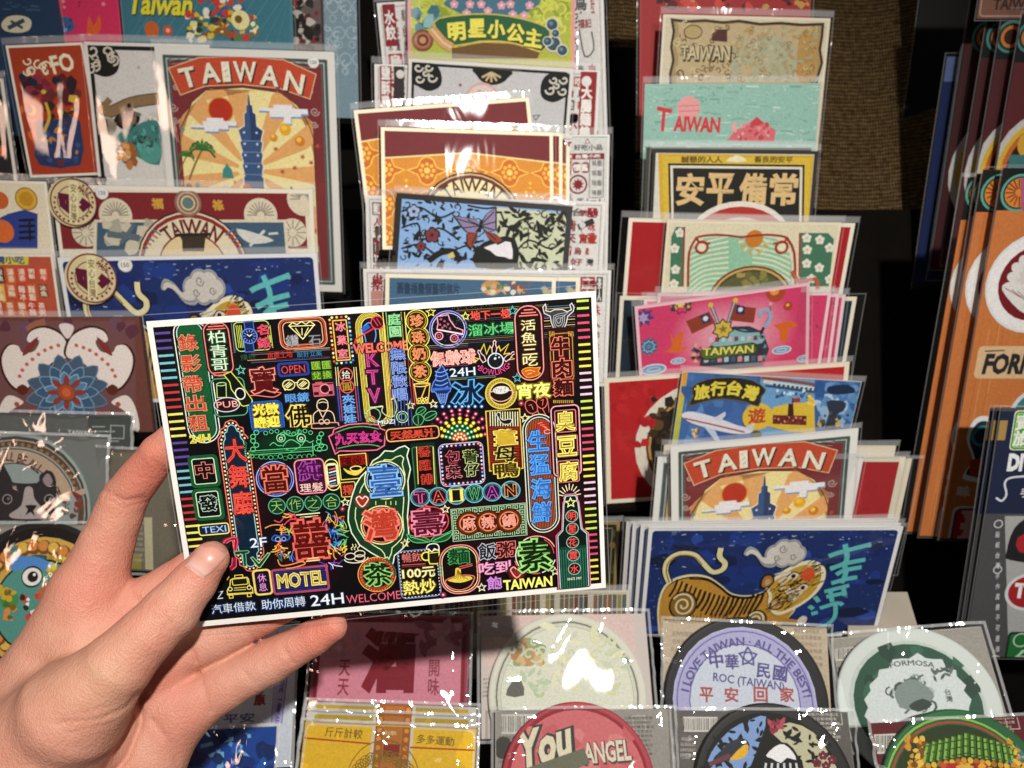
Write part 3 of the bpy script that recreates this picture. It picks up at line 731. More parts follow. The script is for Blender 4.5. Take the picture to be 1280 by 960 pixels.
    lines(-50, 740, (650, 668, 735, 748), ('#8a3a34', '#77808a', '#5a2c50', '#566a80'), 5); lines(-85, 200, (725,), ('#d8a060',), 6); lines(380, 740, (620, 632), ('#d8c890', '#6a4a60'), 5)
    a.txt('分期 可分', -80, 690, 150, 62, '#2f5a44', .01); a.txt('房屋土地', 240, 668, 250, 66, '#b8302e', .02); a.txt('設計立案', 535, 655, 250, 62, '#2f74a0', .015)
    a.box(375, 810, 320, 150, '#22409c', r=34); a.box(375, 810, 270, 104, '#0d1026', r=20); a.neon('OPEN', 372, 812, 240, 84, '#e0554e', None, '#5c1218', a=-.012, g=.05)
    for (x, v) in ((600, 775), (705, 768), (606, 875), (712, 866)):
        a.box(x, v, 96, 88, '#3f6e1e'); a.txt(rng.choice('錢匯兌換'), x, v, 84, 78, '#96c23c', .01)
    # ice palace bulb frame
    a.box(850, 515, 215, 490, '#1b1208'); bulbs(855, 520, 190, 470, 4, 11, ('#fff2c0', '#5cc8b0', '#ffd85a', '#f5f2ea', '#e05a4a', '#4a8ae0'), 12, ('#7a4a12', '#12403a', '#6a4a10', '#3a3a3a', '#5a1412', '#12285a'))
    a.frame(855, 522, 135, 410, 11, '#f4c95c', r=10, glow='#5a3a08', gw=12); a.box(855, 522, 110, 385, '#140808')
    for i, ch in enumerate('冰菓室'): a.neon(ch, (845, 862, 870)[i], (385, 520, 655)[i], 98, 92, '#f08f9c', '#d8485e', dr, a=.03, b=-.02)
    # KTV tower
    for k, (ww, cc) in enumerate(((285, '#e6d255'), (258, '#cdb640'), (231, '#e9d65c'), (204, '#cdb640'), (178, '#efe07a'))): a.frame(1185, 820, ww, 1180-(285-ww), 9, cc, r=ww/2)
    a.box(1185, 830, 150, 1050, '#1a0d14', r=75)
    for ch, x, v in (('K', 1165, 712), ('T', 1170, 890), ('V', 1185, 1075)): a.neon(ch, x, v, 112, 140, '#d4549a', '#8a1f60', '#3c0a2c', a=.03, b=-.02)
    a.line([(1100, 540), (1085, 470), (1060, 440), (1075, 390), (1130, 345), (1170, 380), (1190, 410), (1200, 470), (1185, 540)], 11, '#5aa0e6', smooth=4)
    a.poly([(1050, 400), (1120, 360), (1145, 395), (1075, 445)], '#2a5cc0'); a.line([(985, 560), (1000, 510), (1080, 460), (1190, 395)], 16, '#d8384c')
    a.disc(1215, 345, 68, '#35101a'); a.ring(1215, 345, 64, 12, '#e2404e'); a.line([(1175, 310), (1220, 380)], 10, '#e2404e'); a.line([(1205, 300), (1250, 370)], 8, '#e2404e')
    a.neon('WELCOME', 1245, 590, 540, 92, '#f5836e', '#d33a34', '#5a1414', a=.03, b=-.03)
    # ten-yuan peach sign
    a.box(893, 1120, 190, 460, '#0e1430'); a.box(893, 1180, 30, 10, BK)
    for x, cc in ((795, '#e5d78a'), (818, '#e5d78a'), (978, '#e5d78a'), (1001, '#e5d78a')): a.line([(x, 790), (x+14, 980)], 8, cc)
    for x, cc in ((810, '#3f58b8'), (832, '#c8484a'), (992, '#c8484a'), (1015, '#3f58b8')): a.line([(x, 985), (x+35, 1330)], 10, cc)
    for (x, v, ch, cc) in ((900, 865, '拾', '#e5e8d8'), (912, 985, '圓', '#c99a3a')):
        a.disc(x, v, 72, '#1a0a0a'); a.ring(x, v, 66, 10, '#e8625a'); a.neon(ch, x, v, 84, 84, cc, None, a=.005)
    for i, ch in enumerate('夾娃娃'): a.neon(ch, (925, 935, 942)[i], (1110, 1205, 1305)[i], 118, 92, '#7db6f0', '#3a78cc', '#14285a', a=.03, b=-.02)
    # ---- A3
    f8(460, 360)
    for i, x in enumerate((148, 180, 330, 365)): a.line([(x, 240), (x+60, 980)], 9, ('#e9dd6a', '#9fb85a', '#c9a84a', '#e9dd6a')[i])
    for i, x in enumerate((165, 195, 375, 400)): a.line([(x+20, 620), (x+70, 1180)], 9, ('#c84a56', '#5a2c78', '#8a2c50', '#c84a56')[i])
    a.neon('庭\n園', 268, 372, 125, 232, '#7fd08a', '#d5f0c8', '#14401f', a=.03, b=-.025)
    for i, ch in enumerate('無限歡唱'): a.neon(ch, (298, 312, 318, 320)[i], (655, 795, 930, 1062)[i], 138, 118, '#8fa9e6', '#2c44a0', '#151c48', a=.045, b=-.01)
    P4 = ((488, 325), (505, 490), (510, 655), (523, 830))
    for (x, v) in P4: a.ring(x, v, 108, 9, '#f0e86a'); 
    for (x, v) in P4: a.disc(x, v, 100, '#171208'); a.ring(x, v, 88, 9, '#b39a2c')
    for (x, v) in P4: a.disc(x, v, 76, '#3c160c')
    for ch, (x, v) in zip('珍珠奶茶', P4): a.neon(ch, x, v, 128, 118, '#f0a46c', '#d8482c', '#4a1408', a=.03, b=-.02)
    # roller skate
    a.disc(803, 412, 185, '#0d0d16'); a.ring(803, 412, 186, 10, '#8f93e8', glow='#1c1c50', gw=10); a.ring(803, 412, 165, 9, '#c3c8f2')
    for _ in range(40): t = rng.uniform(0, 6.28); q = rng.uniform(20, 150); a.disc(803+q*math.cos(t), 412+q*math.sin(t), 3.5, '#8a8a9a', n=5)
    a.line([(690, 285), (800, 265), (820, 320), (870, 390), (950, 420), (945, 455), (690, 410), (700, 350)], 11, '#f09fb4', closed=True)
    for (x, v) in ((730, 310), (765, 330), (720, 365), (765, 375), (800, 360), (745, 395), (820, 405)): a.disc(x, v, 13, '#b8566e', n=6)
    a.line([(690, 415), (950, 462)], 10, w)
    for (x, v) in ((710, 478), (862, 500)): a.ring(x, v, 38, 11, '#f0a8b8'); a.ring(x, v, 16, 8, '#d85a70')
    a.ring(915, 490, 24, 9, '#9a5ad0')
    a.star(628, 240, 46, y, 9); a.star(975, 282, 42, '#e8e86a', 9)
    for i in range(60): x, v = rng.uniform(640, 1250), rng.uniform(175, 235); a.disc(x, v-(x-640)*.05, 3.5, '#7a7a84', n=5)
    lines(880, 1800, (225, 240, 322, 340, 505, 522, 540, 556), ('#8a8038', '#7a4a30', '#3a5a6a', '#5a3030', '#4a5a6a', '#8a8038', '#6a2c40', '#3f5a7a'), 5)
    lines(600, 1000, (578, 596, 612, 778, 795), ('#a8a040', '#3a6a7a', '#7a3040', '#6a7a9a', '#8a3a50'), 5); lines(800, 1280, (905, 920), ('#5a90a0', '#b0a050'), 5)
    a.neon('地下一樓', 1225, 262, 400, 92, '#f0614e', '#d8403a', dr, a=.02, b=-.03)
    a.neon('溜冰場', 1232, 408, 460, 118, '#58c474', '#86e09a', '#123a1c', a=.012, b=-.03)
    a.neon('保齡球', 852, 694, 445, 138, '#f6c2b4', '#e0605c', '#5a1a1a', a=.06, b=-.015)
    a.neon('24H', 945, 838, 255, 84, '#eef6fa', None, '#1c3a5a', a=.0, g=.06)
    # ---- A4: bowling, fish, beef noodle
    f8(610, 360)
    Z = [(-80, 640), (-40, 560), (-15, 660), (20, 580), (60, 640), (110, 580), (125, 630), (205, 560), (160, 660), (220, 650)]
    a.line(Z, 10, '#e9cf3c'); a.line([(200, 720), (272, 708), (210, 690)], 8, '#e8c43c'); a.line([(-150, 690), (-90, 705), (-150, 745)], 9, '#e9cf3c')
    def pin(x, v, rot, s_=1.0):
        q = [(0, -80), (14, -66), (10, -40), (24, 0), (18, 50), (-18, 50), (-24, 0), (-10, -40), (-14, -66)]; t = math.radians(rot)
        q = [(x+s_*(i*math.cos(t)-j*math.sin(t)), v+s_*(i*math.sin(t)+j*math.cos(t))) for i, j in q]; a.poly(q, '#141014'); a.line(q, 9, '#f0c8c8', closed=True)
    pin(62, 600, 3); pin(205, 690, 50); pin(-60, 690, -28)
    a.disc(75, 725, 78, '#15181c'); a.ring(75, 725, 76, 10, '#e8eef2'); a.disc(70, 702, 13, '#d8e4ee'); a.disc(110, 690, 9, '#d8e4ee'); a.disc(78, 668, 9, '#9ab8d8')
    a.txt('•BOWLING•', 60, 838, 360, 62, '#e0488e', .005, arc=-190)
    a.frame(412, 550, 262, 745, 11, '#f29a98', r=125, glow=dr, gw=14); a.box(412, 550, 235, 718, '#1c0b0c', r=115)
    for ww, v in ((95, 215), (150, 245), (190, 272)): a.box(402, v, ww, 13, '#ee7c72')
    for i, ch in enumerate('活魚三吃'): a.neon(ch, (400, 405, 415, 420)[i], (368, 493, 612, 722)[i], 145, 105, '#f7efb4', None, '#5a4210', a=.004, g=.06)
    a.poly([(335, 825), (400, 790), (470, 795), (520, 790), (500, 830), (520, 850), (470, 880), (385, 890)], '#c86018', smooth=3); a.line([(335, 825), (400, 790), (470, 795), (520, 790), (500, 830), (520, 850), (470, 880), (385, 890)], 8, '#f0a040', closed=True, smooth=3)
    a.line([(370, 830), (420, 815), (470, 835)], 7, '#f5c070'); a.line([(390, 860), (440, 845)], 7, '#f5c070')
    a.star(245, 225, 46, '#4fb8b8', 9); a.star(290, 895, 44, '#4fb0b8', 9)
    lines(560, 870, (190, 212, 280, 302, 330, 362, 385, 405), ('#3a7ab0', '#e0b060', '#8a3a2a', '#9a8ad0', '#e8d080', '#7a4a3a', '#d8c878', '#5a3a4a'), 6)
    B = [(545, 190), (570, 160), (580, 190), (575, 225), (620, 235), (660, 215), (740, 212), (790, 235), (830, 215), (815, 165), (835, 150), (858, 190), (850, 230), (795, 280), (780, 350), (750, 420), (700, 440), (660, 415), (630, 340), (620, 280), (560, 250)]
    a.poly(B, '#3a3c40'); a.line(B, 9, '#dcdcdc', closed=True)
    for k_ in (.75, .5, .25): a.line([(702+(x-702)*k_, 320+(v-320)*k_) for x, v in B[8:9]+[(780, 260)]+B[14:19]+[(640, 260), (700, 235)]], 6, '#b8babc', closed=True)
    a.box(735, 690, 260, 600, '#2a0c0a', r=30); a.frame(735, 690, 225, 480, 10, '#b8863c', r=50); a.frame(735, 720, 160, 440, 8, '#e0a060', r=10)
    for x in (610, 625, 640, 655, 800, 815, 830, 845): a.line([(x, 430), (x+6, 480)], 7, '#c99a40')
    for i, ch in enumerate('牛肉麵'): a.neon(ch, (722, 738, 752)[i], (580, 795, 985)[i], 178, 175 if i < 2 else 165, '#f0866c', '#3a0c0c', '#5a1410', a=.07, b=.03, g=.11)
    for x in (655, 670, 690, 710, 730, 750, 770, 790, 810, 830, 845): a.line([(x, 1120), (x+3, 1150)], 9, '#c99c40')
    # ---- B1: pub, dance hall
    f8(190, 470)
    a.star(245*1+550-0, -1000, 1, BK)
    a.frame(775, 210, 330, 400, 9, '#5fae86', r=60, glow='#0f2e20', gw=10)
    a.box(695, 140, 90, 130, '#0b120c'); a.disc(695, 80, 48, '#1a3a22', ry=16); a.ring(695, 80, 48, 8, '#bfe0a0', ry=17); a.line([(648, 85), (655, 215), (745, 212), (742, 80)], 8, '#c4dc80')
    a.disc(750, 285, 128, '#2e0a10', ry=75); a.ring(750, 285, 128, 9, '#d8e4ee', ry=75); a.neon('PUB', 755, 282, 215, 66, '#f2b8ac', None, '#5a1418', a=.0, g=.05)
    BT = [(720, -15), (790, -45), (880, 60), (930, 130), (1000, 230), (1005, 250), (985, 285), (920, 300), (895, 290), (840, 190), (795, 130), (780, 60)]
    a.poly(BT, '#10140a'); a.line(BT, 10, '#d8e060', closed=True); a.disc(885, 175, 48, '#0c0c0c', ry=58); a.ring(885, 175, 48, 11, w, ry=58)
    f8(180, 360); a.star(970, 820, 46, '#6cc0b0', 10); f8(190, 470)
    # lucky knot character
    a.neon('寶', 1115, 40, 230, 250, '#f0a090', '#5a0f12', '#5a0f12', a=.07, b=.03, g=.12)
    a.line([(985, 195), (1040, 190), (1160, 205), (1230, 205), (1290, 165), (1180, 155)], 10, '#ec7a70', smooth=3)
    a.box(1150, 400, 340, 325, '#235fb8', r=60); a.box(1150, 400, 265, 255, '#1a1608', r=30)
    bulbs(1150, 400, 300, 288, 12, 12, ('#12388a',), 9)
    for ch, x, v in (('光', 1075, 335), ('歡', 1205, 325), ('臨', 1090, 460), ('迎', 1215, 450)): a.neon(ch, x, v, 122, 112, '#f6ea5c', '#d8b82c', '#6a5a10', a=.05, b=-.03)
    DH = [(690, 505), (750, 485), (780, 440), (825, 432), (870, 440), (905, 480), (940, 490), (945, 560), (1000, 610), (1015, 700)]
    def hall(inset, cc, lw):
        L_ = [(-150, 640), (-150, -560), (-145, -600), (-112, -640), (-112, -700), (-75, -715), (-50, -770), (0, -790), (50, -770), (75, -715), (112, -700), (112, -640), (145, -600), (150, -560), (150, 640), (145, 680), (112, 710), (112, 780), (75, 800), (50, 845), (0, 860), (-50, 845), (-75, 800), (-112, 780), (-112, 710), (-145, 680)]
        L_ = [(x*(1-inset/150), v*(1-inset/800)) for x, v in L_]
        return a.loc(890, 1180, L_), lw*a.k(890, 1180), cc
    q, lw, cc = hall(-10, '#26090a', 8); a.add(q, [list(range(len(q)))[::-1]], '#3a0d10')
    q, lw, cc = hall(0, '#ee7a6e', 10); a._strip(q, lw, cc, True)
    q2, lw, cc = hall(48, '#9ad0d8', 9); a.add(q2, [list(range(len(q2)))[::-1]], '#0e2236'); a._strip(q2, lw, cc, True)
    qb, _, _ = hall(24, 0, 0); per = []
    for i in range(len(qb)):
        A_, B_ = qb[i], qb[(i+1) % len(qb)]; d_ = math.hypot(A_[0]-B_[0], A_[1]-B_[1]); per += [(A_, B_, d_)]
    acc = 0; stp = 5.2
    for A_, B_, d_ in per:
        t = (stp-acc) % stp
        while t < d_:
            X, Y = A_[0]+(B_[0]-A_[0])*t/d_, A_[1]+(B_[1]-A_[1])*t/d_; a.add([(X+1.35*math.cos(1.047*i), Y+1.35*math.sin(1.047*i)) for i in range(6)], [list(range(6))[::-1]], '#fff0b4'); t += stp
        acc = (acc+d_) % stp
    for i, ch in enumerate('大舞廳'): a.neon(ch, (838, 872, 910)[i], (745, 1000, 1265)[i], 200, 240, '#f0584a', '#b01c18', '#5a0f14', a=.02, b=-.025, g=.07)
    # ---- C1: mahjong tiles, taxi plate
    f8(200, 570)
    for (x, v, ch, cc) in ((445, 150, '中', '#ec8a80'), (485, 480, '發', '#c8e8d4')):
        a.frame(x, v, 270, 320, 30, '#17552e', r=34); a.box(x, v, 225, 275, '#0c0c0c', r=24); a.frame(x, v, 222, 272, 10, '#cdeec4', r=22)
        a.neon(ch, x, v-10, 165, 160, cc, '#180808' if ch == '中' else '#0c0c0c', None, a=.07, b=.035)
    a.box(540, 730, 305, 118, '#0d2038', r=24); a.frame(540, 730, 300, 114, 12, '#ecea7a', r=28); a.neon('TEXI', 545, 730, 235, 68, '#a8c8f0', None, '#1c3a80', a=.0, g=.05)
    a.neon('2F', 985, 862, 165, 100, '#f2f6fa', None, '#1c3c6a', a=.005, g=.06)
    # ---- D1: DTV, taxi, rest
    f8(230, 670)
    a.line([(395, 70), (420, 40), (480, 22), (520, 22), (528, 60), (512, 140)], 42, '#8a1a34', smooth=3); a.line([(395, 70), (420, 38), (480, 12), (530, 14), (538, 60), (524, 145), (500, 140), (505, 50), (470, 42), (425, 70)], 9, '#ee5a78')
    a.line([(500, 215), (510, 300), (460, 330)], 40, '#8a1a34', smooth=3); a.line([(485, 215), (480, 290), (455, 310)], 9, '#ee5a78'); a.line([(525, 215), (525, 300), (480, 338)], 9, '#ee5a78')
    a.line([(500, 168), (640, 150)], 26, '#123c20'); a.line([(595, 165), (612, 295)], 26, '#123c20')
    a.line([(500, 165), (520, 150), (640, 142), (655, 155), (640, 168), (618, 172), (628, 290), (610, 305), (598, 290), (588, 180), (520, 185)], 7, '#7fbf8a', closed=True)
    a.line([(690, 215), (750, 290), (850, 165)], 34, '#123c20'); a.line([(668, 215), (690, 205), (750, 270), (840, 165), (862, 168), (850, 190), (765, 310), (745, 312)], 8, '#a8d89a', closed=True)
    TX = [(440, 590), (432, 545), (460, 500), (465, 440), (490, 425), (630, 412), (645, 430), (655, 490), (685, 520), (690, 570)]
    a.poly(TX, '#1a1606'); a.line(TX, 10, '#ecd860', closed=True); a.frame(548, 403, 80, 30, 9, '#ecd860', r=5)
    a.frame(560, 455, 150, 70, 9, '#ecd860', r=12); a.ring(462, 530, 20, 9, '#f5ee9a'); a.ring(652, 515, 20, 9, '#f5ee9a')
    for v in (520, 542): a.line([(500, v), (620, v-9)], 8, '#ecd860')
    a.box(472, 605, 36, 34, '#1a1606'); a.frame(472, 605, 36, 34, 9, '#ecd860'); a.frame(652, 590, 36, 34, 9, '#ecd860')
    a.line([(430, 580), (695, 562)], 12, '#ecd860')
    a.txt('Z', 362, 590, 62, 85, '#cfe0f0', 0, shear=.2); a.line([(430, 440), (452, 405)], 9, '#e8c43c')
    a.box(788, 460, 165, 265, '#161028', r=30); a.frame(788, 460, 168, 268, 22, '#eccb58', r=36); a.frame(788, 460, 168, 268, 6, '#f8e69a', r=36)
    a.neon('休\n息', 786, 462, 88, 190, '#e8a0d8', None, '#4a1448', a=.0, g=.06)
    a.box(1165, 436, 540, 250, '#1e1b56', r=22); a.frame(1165, 436, 550, 262, 24, '#a84a66', r=26)
    for i in range(11): q = a.loc(1165, 436, [(-245, -105+i*21), (245, -105+i*21)]); a._strip(q, 4*a.k(1165, 436), '#3c3f92', False)
    a.neon('MOTEL', 1175, 430, 480, 150, '#f4e680', '#b8922c', '#17143c', a=.045, b=-.012, g=.075)
    a.neon('汽車借款', 495, 715, 445, 105, '#e8f4fa', None, '#163a74', a=-.004, g=.09)
    a.neon('助你周轉', 995, 668, 440, 112, '#e8f4fa', None, '#163a74', a=-.004, g=.09)
    # ---- B2: glasses, buddha, roof, fairy sign
    f8(330, 470)
    for x, v in ((248, 88), (392, 78)):
        a.disc(x, v, 60, '#2c2810', ry=52); a.ring(x, v, 60, 10, '#f2eba0', ry=52)
        for k_ in (-22, 8, 36): a.line([(x-34+k_*.5, v+22+k_*.3), (x+20+k_*.5, v-24+k_*.3)], 10, '#f2eba0')
    a.line([(300, 68), (345, 62)], 9, '#f2eba0'); a.line([(192, 100), (215, 145)], 10, '#f2eba0'); a.line([(450, 85), (440, 130)], 10, '#f2eba0')
    a.neon('眼鏡', 332, 215, 235, 92, '#6fb0ec', '#3f86d8', '#122c5a', a=.015, b=-.02)
    CB = a.loc(595, 128, rrect_pts(-105, -72, 105, 72, 8)); a.box(595, 135, 210, 140, '#c25a6c', r=8); a.box(548, 70, 70, 25, '#c25a6c'); a.disc(610, 128, 58, '#2a0c12'); a.ring(610, 128, 48, 14, '#e88a98'); a.box(527, 100, 60, 12, '#2a0c12'); a.box(660, 75, 60, 12, '#2a0c12')
    a.box(525, 175, 50, 30, '#2a0c12'); a.box(668, 165, 40, 35, '#2a0c12')
    a.neon('佛', 345, 398, 225, 215, '#f3e078', '#171004', '#4a380c', a=.072, b=.018, g=.12)
    a.line([(530, 310), (540, 250), (590, 228), (632, 250), (640, 310), (625, 340), (590, 350), (555, 340)], 9, '#f0dcb0', closed=True, smooth=3); a.line([(545, 270), (590, 258), (630, 268)], 8, '#f0dcb0')
    a.line([(500, 470), (495, 390), (530, 350), (555, 345), (590, 410), (630, 345), (690, 370), (712, 455)], 9, '#f0cdb0', smooth=3); a.ring(575, 455, 24, 8, '#f0cdb0'); a.ring(632, 455, 24, 8, '#f0cdb0'); a.line([(590, 410), (592, 440)], 7, '#f0cdb0')
    a.line([(480, 495), (500, 472), (720, 462), (745, 480), (730, 510), (500, 522)], 9, '#f0a890', closed=True, smooth=3)
    # temple roof dragon line work
    G1, G2 = '#5fd08a', '#2e8a4a'
    a.blob(230, 660, 430, '#0f3a20', BK, ry=160)
    a.ring(275, 520, 80, 9, G1, a0=10, a1=170); a.ring(275, 520, 55, 7, G2, a0=10, a1=170)
    for x in (172, 375): a.ring(x, 615, 42, 9, '#8fe0a0'); a.ring(x, 622, 16, 9, '#c8f0c8')
    a.line([(190, 700), (230, 650), (275, 632), (320, 650), (370, 690), (330, 720), (280, 745), (220, 725)], 9, G1, smooth=3); a.line([(60, 690), (100, 660), (140, 690), (180, 690)], 8, G1, smooth=3); a.line([(380, 690), (420, 640), (460, 660), (500, 640)], 8, G1, smooth=3)
    for v, cc in ((735, G1), (775, G1), (755, G2)): a.line([(-150, v+12), (500, v-32)], 8, cc)
    for i in range(5): a.ring(-95+22*math.cos(i*2.1), 560+i*42, 24, 8, G1); a.ring(560+16*math.cos(i*2), 575+i*38, 22, 8, G1)
    for i in range(6): a.line([(-200+i*6, 640+i*35), (-170, 665+i*25), (-190, 690+i*25)], 6, G2)
    for i in range(14): x = -120+i*48; a.ring(x, 810-abs(7-i)*3+(rng.random()-.5)*20, 22, 7, G2 if i % 2 else '#4fb878', n=14)
    for i in range(9): x = 20+i*56; a.ring(x, 560+(rng.random()-.5)*50, 20, 6, G1, n=12)
    a.frame(570, 712, 130, 60, 8, G1, r=26); a.line([(490, 660), (495, 790)], 8, G1)
    FS = [(650, 600), (690, 575), (700, 530), (850, 480), (1000, 470), (1150, 485), (1165, 520), (1215, 540), (1205, 690), (1130, 735), (950, 745), (760, 745), (715, 775)]
    a.poly(FS, '#170a12'); a.line(FS, 11, '#ec7a98', closed=True, glow='#4a0f28', gw=12); a.line([(725, 560), (850, 515), (1000, 500), (1150, 525)], 10, '#5cb060', smooth=3); a.line([(740, 720), (880, 690), (1050, 680), (1160, 700)], 10, '#5cb060', smooth=3)
    a.line([(670, 600), (720, 560), (730, 735), (712, 740)], 6, '#b04a68')
    a.neon('九天玄女', 945, 612, 460, 115, '#e0489c', '#b01f74', '#400a28', a=.05, b=-.01)
    # scooter
    sc = '#7fd0a0'
    a.ring(1095, 385, 70, 9, sc); a.ring(1070, 440, 45, 8, '#d0706a'); a.line([(1010, 380), (1060, 330), (1150, 300), (1190, 300), (1180, 350), (1240, 400), (1300, 395), (1330, 300), (1290, 180)], 9, '#c8d890', smooth=3)
    a.line([(1060, 310), (1190, 300)], 12, '#d8e8b0'); a.ring(1385, 405, 58, 9, '#d8e0a0'); a.ring(1385, 405, 36, 8, sc); a.line([(1270, 230), (1295, 222)], 12, '#e8e8a0')
    a.neon('MUZI', 1225, 455, 170, 42, '#eaf2fa', None, '#1c3a5a', a=.02, g=.06)
    # ---- B3: milk tea, ice cream, ice, bulbs, juice
    f8(470, 470)
    a.line([(380, 80), (412, 275), (520, 270), (540, 75)], 10, '#f0c048', closed=True); a.ring(458, 85, 78, 9, '#f5d878', ry=20); a.line([(455, 215), (530, 15)], 12, '#e8b440')
    for (x, v) in ((430, 235), (458, 225), (486, 235), (505, 222), (440, 260), (470, 258), (500, 256)): a.ring(x, v, 14, 8, '#f5e070', n=10)
    CN = [(555, 125), (575, 60), (600, 20), (605, -40), (640, -85), (655, -110), (690, -60), (720, 10), (748, 100), (740, 150), (720, 170), (675, 300), (600, 165), (560, 155)]
    a.poly(CN, '#182a5e', smooth=3); a.line(CN, 10, '#5f8ce0', closed=True, smooth=3)
    for v in (-60, -20, 25, 70, 110): a.line([(590, v+10), (650, v+22), (720, v-10)], 12, '#6c96e6', smooth=3)
    a.line([(562, 135), (742, 118)], 26, '#3f68cc')
    for i in range(6): a.line([(600+i*22, 170), (640+i*11, 265)], 6, '#7fa4ea')
    for i in range(4): a.line([(605+i*12, 185+i*28), (720-i*12, 178+i*28)], 6, '#5f8ce0')
    a.neon('冰', 915, 165, 280, 240, '#5fb0e8', '#0c1c38', '#0f2c50', a=.075, b=.03, g=.11, shear=.12)
    for i in range(8): x = 600+i*65; v = 300-abs(i-3.5)*0; a.blob(x, v, 26, '#3f8ae0'); a.disc(x, v, 11, '#d8ecfa', n=8)
    # bulb fan
    for k_, (rr, cc, hc) in enumerate(((300, '#f0a0b4', '#8a1440'), (255, '#f08098', '#7a1034'), (212, '#f6e85a', '#7a6a10'), (175, '#f4e24c', '#7a6a10'), (138, '#d0ecc8', '#0f6a34'), (98, '#c8ecc0', '#0f6a34'), (60, '#fbe0a0', '#b85018'), (28, '#fbe0a0', '#b85018'))):
        n_ = (11, 11, 9, 9, 8, 7, 6, 4)[k_]
        for i in range(n_):
            t = math.radians(192+156*i/(n_-1)); x, v = 838+rr*1.02*math.cos(t), 635+rr*math.sin(t)
            if v > 655: continue
            a.disc(x, v, 24, hc, n=10)
    for k_, (rr, cc) in enumerate(((300, '#f7c0cc'), (255, '#f08ca4'), (212, '#f9f06a'), (175, '#f6e850'), (138, '#e4f6dc'), (98, '#e4f6dc'), (60, '#fdebc0'), (28, '#fdebc0'))):
        n_ = (11, 11, 9, 9, 8, 7, 6, 4)[k_]
        for i in range(n_):
            t = math.radians(192+156*i/(n_-1)); x, v = 838+rr*1.02*math.cos(t), 635+rr*math.sin(t)
            if v > 655: continue
            a.disc(x, v, 16 if k_ in (2, 3) else 11, cc, n=8)
    a.star(345, 290, 42, '#e8e890', 9); a.star(572, 275, 40, '#f0e8a0', 9)
    lf = '#5cb878'
    for q in ([(400, 370), (420, 320), (470, 305), (500, 330), (470, 370), (430, 385)], [(480, 400), (530, 355), (590, 350), (605, 385), (560, 430), (500, 440)], [(370, 420), (400, 385), (450, 385), (480, 430), (440, 490), (385, 470)]):
        a.poly(q, '#0f2c18', smooth=3); a.line(q, 8, lf, closed=True, smooth=3)
    a.line([(405, 380), (490, 320)], 6, lf); a.line([(495, 425), (600, 370)], 6, lf); a.line([(425, 480), (420, 390)], 6, lf)
    for i in range(6): a.line([(185+i*32, 220), (192+i*34, 490)], 7, ('#5f86c8', '#3a5aa0')[i % 2])
    a.frame(368, 572, 525, 128, 11, '#f2c078', r=40, glow='#5a2408', gw=12); a.box(368, 572, 500, 104, '#1c0a08', r=30)
    a.neon('天然果汁', 370, 574, 440, 84, '#e0523c', '#a82418', None, a=.045, b=-.015)
    # fragrant chicken column
    a.box(485, 900, 240, 490, '#10281a', r=20); a.frame(485, 925, 215, 460, 12, '#2f7040', r=20); a.box(487, 925, 150, 430, '#14060a')
    for x in (405, 570): a.line([(x, 705), (x+18, 1080)], 9, '#f0d468')
    for i, ch in enumerate('香雞排'): a.box((482, 490, 508)[i], (755, 890, 1030)[i], 118, 110, '#7a1814'); a.neon(ch, (482, 490, 508)[i], (755, 890, 1030)[i], 108, 102, '#d84a38', '#5a0f0c', None, a=.05, b=0)
    # betel leaf sign
    a.box(858, 885, 450, 470, '#241018', r=50); a.frame(858, 880, 440, 440, 10, '#c8c4d8', r=60); bulbs(858, 880, 400, 400, 9, 10, ('#cfe0fa', '#f5a0a8', '#e8f0fa', '#7aa8f0', '#f0c0c8'), 11, ('#14307a', '#7a1424', '#143070'))
    a.box(858, 880, 345, 345, '#14080c', r=20)
    a.neon('包', 770, 805, 140, 125, '#e06a78', '#2a0a10', None, a=.06, b=.02); a.neon('菁', 945, 800, 140, 130, '#c8dc8a', '#1a240c', None, a=.06, b=.02)
    a.neon('葉', 780, 955, 145, 130, '#ec8a94', '#2a0a10', None, a=.06, b=.02); a.neon('仔', 960, 935, 140, 130, '#d0e0a0', '#1a240c', None, a=.06, b=.02)
    # ---- B4: rice, supper, lobster, duck
    f8(610, 470)
    a.disc(130, 170, 160, '#b8a038'); a.ring(130, 170, 155, 10, '#e0cc60'); a.ring(130, 170, 112, 10, '#e6d670'); a.disc(130, 170, 108, '#1c1008')
    for i in range(30): t = i*6.283/30; a.disc(130+134*math.cos(t), 170+134*math.sin(t), 8, '#7a681c', n=5)
    a.line([(20, 155), (240, 140), (215, 215), (130, 250), (50, 225)], 10, '#f0a8a0', closed=True, smooth=3); a.disc(128, 135, 82, '#d8d8d4', ry=40)
    for _ in range(14): a.disc(128+rng.uniform(-60, 60), 135+rng.uniform(-22, 22), 6, '#8a8a88', n=5)
    a.neon('宵夜', 455, 140, 325, 150, '#f4f07c', '#f8f6b8', '#6a6410', a=.03, b=-.03)
    a.blob(330, 268, 34, '#c84858'); a.disc(330, 268, 9, '#f0b0b8', n=8)
    a.box(165, 640, 330, 610, '#54100e'); a.frame(165, 640, 335, 620, 12, '#e0c04c')
    for i in range(26): a.line([(8, 520+i*16), (312, 505+i*16)], 5, '#b03a26')
    a.box(158, 420, 290, 160, '#0e0e0c')
    for i in range(12): a.line([(20+i*25, 355), (24+i*25, 500)], 10, '#e8e4b8')
    DK = [(85, 385), (100, 360), (125, 375), (125, 420), (160, 440), (200, 430), (240, 435), (220, 475), (160, 480), (120, 450), (100, 410)]
    a.poly(DK, '#16160f', smooth=3); a.line(DK, 8, '#cfd4c4', closed=True, smooth=3)
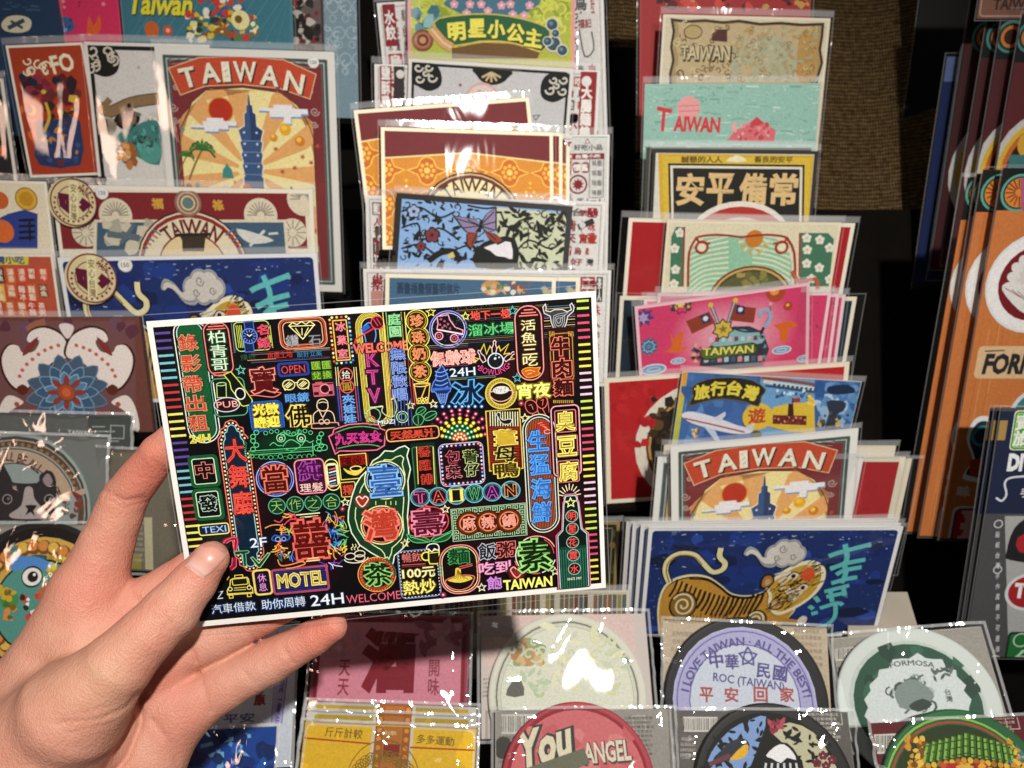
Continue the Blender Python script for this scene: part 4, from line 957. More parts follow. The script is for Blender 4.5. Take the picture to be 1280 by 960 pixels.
    for i, (ch, cc) in enumerate((('薑', '#f0e07a'), ('母', '#d8cc6a'), ('鴨', '#f0dc60'))): a.neon(ch, (175, 178, 185)[i], (610, 775, 935)[i], 215 if i < 2 else 235, 150, cc, ('#c8a830', '#1c1208', '#3c2c08')[i], '#1c0c08', a=.07, b=.02, g=.11)
    LB = '#e8685c'
    for q in ([(370, 300), (380, 250), (430, 235), (480, 270), (490, 340), (440, 370), (395, 350)], [(480, 260), (500, 210), (550, 195), (590, 230), (580, 290), (540, 320), (500, 300)]): a.line(q, 9, LB, closed=True, smooth=3); 
    a.line([(405, 290), (430, 280), (450, 330)], 7, LB); a.line([(525, 240), (550, 230), (540, 290)], 7, LB)
    a.line([(440, 370), (460, 430), (500, 445)], 9, LB, smooth=3); a.line([(540, 320), (580, 400), (570, 430)], 9, LB, smooth=3); a.line([(490, 330), (520, 400), (560, 430)], 9, LB, smooth=3)
    a.line([(590, 210), (600, 280), (608, 360)], 7, LB, smooth=3)
    a.star(368, 415, 44, '#f0ecb0', 9)
    f8(620, 570)
    capsule(450, 175, 320, 1230, '#e9e4c8', '#bfe0e0', '#1a1414', '#c85a2c', 15, 10, 28)
    f8(610, 470)
    for i, ch in enumerate('生猛海鮮'): a.neon(ch, (498, 515, 530, 540)[i], (640, 875, 1115, 1350)[i], 190, 200, '#5aa4ee', '#2c66c0', '#10203c', a=.055, b=-.005, g=.09)
    a.poly([(480, 470), (560, 440), (600, 470), (620, 550), (560, 560), (500, 520)], '#a82a20', smooth=3)
    for i in range(4): a.line([(495+i*22, 470+i*12), (540+i*22, 455+i*25)], 8, '#f08a70')
    a.ring(590, 548, 32, 8, '#f0b0a0', ry=20)
    # stinky tofu
    a.frame(778, 640, 275, 720, 11, '#f0b0bc', r=50, glow='#3a0d18', gw=12)
    for i, ch in enumerate('臭豆腐'):
        x, v = (770, 785, 800)[i], (442, 690, 942)[i]; a.box(x, v, 212, 225, '#2c0c0e', r=16); a.frame(x, v, 208, 222, 9, '#e07a80', r=16)
        a.neon(ch, x, v, 178, 190, '#f3e670', '#8a6c18', '#2a1408', a=.05, b=-.01, g=.08)
    # ---- C1/C2: pawn, barber, match, double joy, island
    f8(340, 570)
    a.disc(35, 222, 190, '#140a18'); a.ring(35, 222, 186, 10, '#a8b8f0', glow='#182058', gw=12); a.ring(35, 222, 165, 9, '#6a7ce0')
    a.neon('當', 35, 220, 235, 265, '#ee7a62', '#4a100c', '#4a100c', a=.072, b=.018, g=.1)
    a.box(388, 195, 290, 360, '#38102c', r=50); a.frame(388, 195, 292, 362, 12, '#f29cb0', r=52, glow='#5a1024', gw=16)
    a.neon('純', 385, 135, 215, 195, '#a84aa8', '#4a0c44', None, a=.06, b=.015); a.neon('理髮', 400, 305, 230, 92, '#f5c8c4', '#f5ded8', '#5a1418', a=.01, b=-.02)
    a.box(607, 180, 120, 250, '#ecebb0', r=40); a.frame(607, 180, 130, 330, 11, '#ece98a', r=64); a.box(608, 185, 82, 210, '#10141c')
    for i in range(7): a.line([(572, 130+i*30), (644, 110+i*30)], 13, ('#e07068', '#e8eef0', '#5a90c8')[i % 3])
    for i, ch in enumerate('天作之合'):
        x, v = (50, 232, 412, 595)[i], (500, 483, 470, 455)[i]; a.disc(x, v, 86, '#0f3a1e'); a.ring(x, v, 84, 9, '#5fb08a'); a.neon(ch, x, v, 118, 118, '#9fd07a', None, '#0b2412', a=-.012, g=.03)
    a.box(820, 40, 290, 110, '#8a1410'); a.frame(815, 100, 270, 260, 9, '#f0e070')
    for _ in range(60): a.disc(820+rng.uniform(-130, 130), 42+rng.uniform(-48, 48), 5, rng.choice(('#c83a2a', '#5a0c0a')), n=5)
    a.neon('糖炒', 800, 42, 200, 90, '#5a0c0a', None, a=.01)
    a.poly([(715, 115), (760, 170), (860, 185), (940, 100), (870, 140), (780, 145)], '#e8cf4c', smooth=3); a.ring(840, 120, 55, 11, '#f4e478', ry=26)
    a.box(765, 325, 140, 150, '#4a100c', r=10); a.frame(765, 325, 145, 155, 9, '#ecd25c', r=14); a.neon('糬', 765, 330, 105, 105, '#d85038', None, a=.01)
    # island outline
    IS = [(700, 1060), (640, 1010), (520, 930)]
    OUT = [(1215, -55), (1130, -60), (1075, 0), (1010, 40), (960, 130), (890, 200), (840, 280), (800, 400), (768, 540), (765, 640), (800, 760), (880, 880), (1000, 960), (1090, 1010), (1130, 1060), (1140, 1110), (1165, 1095), (1185, 1120), (1215, 1050), (1225, 985), (1280, 940), (1340, 880), (1370, 780), (1355, 600), (1370, 420), (1360, 240), (1385, 120), (1350, -10), (1370, -80), (1330, -110), (1270, -90)]
    a.poly(OUT, '#153a22'); a.line(OUT, 12, '#e4f2d4', closed=True)
    INN = [(1115+(x-1115)*.80, 490+(v-490)*.84) for x, v in OUT]; a.line(INN, 10, '#dcecb0', closed=True)
    for x in (1040, 1140, 1190, 1240): a.line([(x, 440), (x, 480)], 8, '#d8e08a')
    a.disc(1130, 232, 205, '#0c0e14'); a.ring(1130, 232, 200, 12, '#efe9a0'); a.disc(1130, 232, 190, '#0e1a30'); a.ring(1130, 232, 178, 10, '#8fc0ee')
    a.neon('臺', 1135, 235, 300, 320, '#8cc0f0', '#2c5aa8', '#0e1a30', a=.055, b=.005, g=.08)
    a.disc(1100, 680, 212, '#140808'); a.ring(1100, 680, 205, 12, '#efe9a0'); a.disc(1100, 680, 194, '#2a0a08'); a.ring(1100, 680, 184, 10, '#f08a70')
    a.neon('灣', 1095, 680, 320, 310, '#f0806a', '#b83a28', '#2a0a08', a=.072, b=.018, g=.08)
    HT = lambda x, v, s_: [(x, v+s_), (x-s_*1.0, v-s_*.15), (x-s_*.95, v-s_*.6), (x-s_*.5, v-s_*.85), (x, v-s_*.45), (x+s_*.5, v-s_*.85), (x+s_*.95, v-s_*.6), (x+s_*1.0, v-s_*.15)]
    a.blob(905, 440, 90, '#b02a22', '#153a22'); a.line(HT(905, 440, 56), 13, '#f6d2c4', closed=True, smooth=3)
    a.star(735, 452, 42, '#f0ecc0', 9); a.blob(705, 528, 34, '#c03a58'); a.disc(705, 528, 9, '#f0b0c0', n=8)
    for q in ([(240, 590), (480, 568)], [(280, 615), (462, 598)]): a.line(q, 12, '#f2eeb4')
    a.neon('囍', 390, 830, 330, 400, '#ec6a5a', '#5a100e', '#4a0c0e', a=.072, b=.018, g=.1)
    # dragon and phoenix scraps
    def scraps(cx, cy, cols, n_, sx, sy, sd):
        q = random.Random(sd)
        for i in range(n_):
            x, v = cx+q.uniform(-sx, sx), cy+q.uniform(-sy, sy); t = q.uniform(0, 6.28); l_ = q.uniform(22, 55)
            a.line([(x-l_*math.cos(t), v-l_*math.sin(t)), (x+q.uniform(-16, 16), v+q.uniform(-16, 16)), (x+l_*math.cos(t), v+l_*math.sin(t))], q.uniform(7, 12), q.choice(cols), smooth=3)
    a.line([(20, 640), (80, 660), (130, 600), (180, 570), (240, 620), (170, 640), (120, 690)], 11, '#e04a6a', smooth=3); a.line([(-70, 720), (0, 690), (90, 690), (130, 740), (40, 735)], 11, '#f0a050', smooth=3)
    scraps(140, 735, ('#e8e060', '#8fd05a', '#f0a050'), 9, 60, 30, 1); scraps(180, 600, ('#f08040', '#e83a60', '#f0c050'), 6, 40, 30, 2)
    a.line([(0, 830), (30, 790), (80, 800), (120, 780), (180, 800), (150, 840), (60, 850)], 14, '#2f5cc0', smooth=3, closed=True); a.ring(60, 830, 24, 8, '#9ab8f0'); a.ring(120, 825, 20, 8, '#9ab8f0')
    scraps(95, 930, ('#f0d050', '#f08a40', '#e8e878', '#e0502c'), 16, 70, 60, 3); scraps(150, 1010, ('#2f5cc0', '#5a8ae0', '#2c8a60'), 9, 80, 30, 4)
    a.line([(60, 1030), (90, 1090), (190, 1080), (300, 1050), (330, 1075), (220, 1110), (140, 1120)], 12, '#f09a50', smooth=3)
    scraps(620, 640, ('#f08a40', '#e85a3c', '#4a70d8', '#f0c850', '#5aa0e0'), 18, 90, 60, 5); scraps(640, 770, ('#3a78d8', '#6ab0e8', '#3c5cc0'), 10, 80, 35, 6)
    scraps(715, 780, ('#48b868', '#8fd868', '#e8e060'), 14, 40, 110, 7); scraps(660, 880, ('#2f5cc0', '#4aa0c8', '#7ad0e0'), 8, 60, 30, 8)
    scraps(660, 950, ('#f0e050', '#e8d848', '#c83a6a', '#f0a040'), 14, 90, 40, 9); scraps(600, 1080, ('#3a4ad0', '#d84a6a', '#e8e8f0'), 9, 90, 30, 10)
    # dumplings
    f8(370, 660)
    for (x, v) in ((545, 272), (640, 245), (640, 288)): a.ring(x, v, 52, 9, '#f0e6c8', ry=34)
    a.ring(605, 290, 118, 10, '#f4ecd0', ry=50, a0=0, a1=180)
    for x in (565, 595, 628): a.line([(x, 210), (x-10, 190), (x+10, 170), (x, 148)], 8, '#efe6a8', smooth=3)
    for q in ([(118, 305), (228, 293)], [(102, 332), (240, 318)]): a.line(q, 12, '#f4e69a')
    a.disc(812, 452, 190, '#3a100c'); a.ring(812, 452, 188, 9, '#f0b04c'); a.ring(812, 452, 160, 34, '#a83424'); a.disc(812, 452, 135, '#0c140c')
    for i in range(36): t = i*6.283/36; a.disc(812+160*math.cos(t), 452+160*math.sin(t), 9, '#e07a4c', n=4)
    a.ring(812, 452, 188, 11, '#2c6a4c', a0=-60, a1=10)
    a.neon('茶', 825, 450, 250, 235, '#8fd070', '#0f2410', '#10301a', a=.072, b=.018, g=.09)
    a.neon('24H', 312, 712, 330, 118, '#f4f8fa', None, '#1c3a64', a=.005, g=.05)
    a.txt('WELCOME', 775, 690, 545, 92, '#5a1224', .04); a.txt('WELCOME', 775, 690, 545, 92, '#ec7488', -.012)
    # ---- C3: TAIWAN circles, peach, meander, hotpot
    f8(480, 570)
    TC = ((363, 403, 'T', '#e86a9a', '#3a0f30'), (545, 395, 'A', '#f0685c', '#2a0c10'), (722, 382, 'I', '#f4e468', '#141410'), (902, 365, 'W', '#6fc88a', '#0f3420'), (1080, 348, 'A', '#c85ab8', '#2c0f38'), (1262, 332, 'N', '#f0945c', '#1c100c'))
    for x, v, ch, cc, bg in TC: a.disc(x, v, 98, '#0f1c20'); a.ring(x, v, 94, 12, '#6cb6c4'); a.ring(x, v, 78, 6, '#3f8a9a'); a.disc(x, v, 72, bg)
    for x, v, ch, cc, bg in TC: a.neon(ch, x, v, 100 if ch != 'I' else 55, 108, cc, bg, None, a=.075, b=.02)
    a.disc(445, 645, 200, '#36090e', ry=160); a.ring(445, 645, 200, 10, '#e0504c', ry=160); a.line([(390, 510), (400, 480), (480, 500)], 9, '#e0504c')
    for q in ([(230, 770), (300, 790), (400, 800), (460, 845), (330, 855), (265, 830)], [(470, 840), (510, 790), (600, 770), (690, 730), (650, 810), (570, 845)]):
        a.poly(q, '#14522a', smooth=3); a.line(q, 9, '#5cb870', closed=True, smooth=3)
    a.line([(260, 795), (440, 845)], 6, '#8fd890'); a.line([(490, 835), (670, 750)], 6, '#8fd890')
    a.neon('壽', 440, 650, 300, 265, '#f08aa8', '#5a0f24', '#4a0c14', a=.072, b=.018, g=.09)
    a.star(612, 520, 42, '#f0ecc0', 9); a.star(212, 860, 42, '#f0d8a0', 9)
    f8(500, 650)
    MX, MY, MW, MH = 890, 10, 740, 340
    a.box(MX, MY, MW, MH, '#101812'); a.frame(MX, MY, MW, MH, 8, '#a8c8a0')
    def key_(lx, ly, s_, fl):
        q = [(-.5, .5), (-.5, -.5), (.5, -.5), (.5, .25), (-.1, .25), (-.1, -.1), (.15, -.1)]
        q = [(lx+s_*x*fl, ly+s_*v) for x, v in q]; a._strip(a.loc(MX, MY, q), 8*a.k(MX, MY), '#a9cfa0', False)
    n_ = 11
    for i in range(n_): x = -MW/2+34+(MW-68)*i/(n_-1); key_(x, -MH/2+36, 46, 1 if i % 2 else -1); key_(x, MH/2-36, 46, 1 if i % 2 else -1)
    for i in range(1, 5): v = -MH/2+36+(MH-72)*i/5; key_(-MW/2+36, v, 46, 1); key_(MW/2-36, v, 46, -1)
    a.box(MX, MY, MW-150, MH-140, '#2a0a06'); a.frame(MX, MY, MW-150, MH-140, 8, '#d8a890')
    f8(480, 570)
    for (x, v, ch) in ((848, 660, '麻'), (1040, 648, '辣'), (1245, 630, '鍋')):
        a.blob(x, v, 130, '#c8641c', '#2a0a06'); a.disc(x, v, 92, '#4a100c'); a.ring(x, v, 90, 12, '#f58a58'); a.neon(ch, x, v, 128, 128, '#f5b09c', '#e8604c', '#5a120c', a=.03, b=-.02, g=.07)
    # ---- D3: beer, noodles, rice, heart
    f8(500, 650)
    a.box(195, 525, 405, 520, '#0e0c12', r=50); a.frame(195, 525, 400, 515, 10, '#7a8ab8', r=55)
    for i in range(11): t = -170+i*34; a._strip(a.loc(195, 525, [(t, -246), (t+16, -246)]), 7*a.k(195, 525), '#e8eef8', False); a._strip(a.loc(195, 525, [(t, 246), (t+16, 246)]), 7*a.k(195, 525), '#e8eef8', False)
    for i in range(13): t = -215+i*34; a._strip(a.loc(195, 525, [(-190, t), (-190, t+16)]), 7*a.k(195, 525), '#e8eef8', False); a._strip(a.loc(195, 525, [(190, t), (190, t+16)]), 7*a.k(195, 525), '#e8eef8', False)
    a.box(118, 362, 195, 112, '#5a0f14'); a.neon('暢飲', 118, 362, 190, 100, '#f08a84', None, '#3a0a0c', a=-.005, g=.06)
    lines(20, 255, (440, 458), ('#d8605c', '#8a2c2c'), 8)
    MG = [(285, 300), (390, 280), (395, 405), (375, 425), (300, 425), (288, 400)]
    a.poly(MG, '#1a1808'); a.line(MG, 12, '#f2ea5a', closed=True); a.ring(262, 350, 44, 14, '#f2ea5a', a0=60, a1=300); a.line([(290, 320), (390, 308)], 8, '#f2ea5a')
    BF = [(265, 275), (280, 240), (320, 225), (370, 230), (390, 260), (380, 290), (345, 275), (320, 305), (290, 280)]; a.poly(BF, '#101010', smooth=3); a.line(BF, 10, '#f6f4ea', closed=True, smooth=3)
    a.neon('100元', 188, 515, 325, 108, '#f8f0b0', None, '#5a4c10', a=.02, g=.07); a.neon('熱炒', 195, 655, 320, 150, '#f8ee7c', None, '#5a4c10', a=.015, g=.07)
    a.frame(598, 480, 385, 520, 11, '#f0908a', r=165, glow='#4a0f10', gw=12); a.frame(598, 480, 345, 480, 9, '#f5d8a0', r=150); a.box(598, 480, 325, 460, '#140c0a', r=140)
    for i in range(6): a.box(405, 445+i*18, 42, 9, ('#3f9a7a', '#6ac8a0')[i % 2]); a.box(780, 415+i*20, 40, 9, ('#d84a4a', '#8a2c2c')[i % 2])
    a.neon('麵', 588, 345, 200, 160, '#4fa860', '#123c1c', None, a=.06, b=.02)
    a.line([(455, 590), (595, 540), (735, 545), (730, 600), (690, 655), (595, 685), (500, 660)], 10, '#ec7a6a', closed=True, smooth=3)
    a.poly([(475, 590), (545, 555), (555, 470), (605, 475), (612, 545), (690, 545), (720, 575), (600, 612)], '#e8cc50', smooth=3)
    for i in range(6): a.line([(500+i*36, 575), (560+i*14, 545), (575, 480)], 6, '#8a6c14', smooth=3)
    for q in ([(585, 475), (725, 438)], [(590, 452), (722, 422)]): a.line(q, 9, '#e05a5c')
    a.blob(432, 732, 34, '#d04a78'); a.disc(432, 732, 10, '#f6b8cc', n=8)
    a.neon('飯', 870, 300, 165, 165, '#c8ccd8', '#1c1c24', None, a=.06, b=.02); a.neon('粥', 1060, 280, 175, 155, '#e87a74', '#3a0f10', None, a=.06, b=.02)
    a.neon('吃到', 945, 462, 315, 130, '#f0a0c4', '#e8d0e8', '#4a1440', a=.025, b=-.03, g=.07); a.neon('飽', 945, 628, 145, 135, '#d890e0', '#c86cd0', '#3a1450', a=.02, b=-.025, g=.07)
    a.star(815, 660, 44, '#f0e8c0', 9)
    a.blob(1165, 510, 100, '#a02428'); a.line(HT(1165, 505, 58), 13, '#f5a89c', closed=True, smooth=3)
    for q in ([(1145, 395), (1165, 440)], [(1172, 390), (1185, 432)]): a.line(q, 9, '#ee7468')
    # ---- C4/D4: vegetarian, bottle
    f8(620, 650)
    a.disc(395, 335, 200, '#1a0d0c'); a.ring(395, 335, 200, 10, '#eeb0a0', a0=-120, a1=-20); a.ring(395, 335, 200, 10, '#e8f0e0', a0=150, a1=250); a.ring(395, 335, 200, 10, '#f4e8d8', a0=20, a1=75); a.ring(395, 335, 200, 10, '#e05a54', a0=80, a1=140)
    a.ring(395, 335, 178, 8, '#e0504c', a0=-60, a1=0)
    a.neon('素', 385, 338, 300, 320, '#9fe07a', '#10240c', '#12381a', a=.072, b=.018, g=.09)
    a.neon('TAIWAN', 315, 615, 480, 100, '#f6f07a', None, '#5a5410', a=.03, g=.06); a.star(585, 498, 42, '#f0e4b8', 9)
    f8(620, 570)
    for i in range(9):
        t = math.radians(-170+i*20); x, v = 732, 400; a.line([(x+62*math.cos(t), v+62*math.sin(t)), (x+118*math.cos(t), v+125*math.sin(t))], 9, '#f3eec0')
    BO = [(-48, -640), (48, -640), (62, -600), (60, -570), (72, -545), (95, -215), (150, -150), (150, 520), (120, 560), (-120, 560), (-150, 520), (-150, -150), (-95, -215), (-72, -545), (-60, -570), (-62, -600)]
    BO = [(x*.95, v*.83) for x, v in BO]
    q = a.loc(762, 890, BO); kk = a.k(762, 890); a.add([(x_+(x_-q[0][0])*0, y_) for x_, y_ in a.loc(762, 890, [(x*1.13, v*1.03) for x, v in BO])], [list(range(len(BO)))[::-1]], '#5c0f24')
    a._strip(a.loc(762, 890, [(x*1.13, v*1.03) for x, v in BO]), 9*kk, '#e8789a', True); a.add(q, [list(range(len(q)))[::-1]], '#0c1814'); a._strip(q, 9*kk, '#a8d8d0', True)
    a.box(770, 1110, 262, 480, '#14382c', r=8)
    for i in range(11): a._strip(a.loc(770, 1090, [(-120+i*24, -190), (-120+i*24, 240)]), 9*kk, '#2c6a52', False)
    a.star(740, 452, 50, '#eef0a0', 10)
    for ch, x, v in (('明', 752, 585), ('星', 757, 712), ('花', 760, 845), ('露', 768, 975), ('水', 778, 1110)):
        a.disc(x, v, 62, '#101c18'); a.ring(x, v, 60, 8, '#8fb8a8'); a.disc(x, v, 54, '#2a0c10'); a.neon(ch, x, v, 82, 82, '#e0504a', None, a=.015)
    a.txt('SINCE 1907', 778, 1208, 140, 26, '#e8e4c8', .01)
    return a.done()
art_held()
# ---------------------------------------------------------------- artwork of the cards in the rack
def A_(key, surf=None): return Art(surf or K[key])
def price(c, cx, cy, r, s_='150', parent=None):
    a = Art(c, z0=c.z1+.0006); a.at(0, 0, 1); a.disc(cx, cy, r, '#e9e7e2'); a.ring(cx, cy, r*.93, r*.08, '#c9c6c0'); a.txt(s_, cx, cy, r*1.1, r*.6, '#55534f', .01)
    return a.done('price_sticker')
def taiwan_card(key, X):
    """upright sunrise card; X maps the reading frame of the left-column card to this one (local units)"""
    c = K[key]; a = A_(key); k = c.W/224.0; m = 9*k
    a.fill(m, '#5d6a68', 2*k); a.framel(m+2.2*k, 1.0*k, '#2c3836'); a.framel(m+4.6*k, .9*k, '#c9cfc8'); a.framel(m+6.6*k, .8*k, '#2f3b39')
    a.rectl(m+8*k, m+8*k, c.W-m-8*k, c.H-m-8*k, '#7a2f33', 2*k)
    ky = (K['taiwan1'].loc(300, 200)[1]-K['taiwan1'].loc(300, 80)[1])/120; L = lambda x, y: ((x-25)/5.565*k, (y-62)/5.565*k*ky)        # zoomed reading -> card units (top edge straightened)
    def Q(pts, col, sm=0):
        if sm: pts = spline(pts, True, sm)
        a.add([L(*p) for p in pts], [list(range(len(pts)))[::-1]], col)
    def ln(pts, wd, col, closed=False, sm=0):
        if sm: pts = spline(pts, closed, sm)
        a._strip([L(*p) for p in pts], wd/5.565*k, col, closed)
    bt = c.H*5.565/k
    # corner swirls
    rng = random.Random(4)
    for sx in (-1, 1):
        for i in range(9): y = 130+i*12; ln([(620+sx*(500-i*4), y+10), (620+sx*(430-i*14), y-5+i), (620+sx*(300), y-40)], 4, '#a98a84' if i % 2 else '#3c1c20')
        for (x, y, r) in ((500, 470, 34), (470, 330, 22), (495, 560, 26)):
            q = [(620+sx*x+r*(1-i/16)*math.cos(i*.7), y+r*(1-i/16)*math.sin(i*.7)) for i in range(15)]; ln(q, 7, '#b9a39a')
    # sunburst window
    WN = [(150, bt-90), (150, 640), (190, 560), (225, 500), (255, 430), (360, 345), (620, 318), (880, 345), (1000, 430), (1050, 520), (1080, 580), (1105, 660), (1105, bt-90)]
    Q(WN, '#efdf9c'); a_old = a.clip
    cx, cy = 640, 900
    for i in range(22):
        if i % 2: continue
        t0, t1 = [2*math.pi*(j)/22-.1 for j in (i, i+1)]
        R = [(cx+r*math.cos(t), cy+r*math.sin(t)) for r, t in ((90, t0), (1500, t0), (1500, t1), (90, t1))]
        q = []
        for s_ in range(13): f_ = s_/12; q.append((R[0][0]+(R[1][0]-R[0][0])*f_, R[0][1]+(R[1][1]-R[0][1])*f_))
        q2 = []
        for s_ in range(13): f_ = s_/12; q2.append((R[3][0]+(R[2][0]-R[3][0])*f_, R[3][1]+(R[2][1]-R[3][1])*f_))
        cl = lambda p: (min(max(p[0], 152), 1103), min(max(p[1], 335+max(0, abs(p[0]-630)-250)*.95), bt-92))
        a.add([L(*cl(p)) for p in q]+[L(*cl(p)) for p in q2], [[j, j+13, j+14, j+1] for j in range(12)], '#e2a868')
    for x, y, r in ((300, 780, 120), (1000, 800, 140), (700, 700, 160)): pass
    ln(WN, 7, '#5a2c2a')
    # lettered ribbon
    RB = [(112, 205), (330, 128), (620, 100), (920, 125), (1140, 215), (1090, 385), (880, 318), (620, 300), (360, 318), (180, 385)]
    Q([(x, y+6) for x, y in RB], '#2e2422'); Q(RB, '#c14a30'); ln(RB, 7, '#e0b48a', True)
    for ch, x, y, rot, w_ in (('T', 245, 262, -13, 105), ('A', 400, 228, -7, 118), ('I', 512, 217, -3, 34), ('W', 645, 212, 0, 150), ('A', 815, 235, 7, 118), ('N', 985, 275, 14, 120)):
        for dx, col, of in ((10, '#2c2320', .03), (0, '#ece4cc', .03)):
            v0, _, _ = glyphs(ch, 0, False); v, f, zj = glyphs(ch, of, False); ce = (v0.max(0)+v0.min(0))/2; sz = v0.max(0)-v0.min(0)
            q = (v-ce)*np.array([w_/sz[0], -125/sz[1]]); t = math.radians(rot); q = np.stack([q[:, 0]*math.cos(t)-q[:, 1]*math.sin(t)+x+dx, q[:, 0]*math.sin(t)+q[:, 1]*math.cos(t)+y+dx], 1)
            a.add([L(*p) for p in q], [list(z) for z in f], col, zj=zj)
        for i in range(5): a.add([(L(x-w_*.3+i*w_*.15, y-40+((i*37) % 80))[0]+.9*k*math.cos(j*1.257), L(x, y-40+((i*37) % 80))[1]+.9*k*math.sin(j*1.257)) for j in range(5)], [[4, 3, 2, 1, 0]], '#9a9488')
    # sun, clouds, tower, lanterns, palms
    def D(x, y, r, col, ry=None, n=24): Q([(x+r*math.cos(6.283*i/n), y+(ry or r)*math.sin(6.283*i/n)) for i in range(n)], col)
    D(455, 480, 92, '#d99a3c'); D(455, 480, 84, '#b8331e')
    def cloud(pts): Q([(x+6, y+12) for x, y in pts], '#7f9cc0'); Q(pts, '#e9e8ea')
    cloud([(230, 590), (320, 590), (320, 560), (350, 560), (350, 535), (470, 535), (470, 555), (560, 555), (560, 585), (500, 585), (500, 612), (430, 612), (430, 630), (330, 630), (330, 605), (230, 605)])
    cloud([(720, 455), (830, 455), (830, 430), (960, 430), (960, 455), (1070, 455), (1070, 490), (1020, 490), (1020, 510), (950, 510), (950, 560), (900, 560), (900, 515), (800, 515), (800, 475), (720, 475)])
    T_ = [(655, 365), (662, 365), (668, 440), (680, 440), (682, 490), (700, 500), (702, 585), (745, 615), (725, 690), (738, 700), (722, 770), (735, 780), (720, 850), (732, 860), (718, 940), (730, 950), (730, bt-95), (590, bt-95), (590, 950), (600, 940), (585, 860), (597, 850), (582, 780), (595, 770), (578, 700), (590, 690), (572, 615), (618, 585), (620, 500), (636, 490), (638, 440), (648, 440)]
    Q([(658+(x-658)*1.13, y-4) for x, y in T_], '#e9e2c8'); Q(T_, '#3c5680'); Q([(658, 370), (662, 365), (668, 440), (680, 440), (682, 490), (700, 500), (702, 585), (745, 615), (725, 690), (658, 690)], '#2c4068')
    for y in (630, 710, 790, 870): ln([(590, y+58), (728, y+58)], 6, '#6f8ab8'); D(610, y, 9, '#c9d4e6', n=6); D(700, y, 9, '#c9d4e6', n=6)
    for x, y, r, col in ((905, 600, 42, '#e8a824'), (820, 660, 28, '#d98c28'), (1005, 680, 36, '#cf7f26')): D(x, y, r, col); D(x-6, y-10, r*.5, '#f2c84c', n=12)
    for x, y, r in ((300, 760, 1), (185, 810, .6)):
        ln([(x-110*r, y+220*r), (x-60*r, y+110*r), (x, y)], 14*r, '#8a6a34', sm=4)
        for i in range(9): t = math.pi*(.95+1.15*i/8)+.0; ln([(x, y), (x+60*r*math.cos(t), y+50*r*math.sin(t)-8), (x+95*r*math.cos(t), y+80*r*math.sin(t)+30*r)], 15*r, '#3f7d38' if i % 2 else '#2c6430', sm=3)
    for x, y in ((830, 740), (1020, 790), (1130, 710), (960, 870), (1080, 830), (175, 620), (870, 900)): a.add([(L(x, y)[0]+(4 if j % 2 else 1.6)*k*math.sin(j*.628), L(x, y)[1]-(4 if j % 2 else 1.6)*k*math.cos(j*.628)) for j in range(10)], [list(range(10))[::-1]], '#b8543c' if x > 300 else '#6f8ab0')
    Q([(430, 960), (440, 900), (455, 880), (470, 850), (490, 880), (505, 900), (515, 960)], '#3f8a86')
    rr = random.Random(11)
    for i in range(60): x, y = rr.uniform(180, 1080), rr.uniform(980, bt-120); D(x, y, rr.uniform(10, 34), rr.choice(('#c9582c', '#3f7d38', '#e0b050', '#7a4a2c', '#5f86a8', '#d9d2b8')), n=7)
    a.done()
taiwan_card('taiwan1', None); taiwan_card('taiwan2', None)
c = K['taiwan3']; a = A_('taiwan3'); a.fill(8, '#5d6a68'); a.framel(11, 1.2, '#2c3836'); a.framel(14, 1, '#c9cfc8'); a.fill(17, '#d9b878'); a.done()
price(K['taiwan1'], 392, 78, 7)
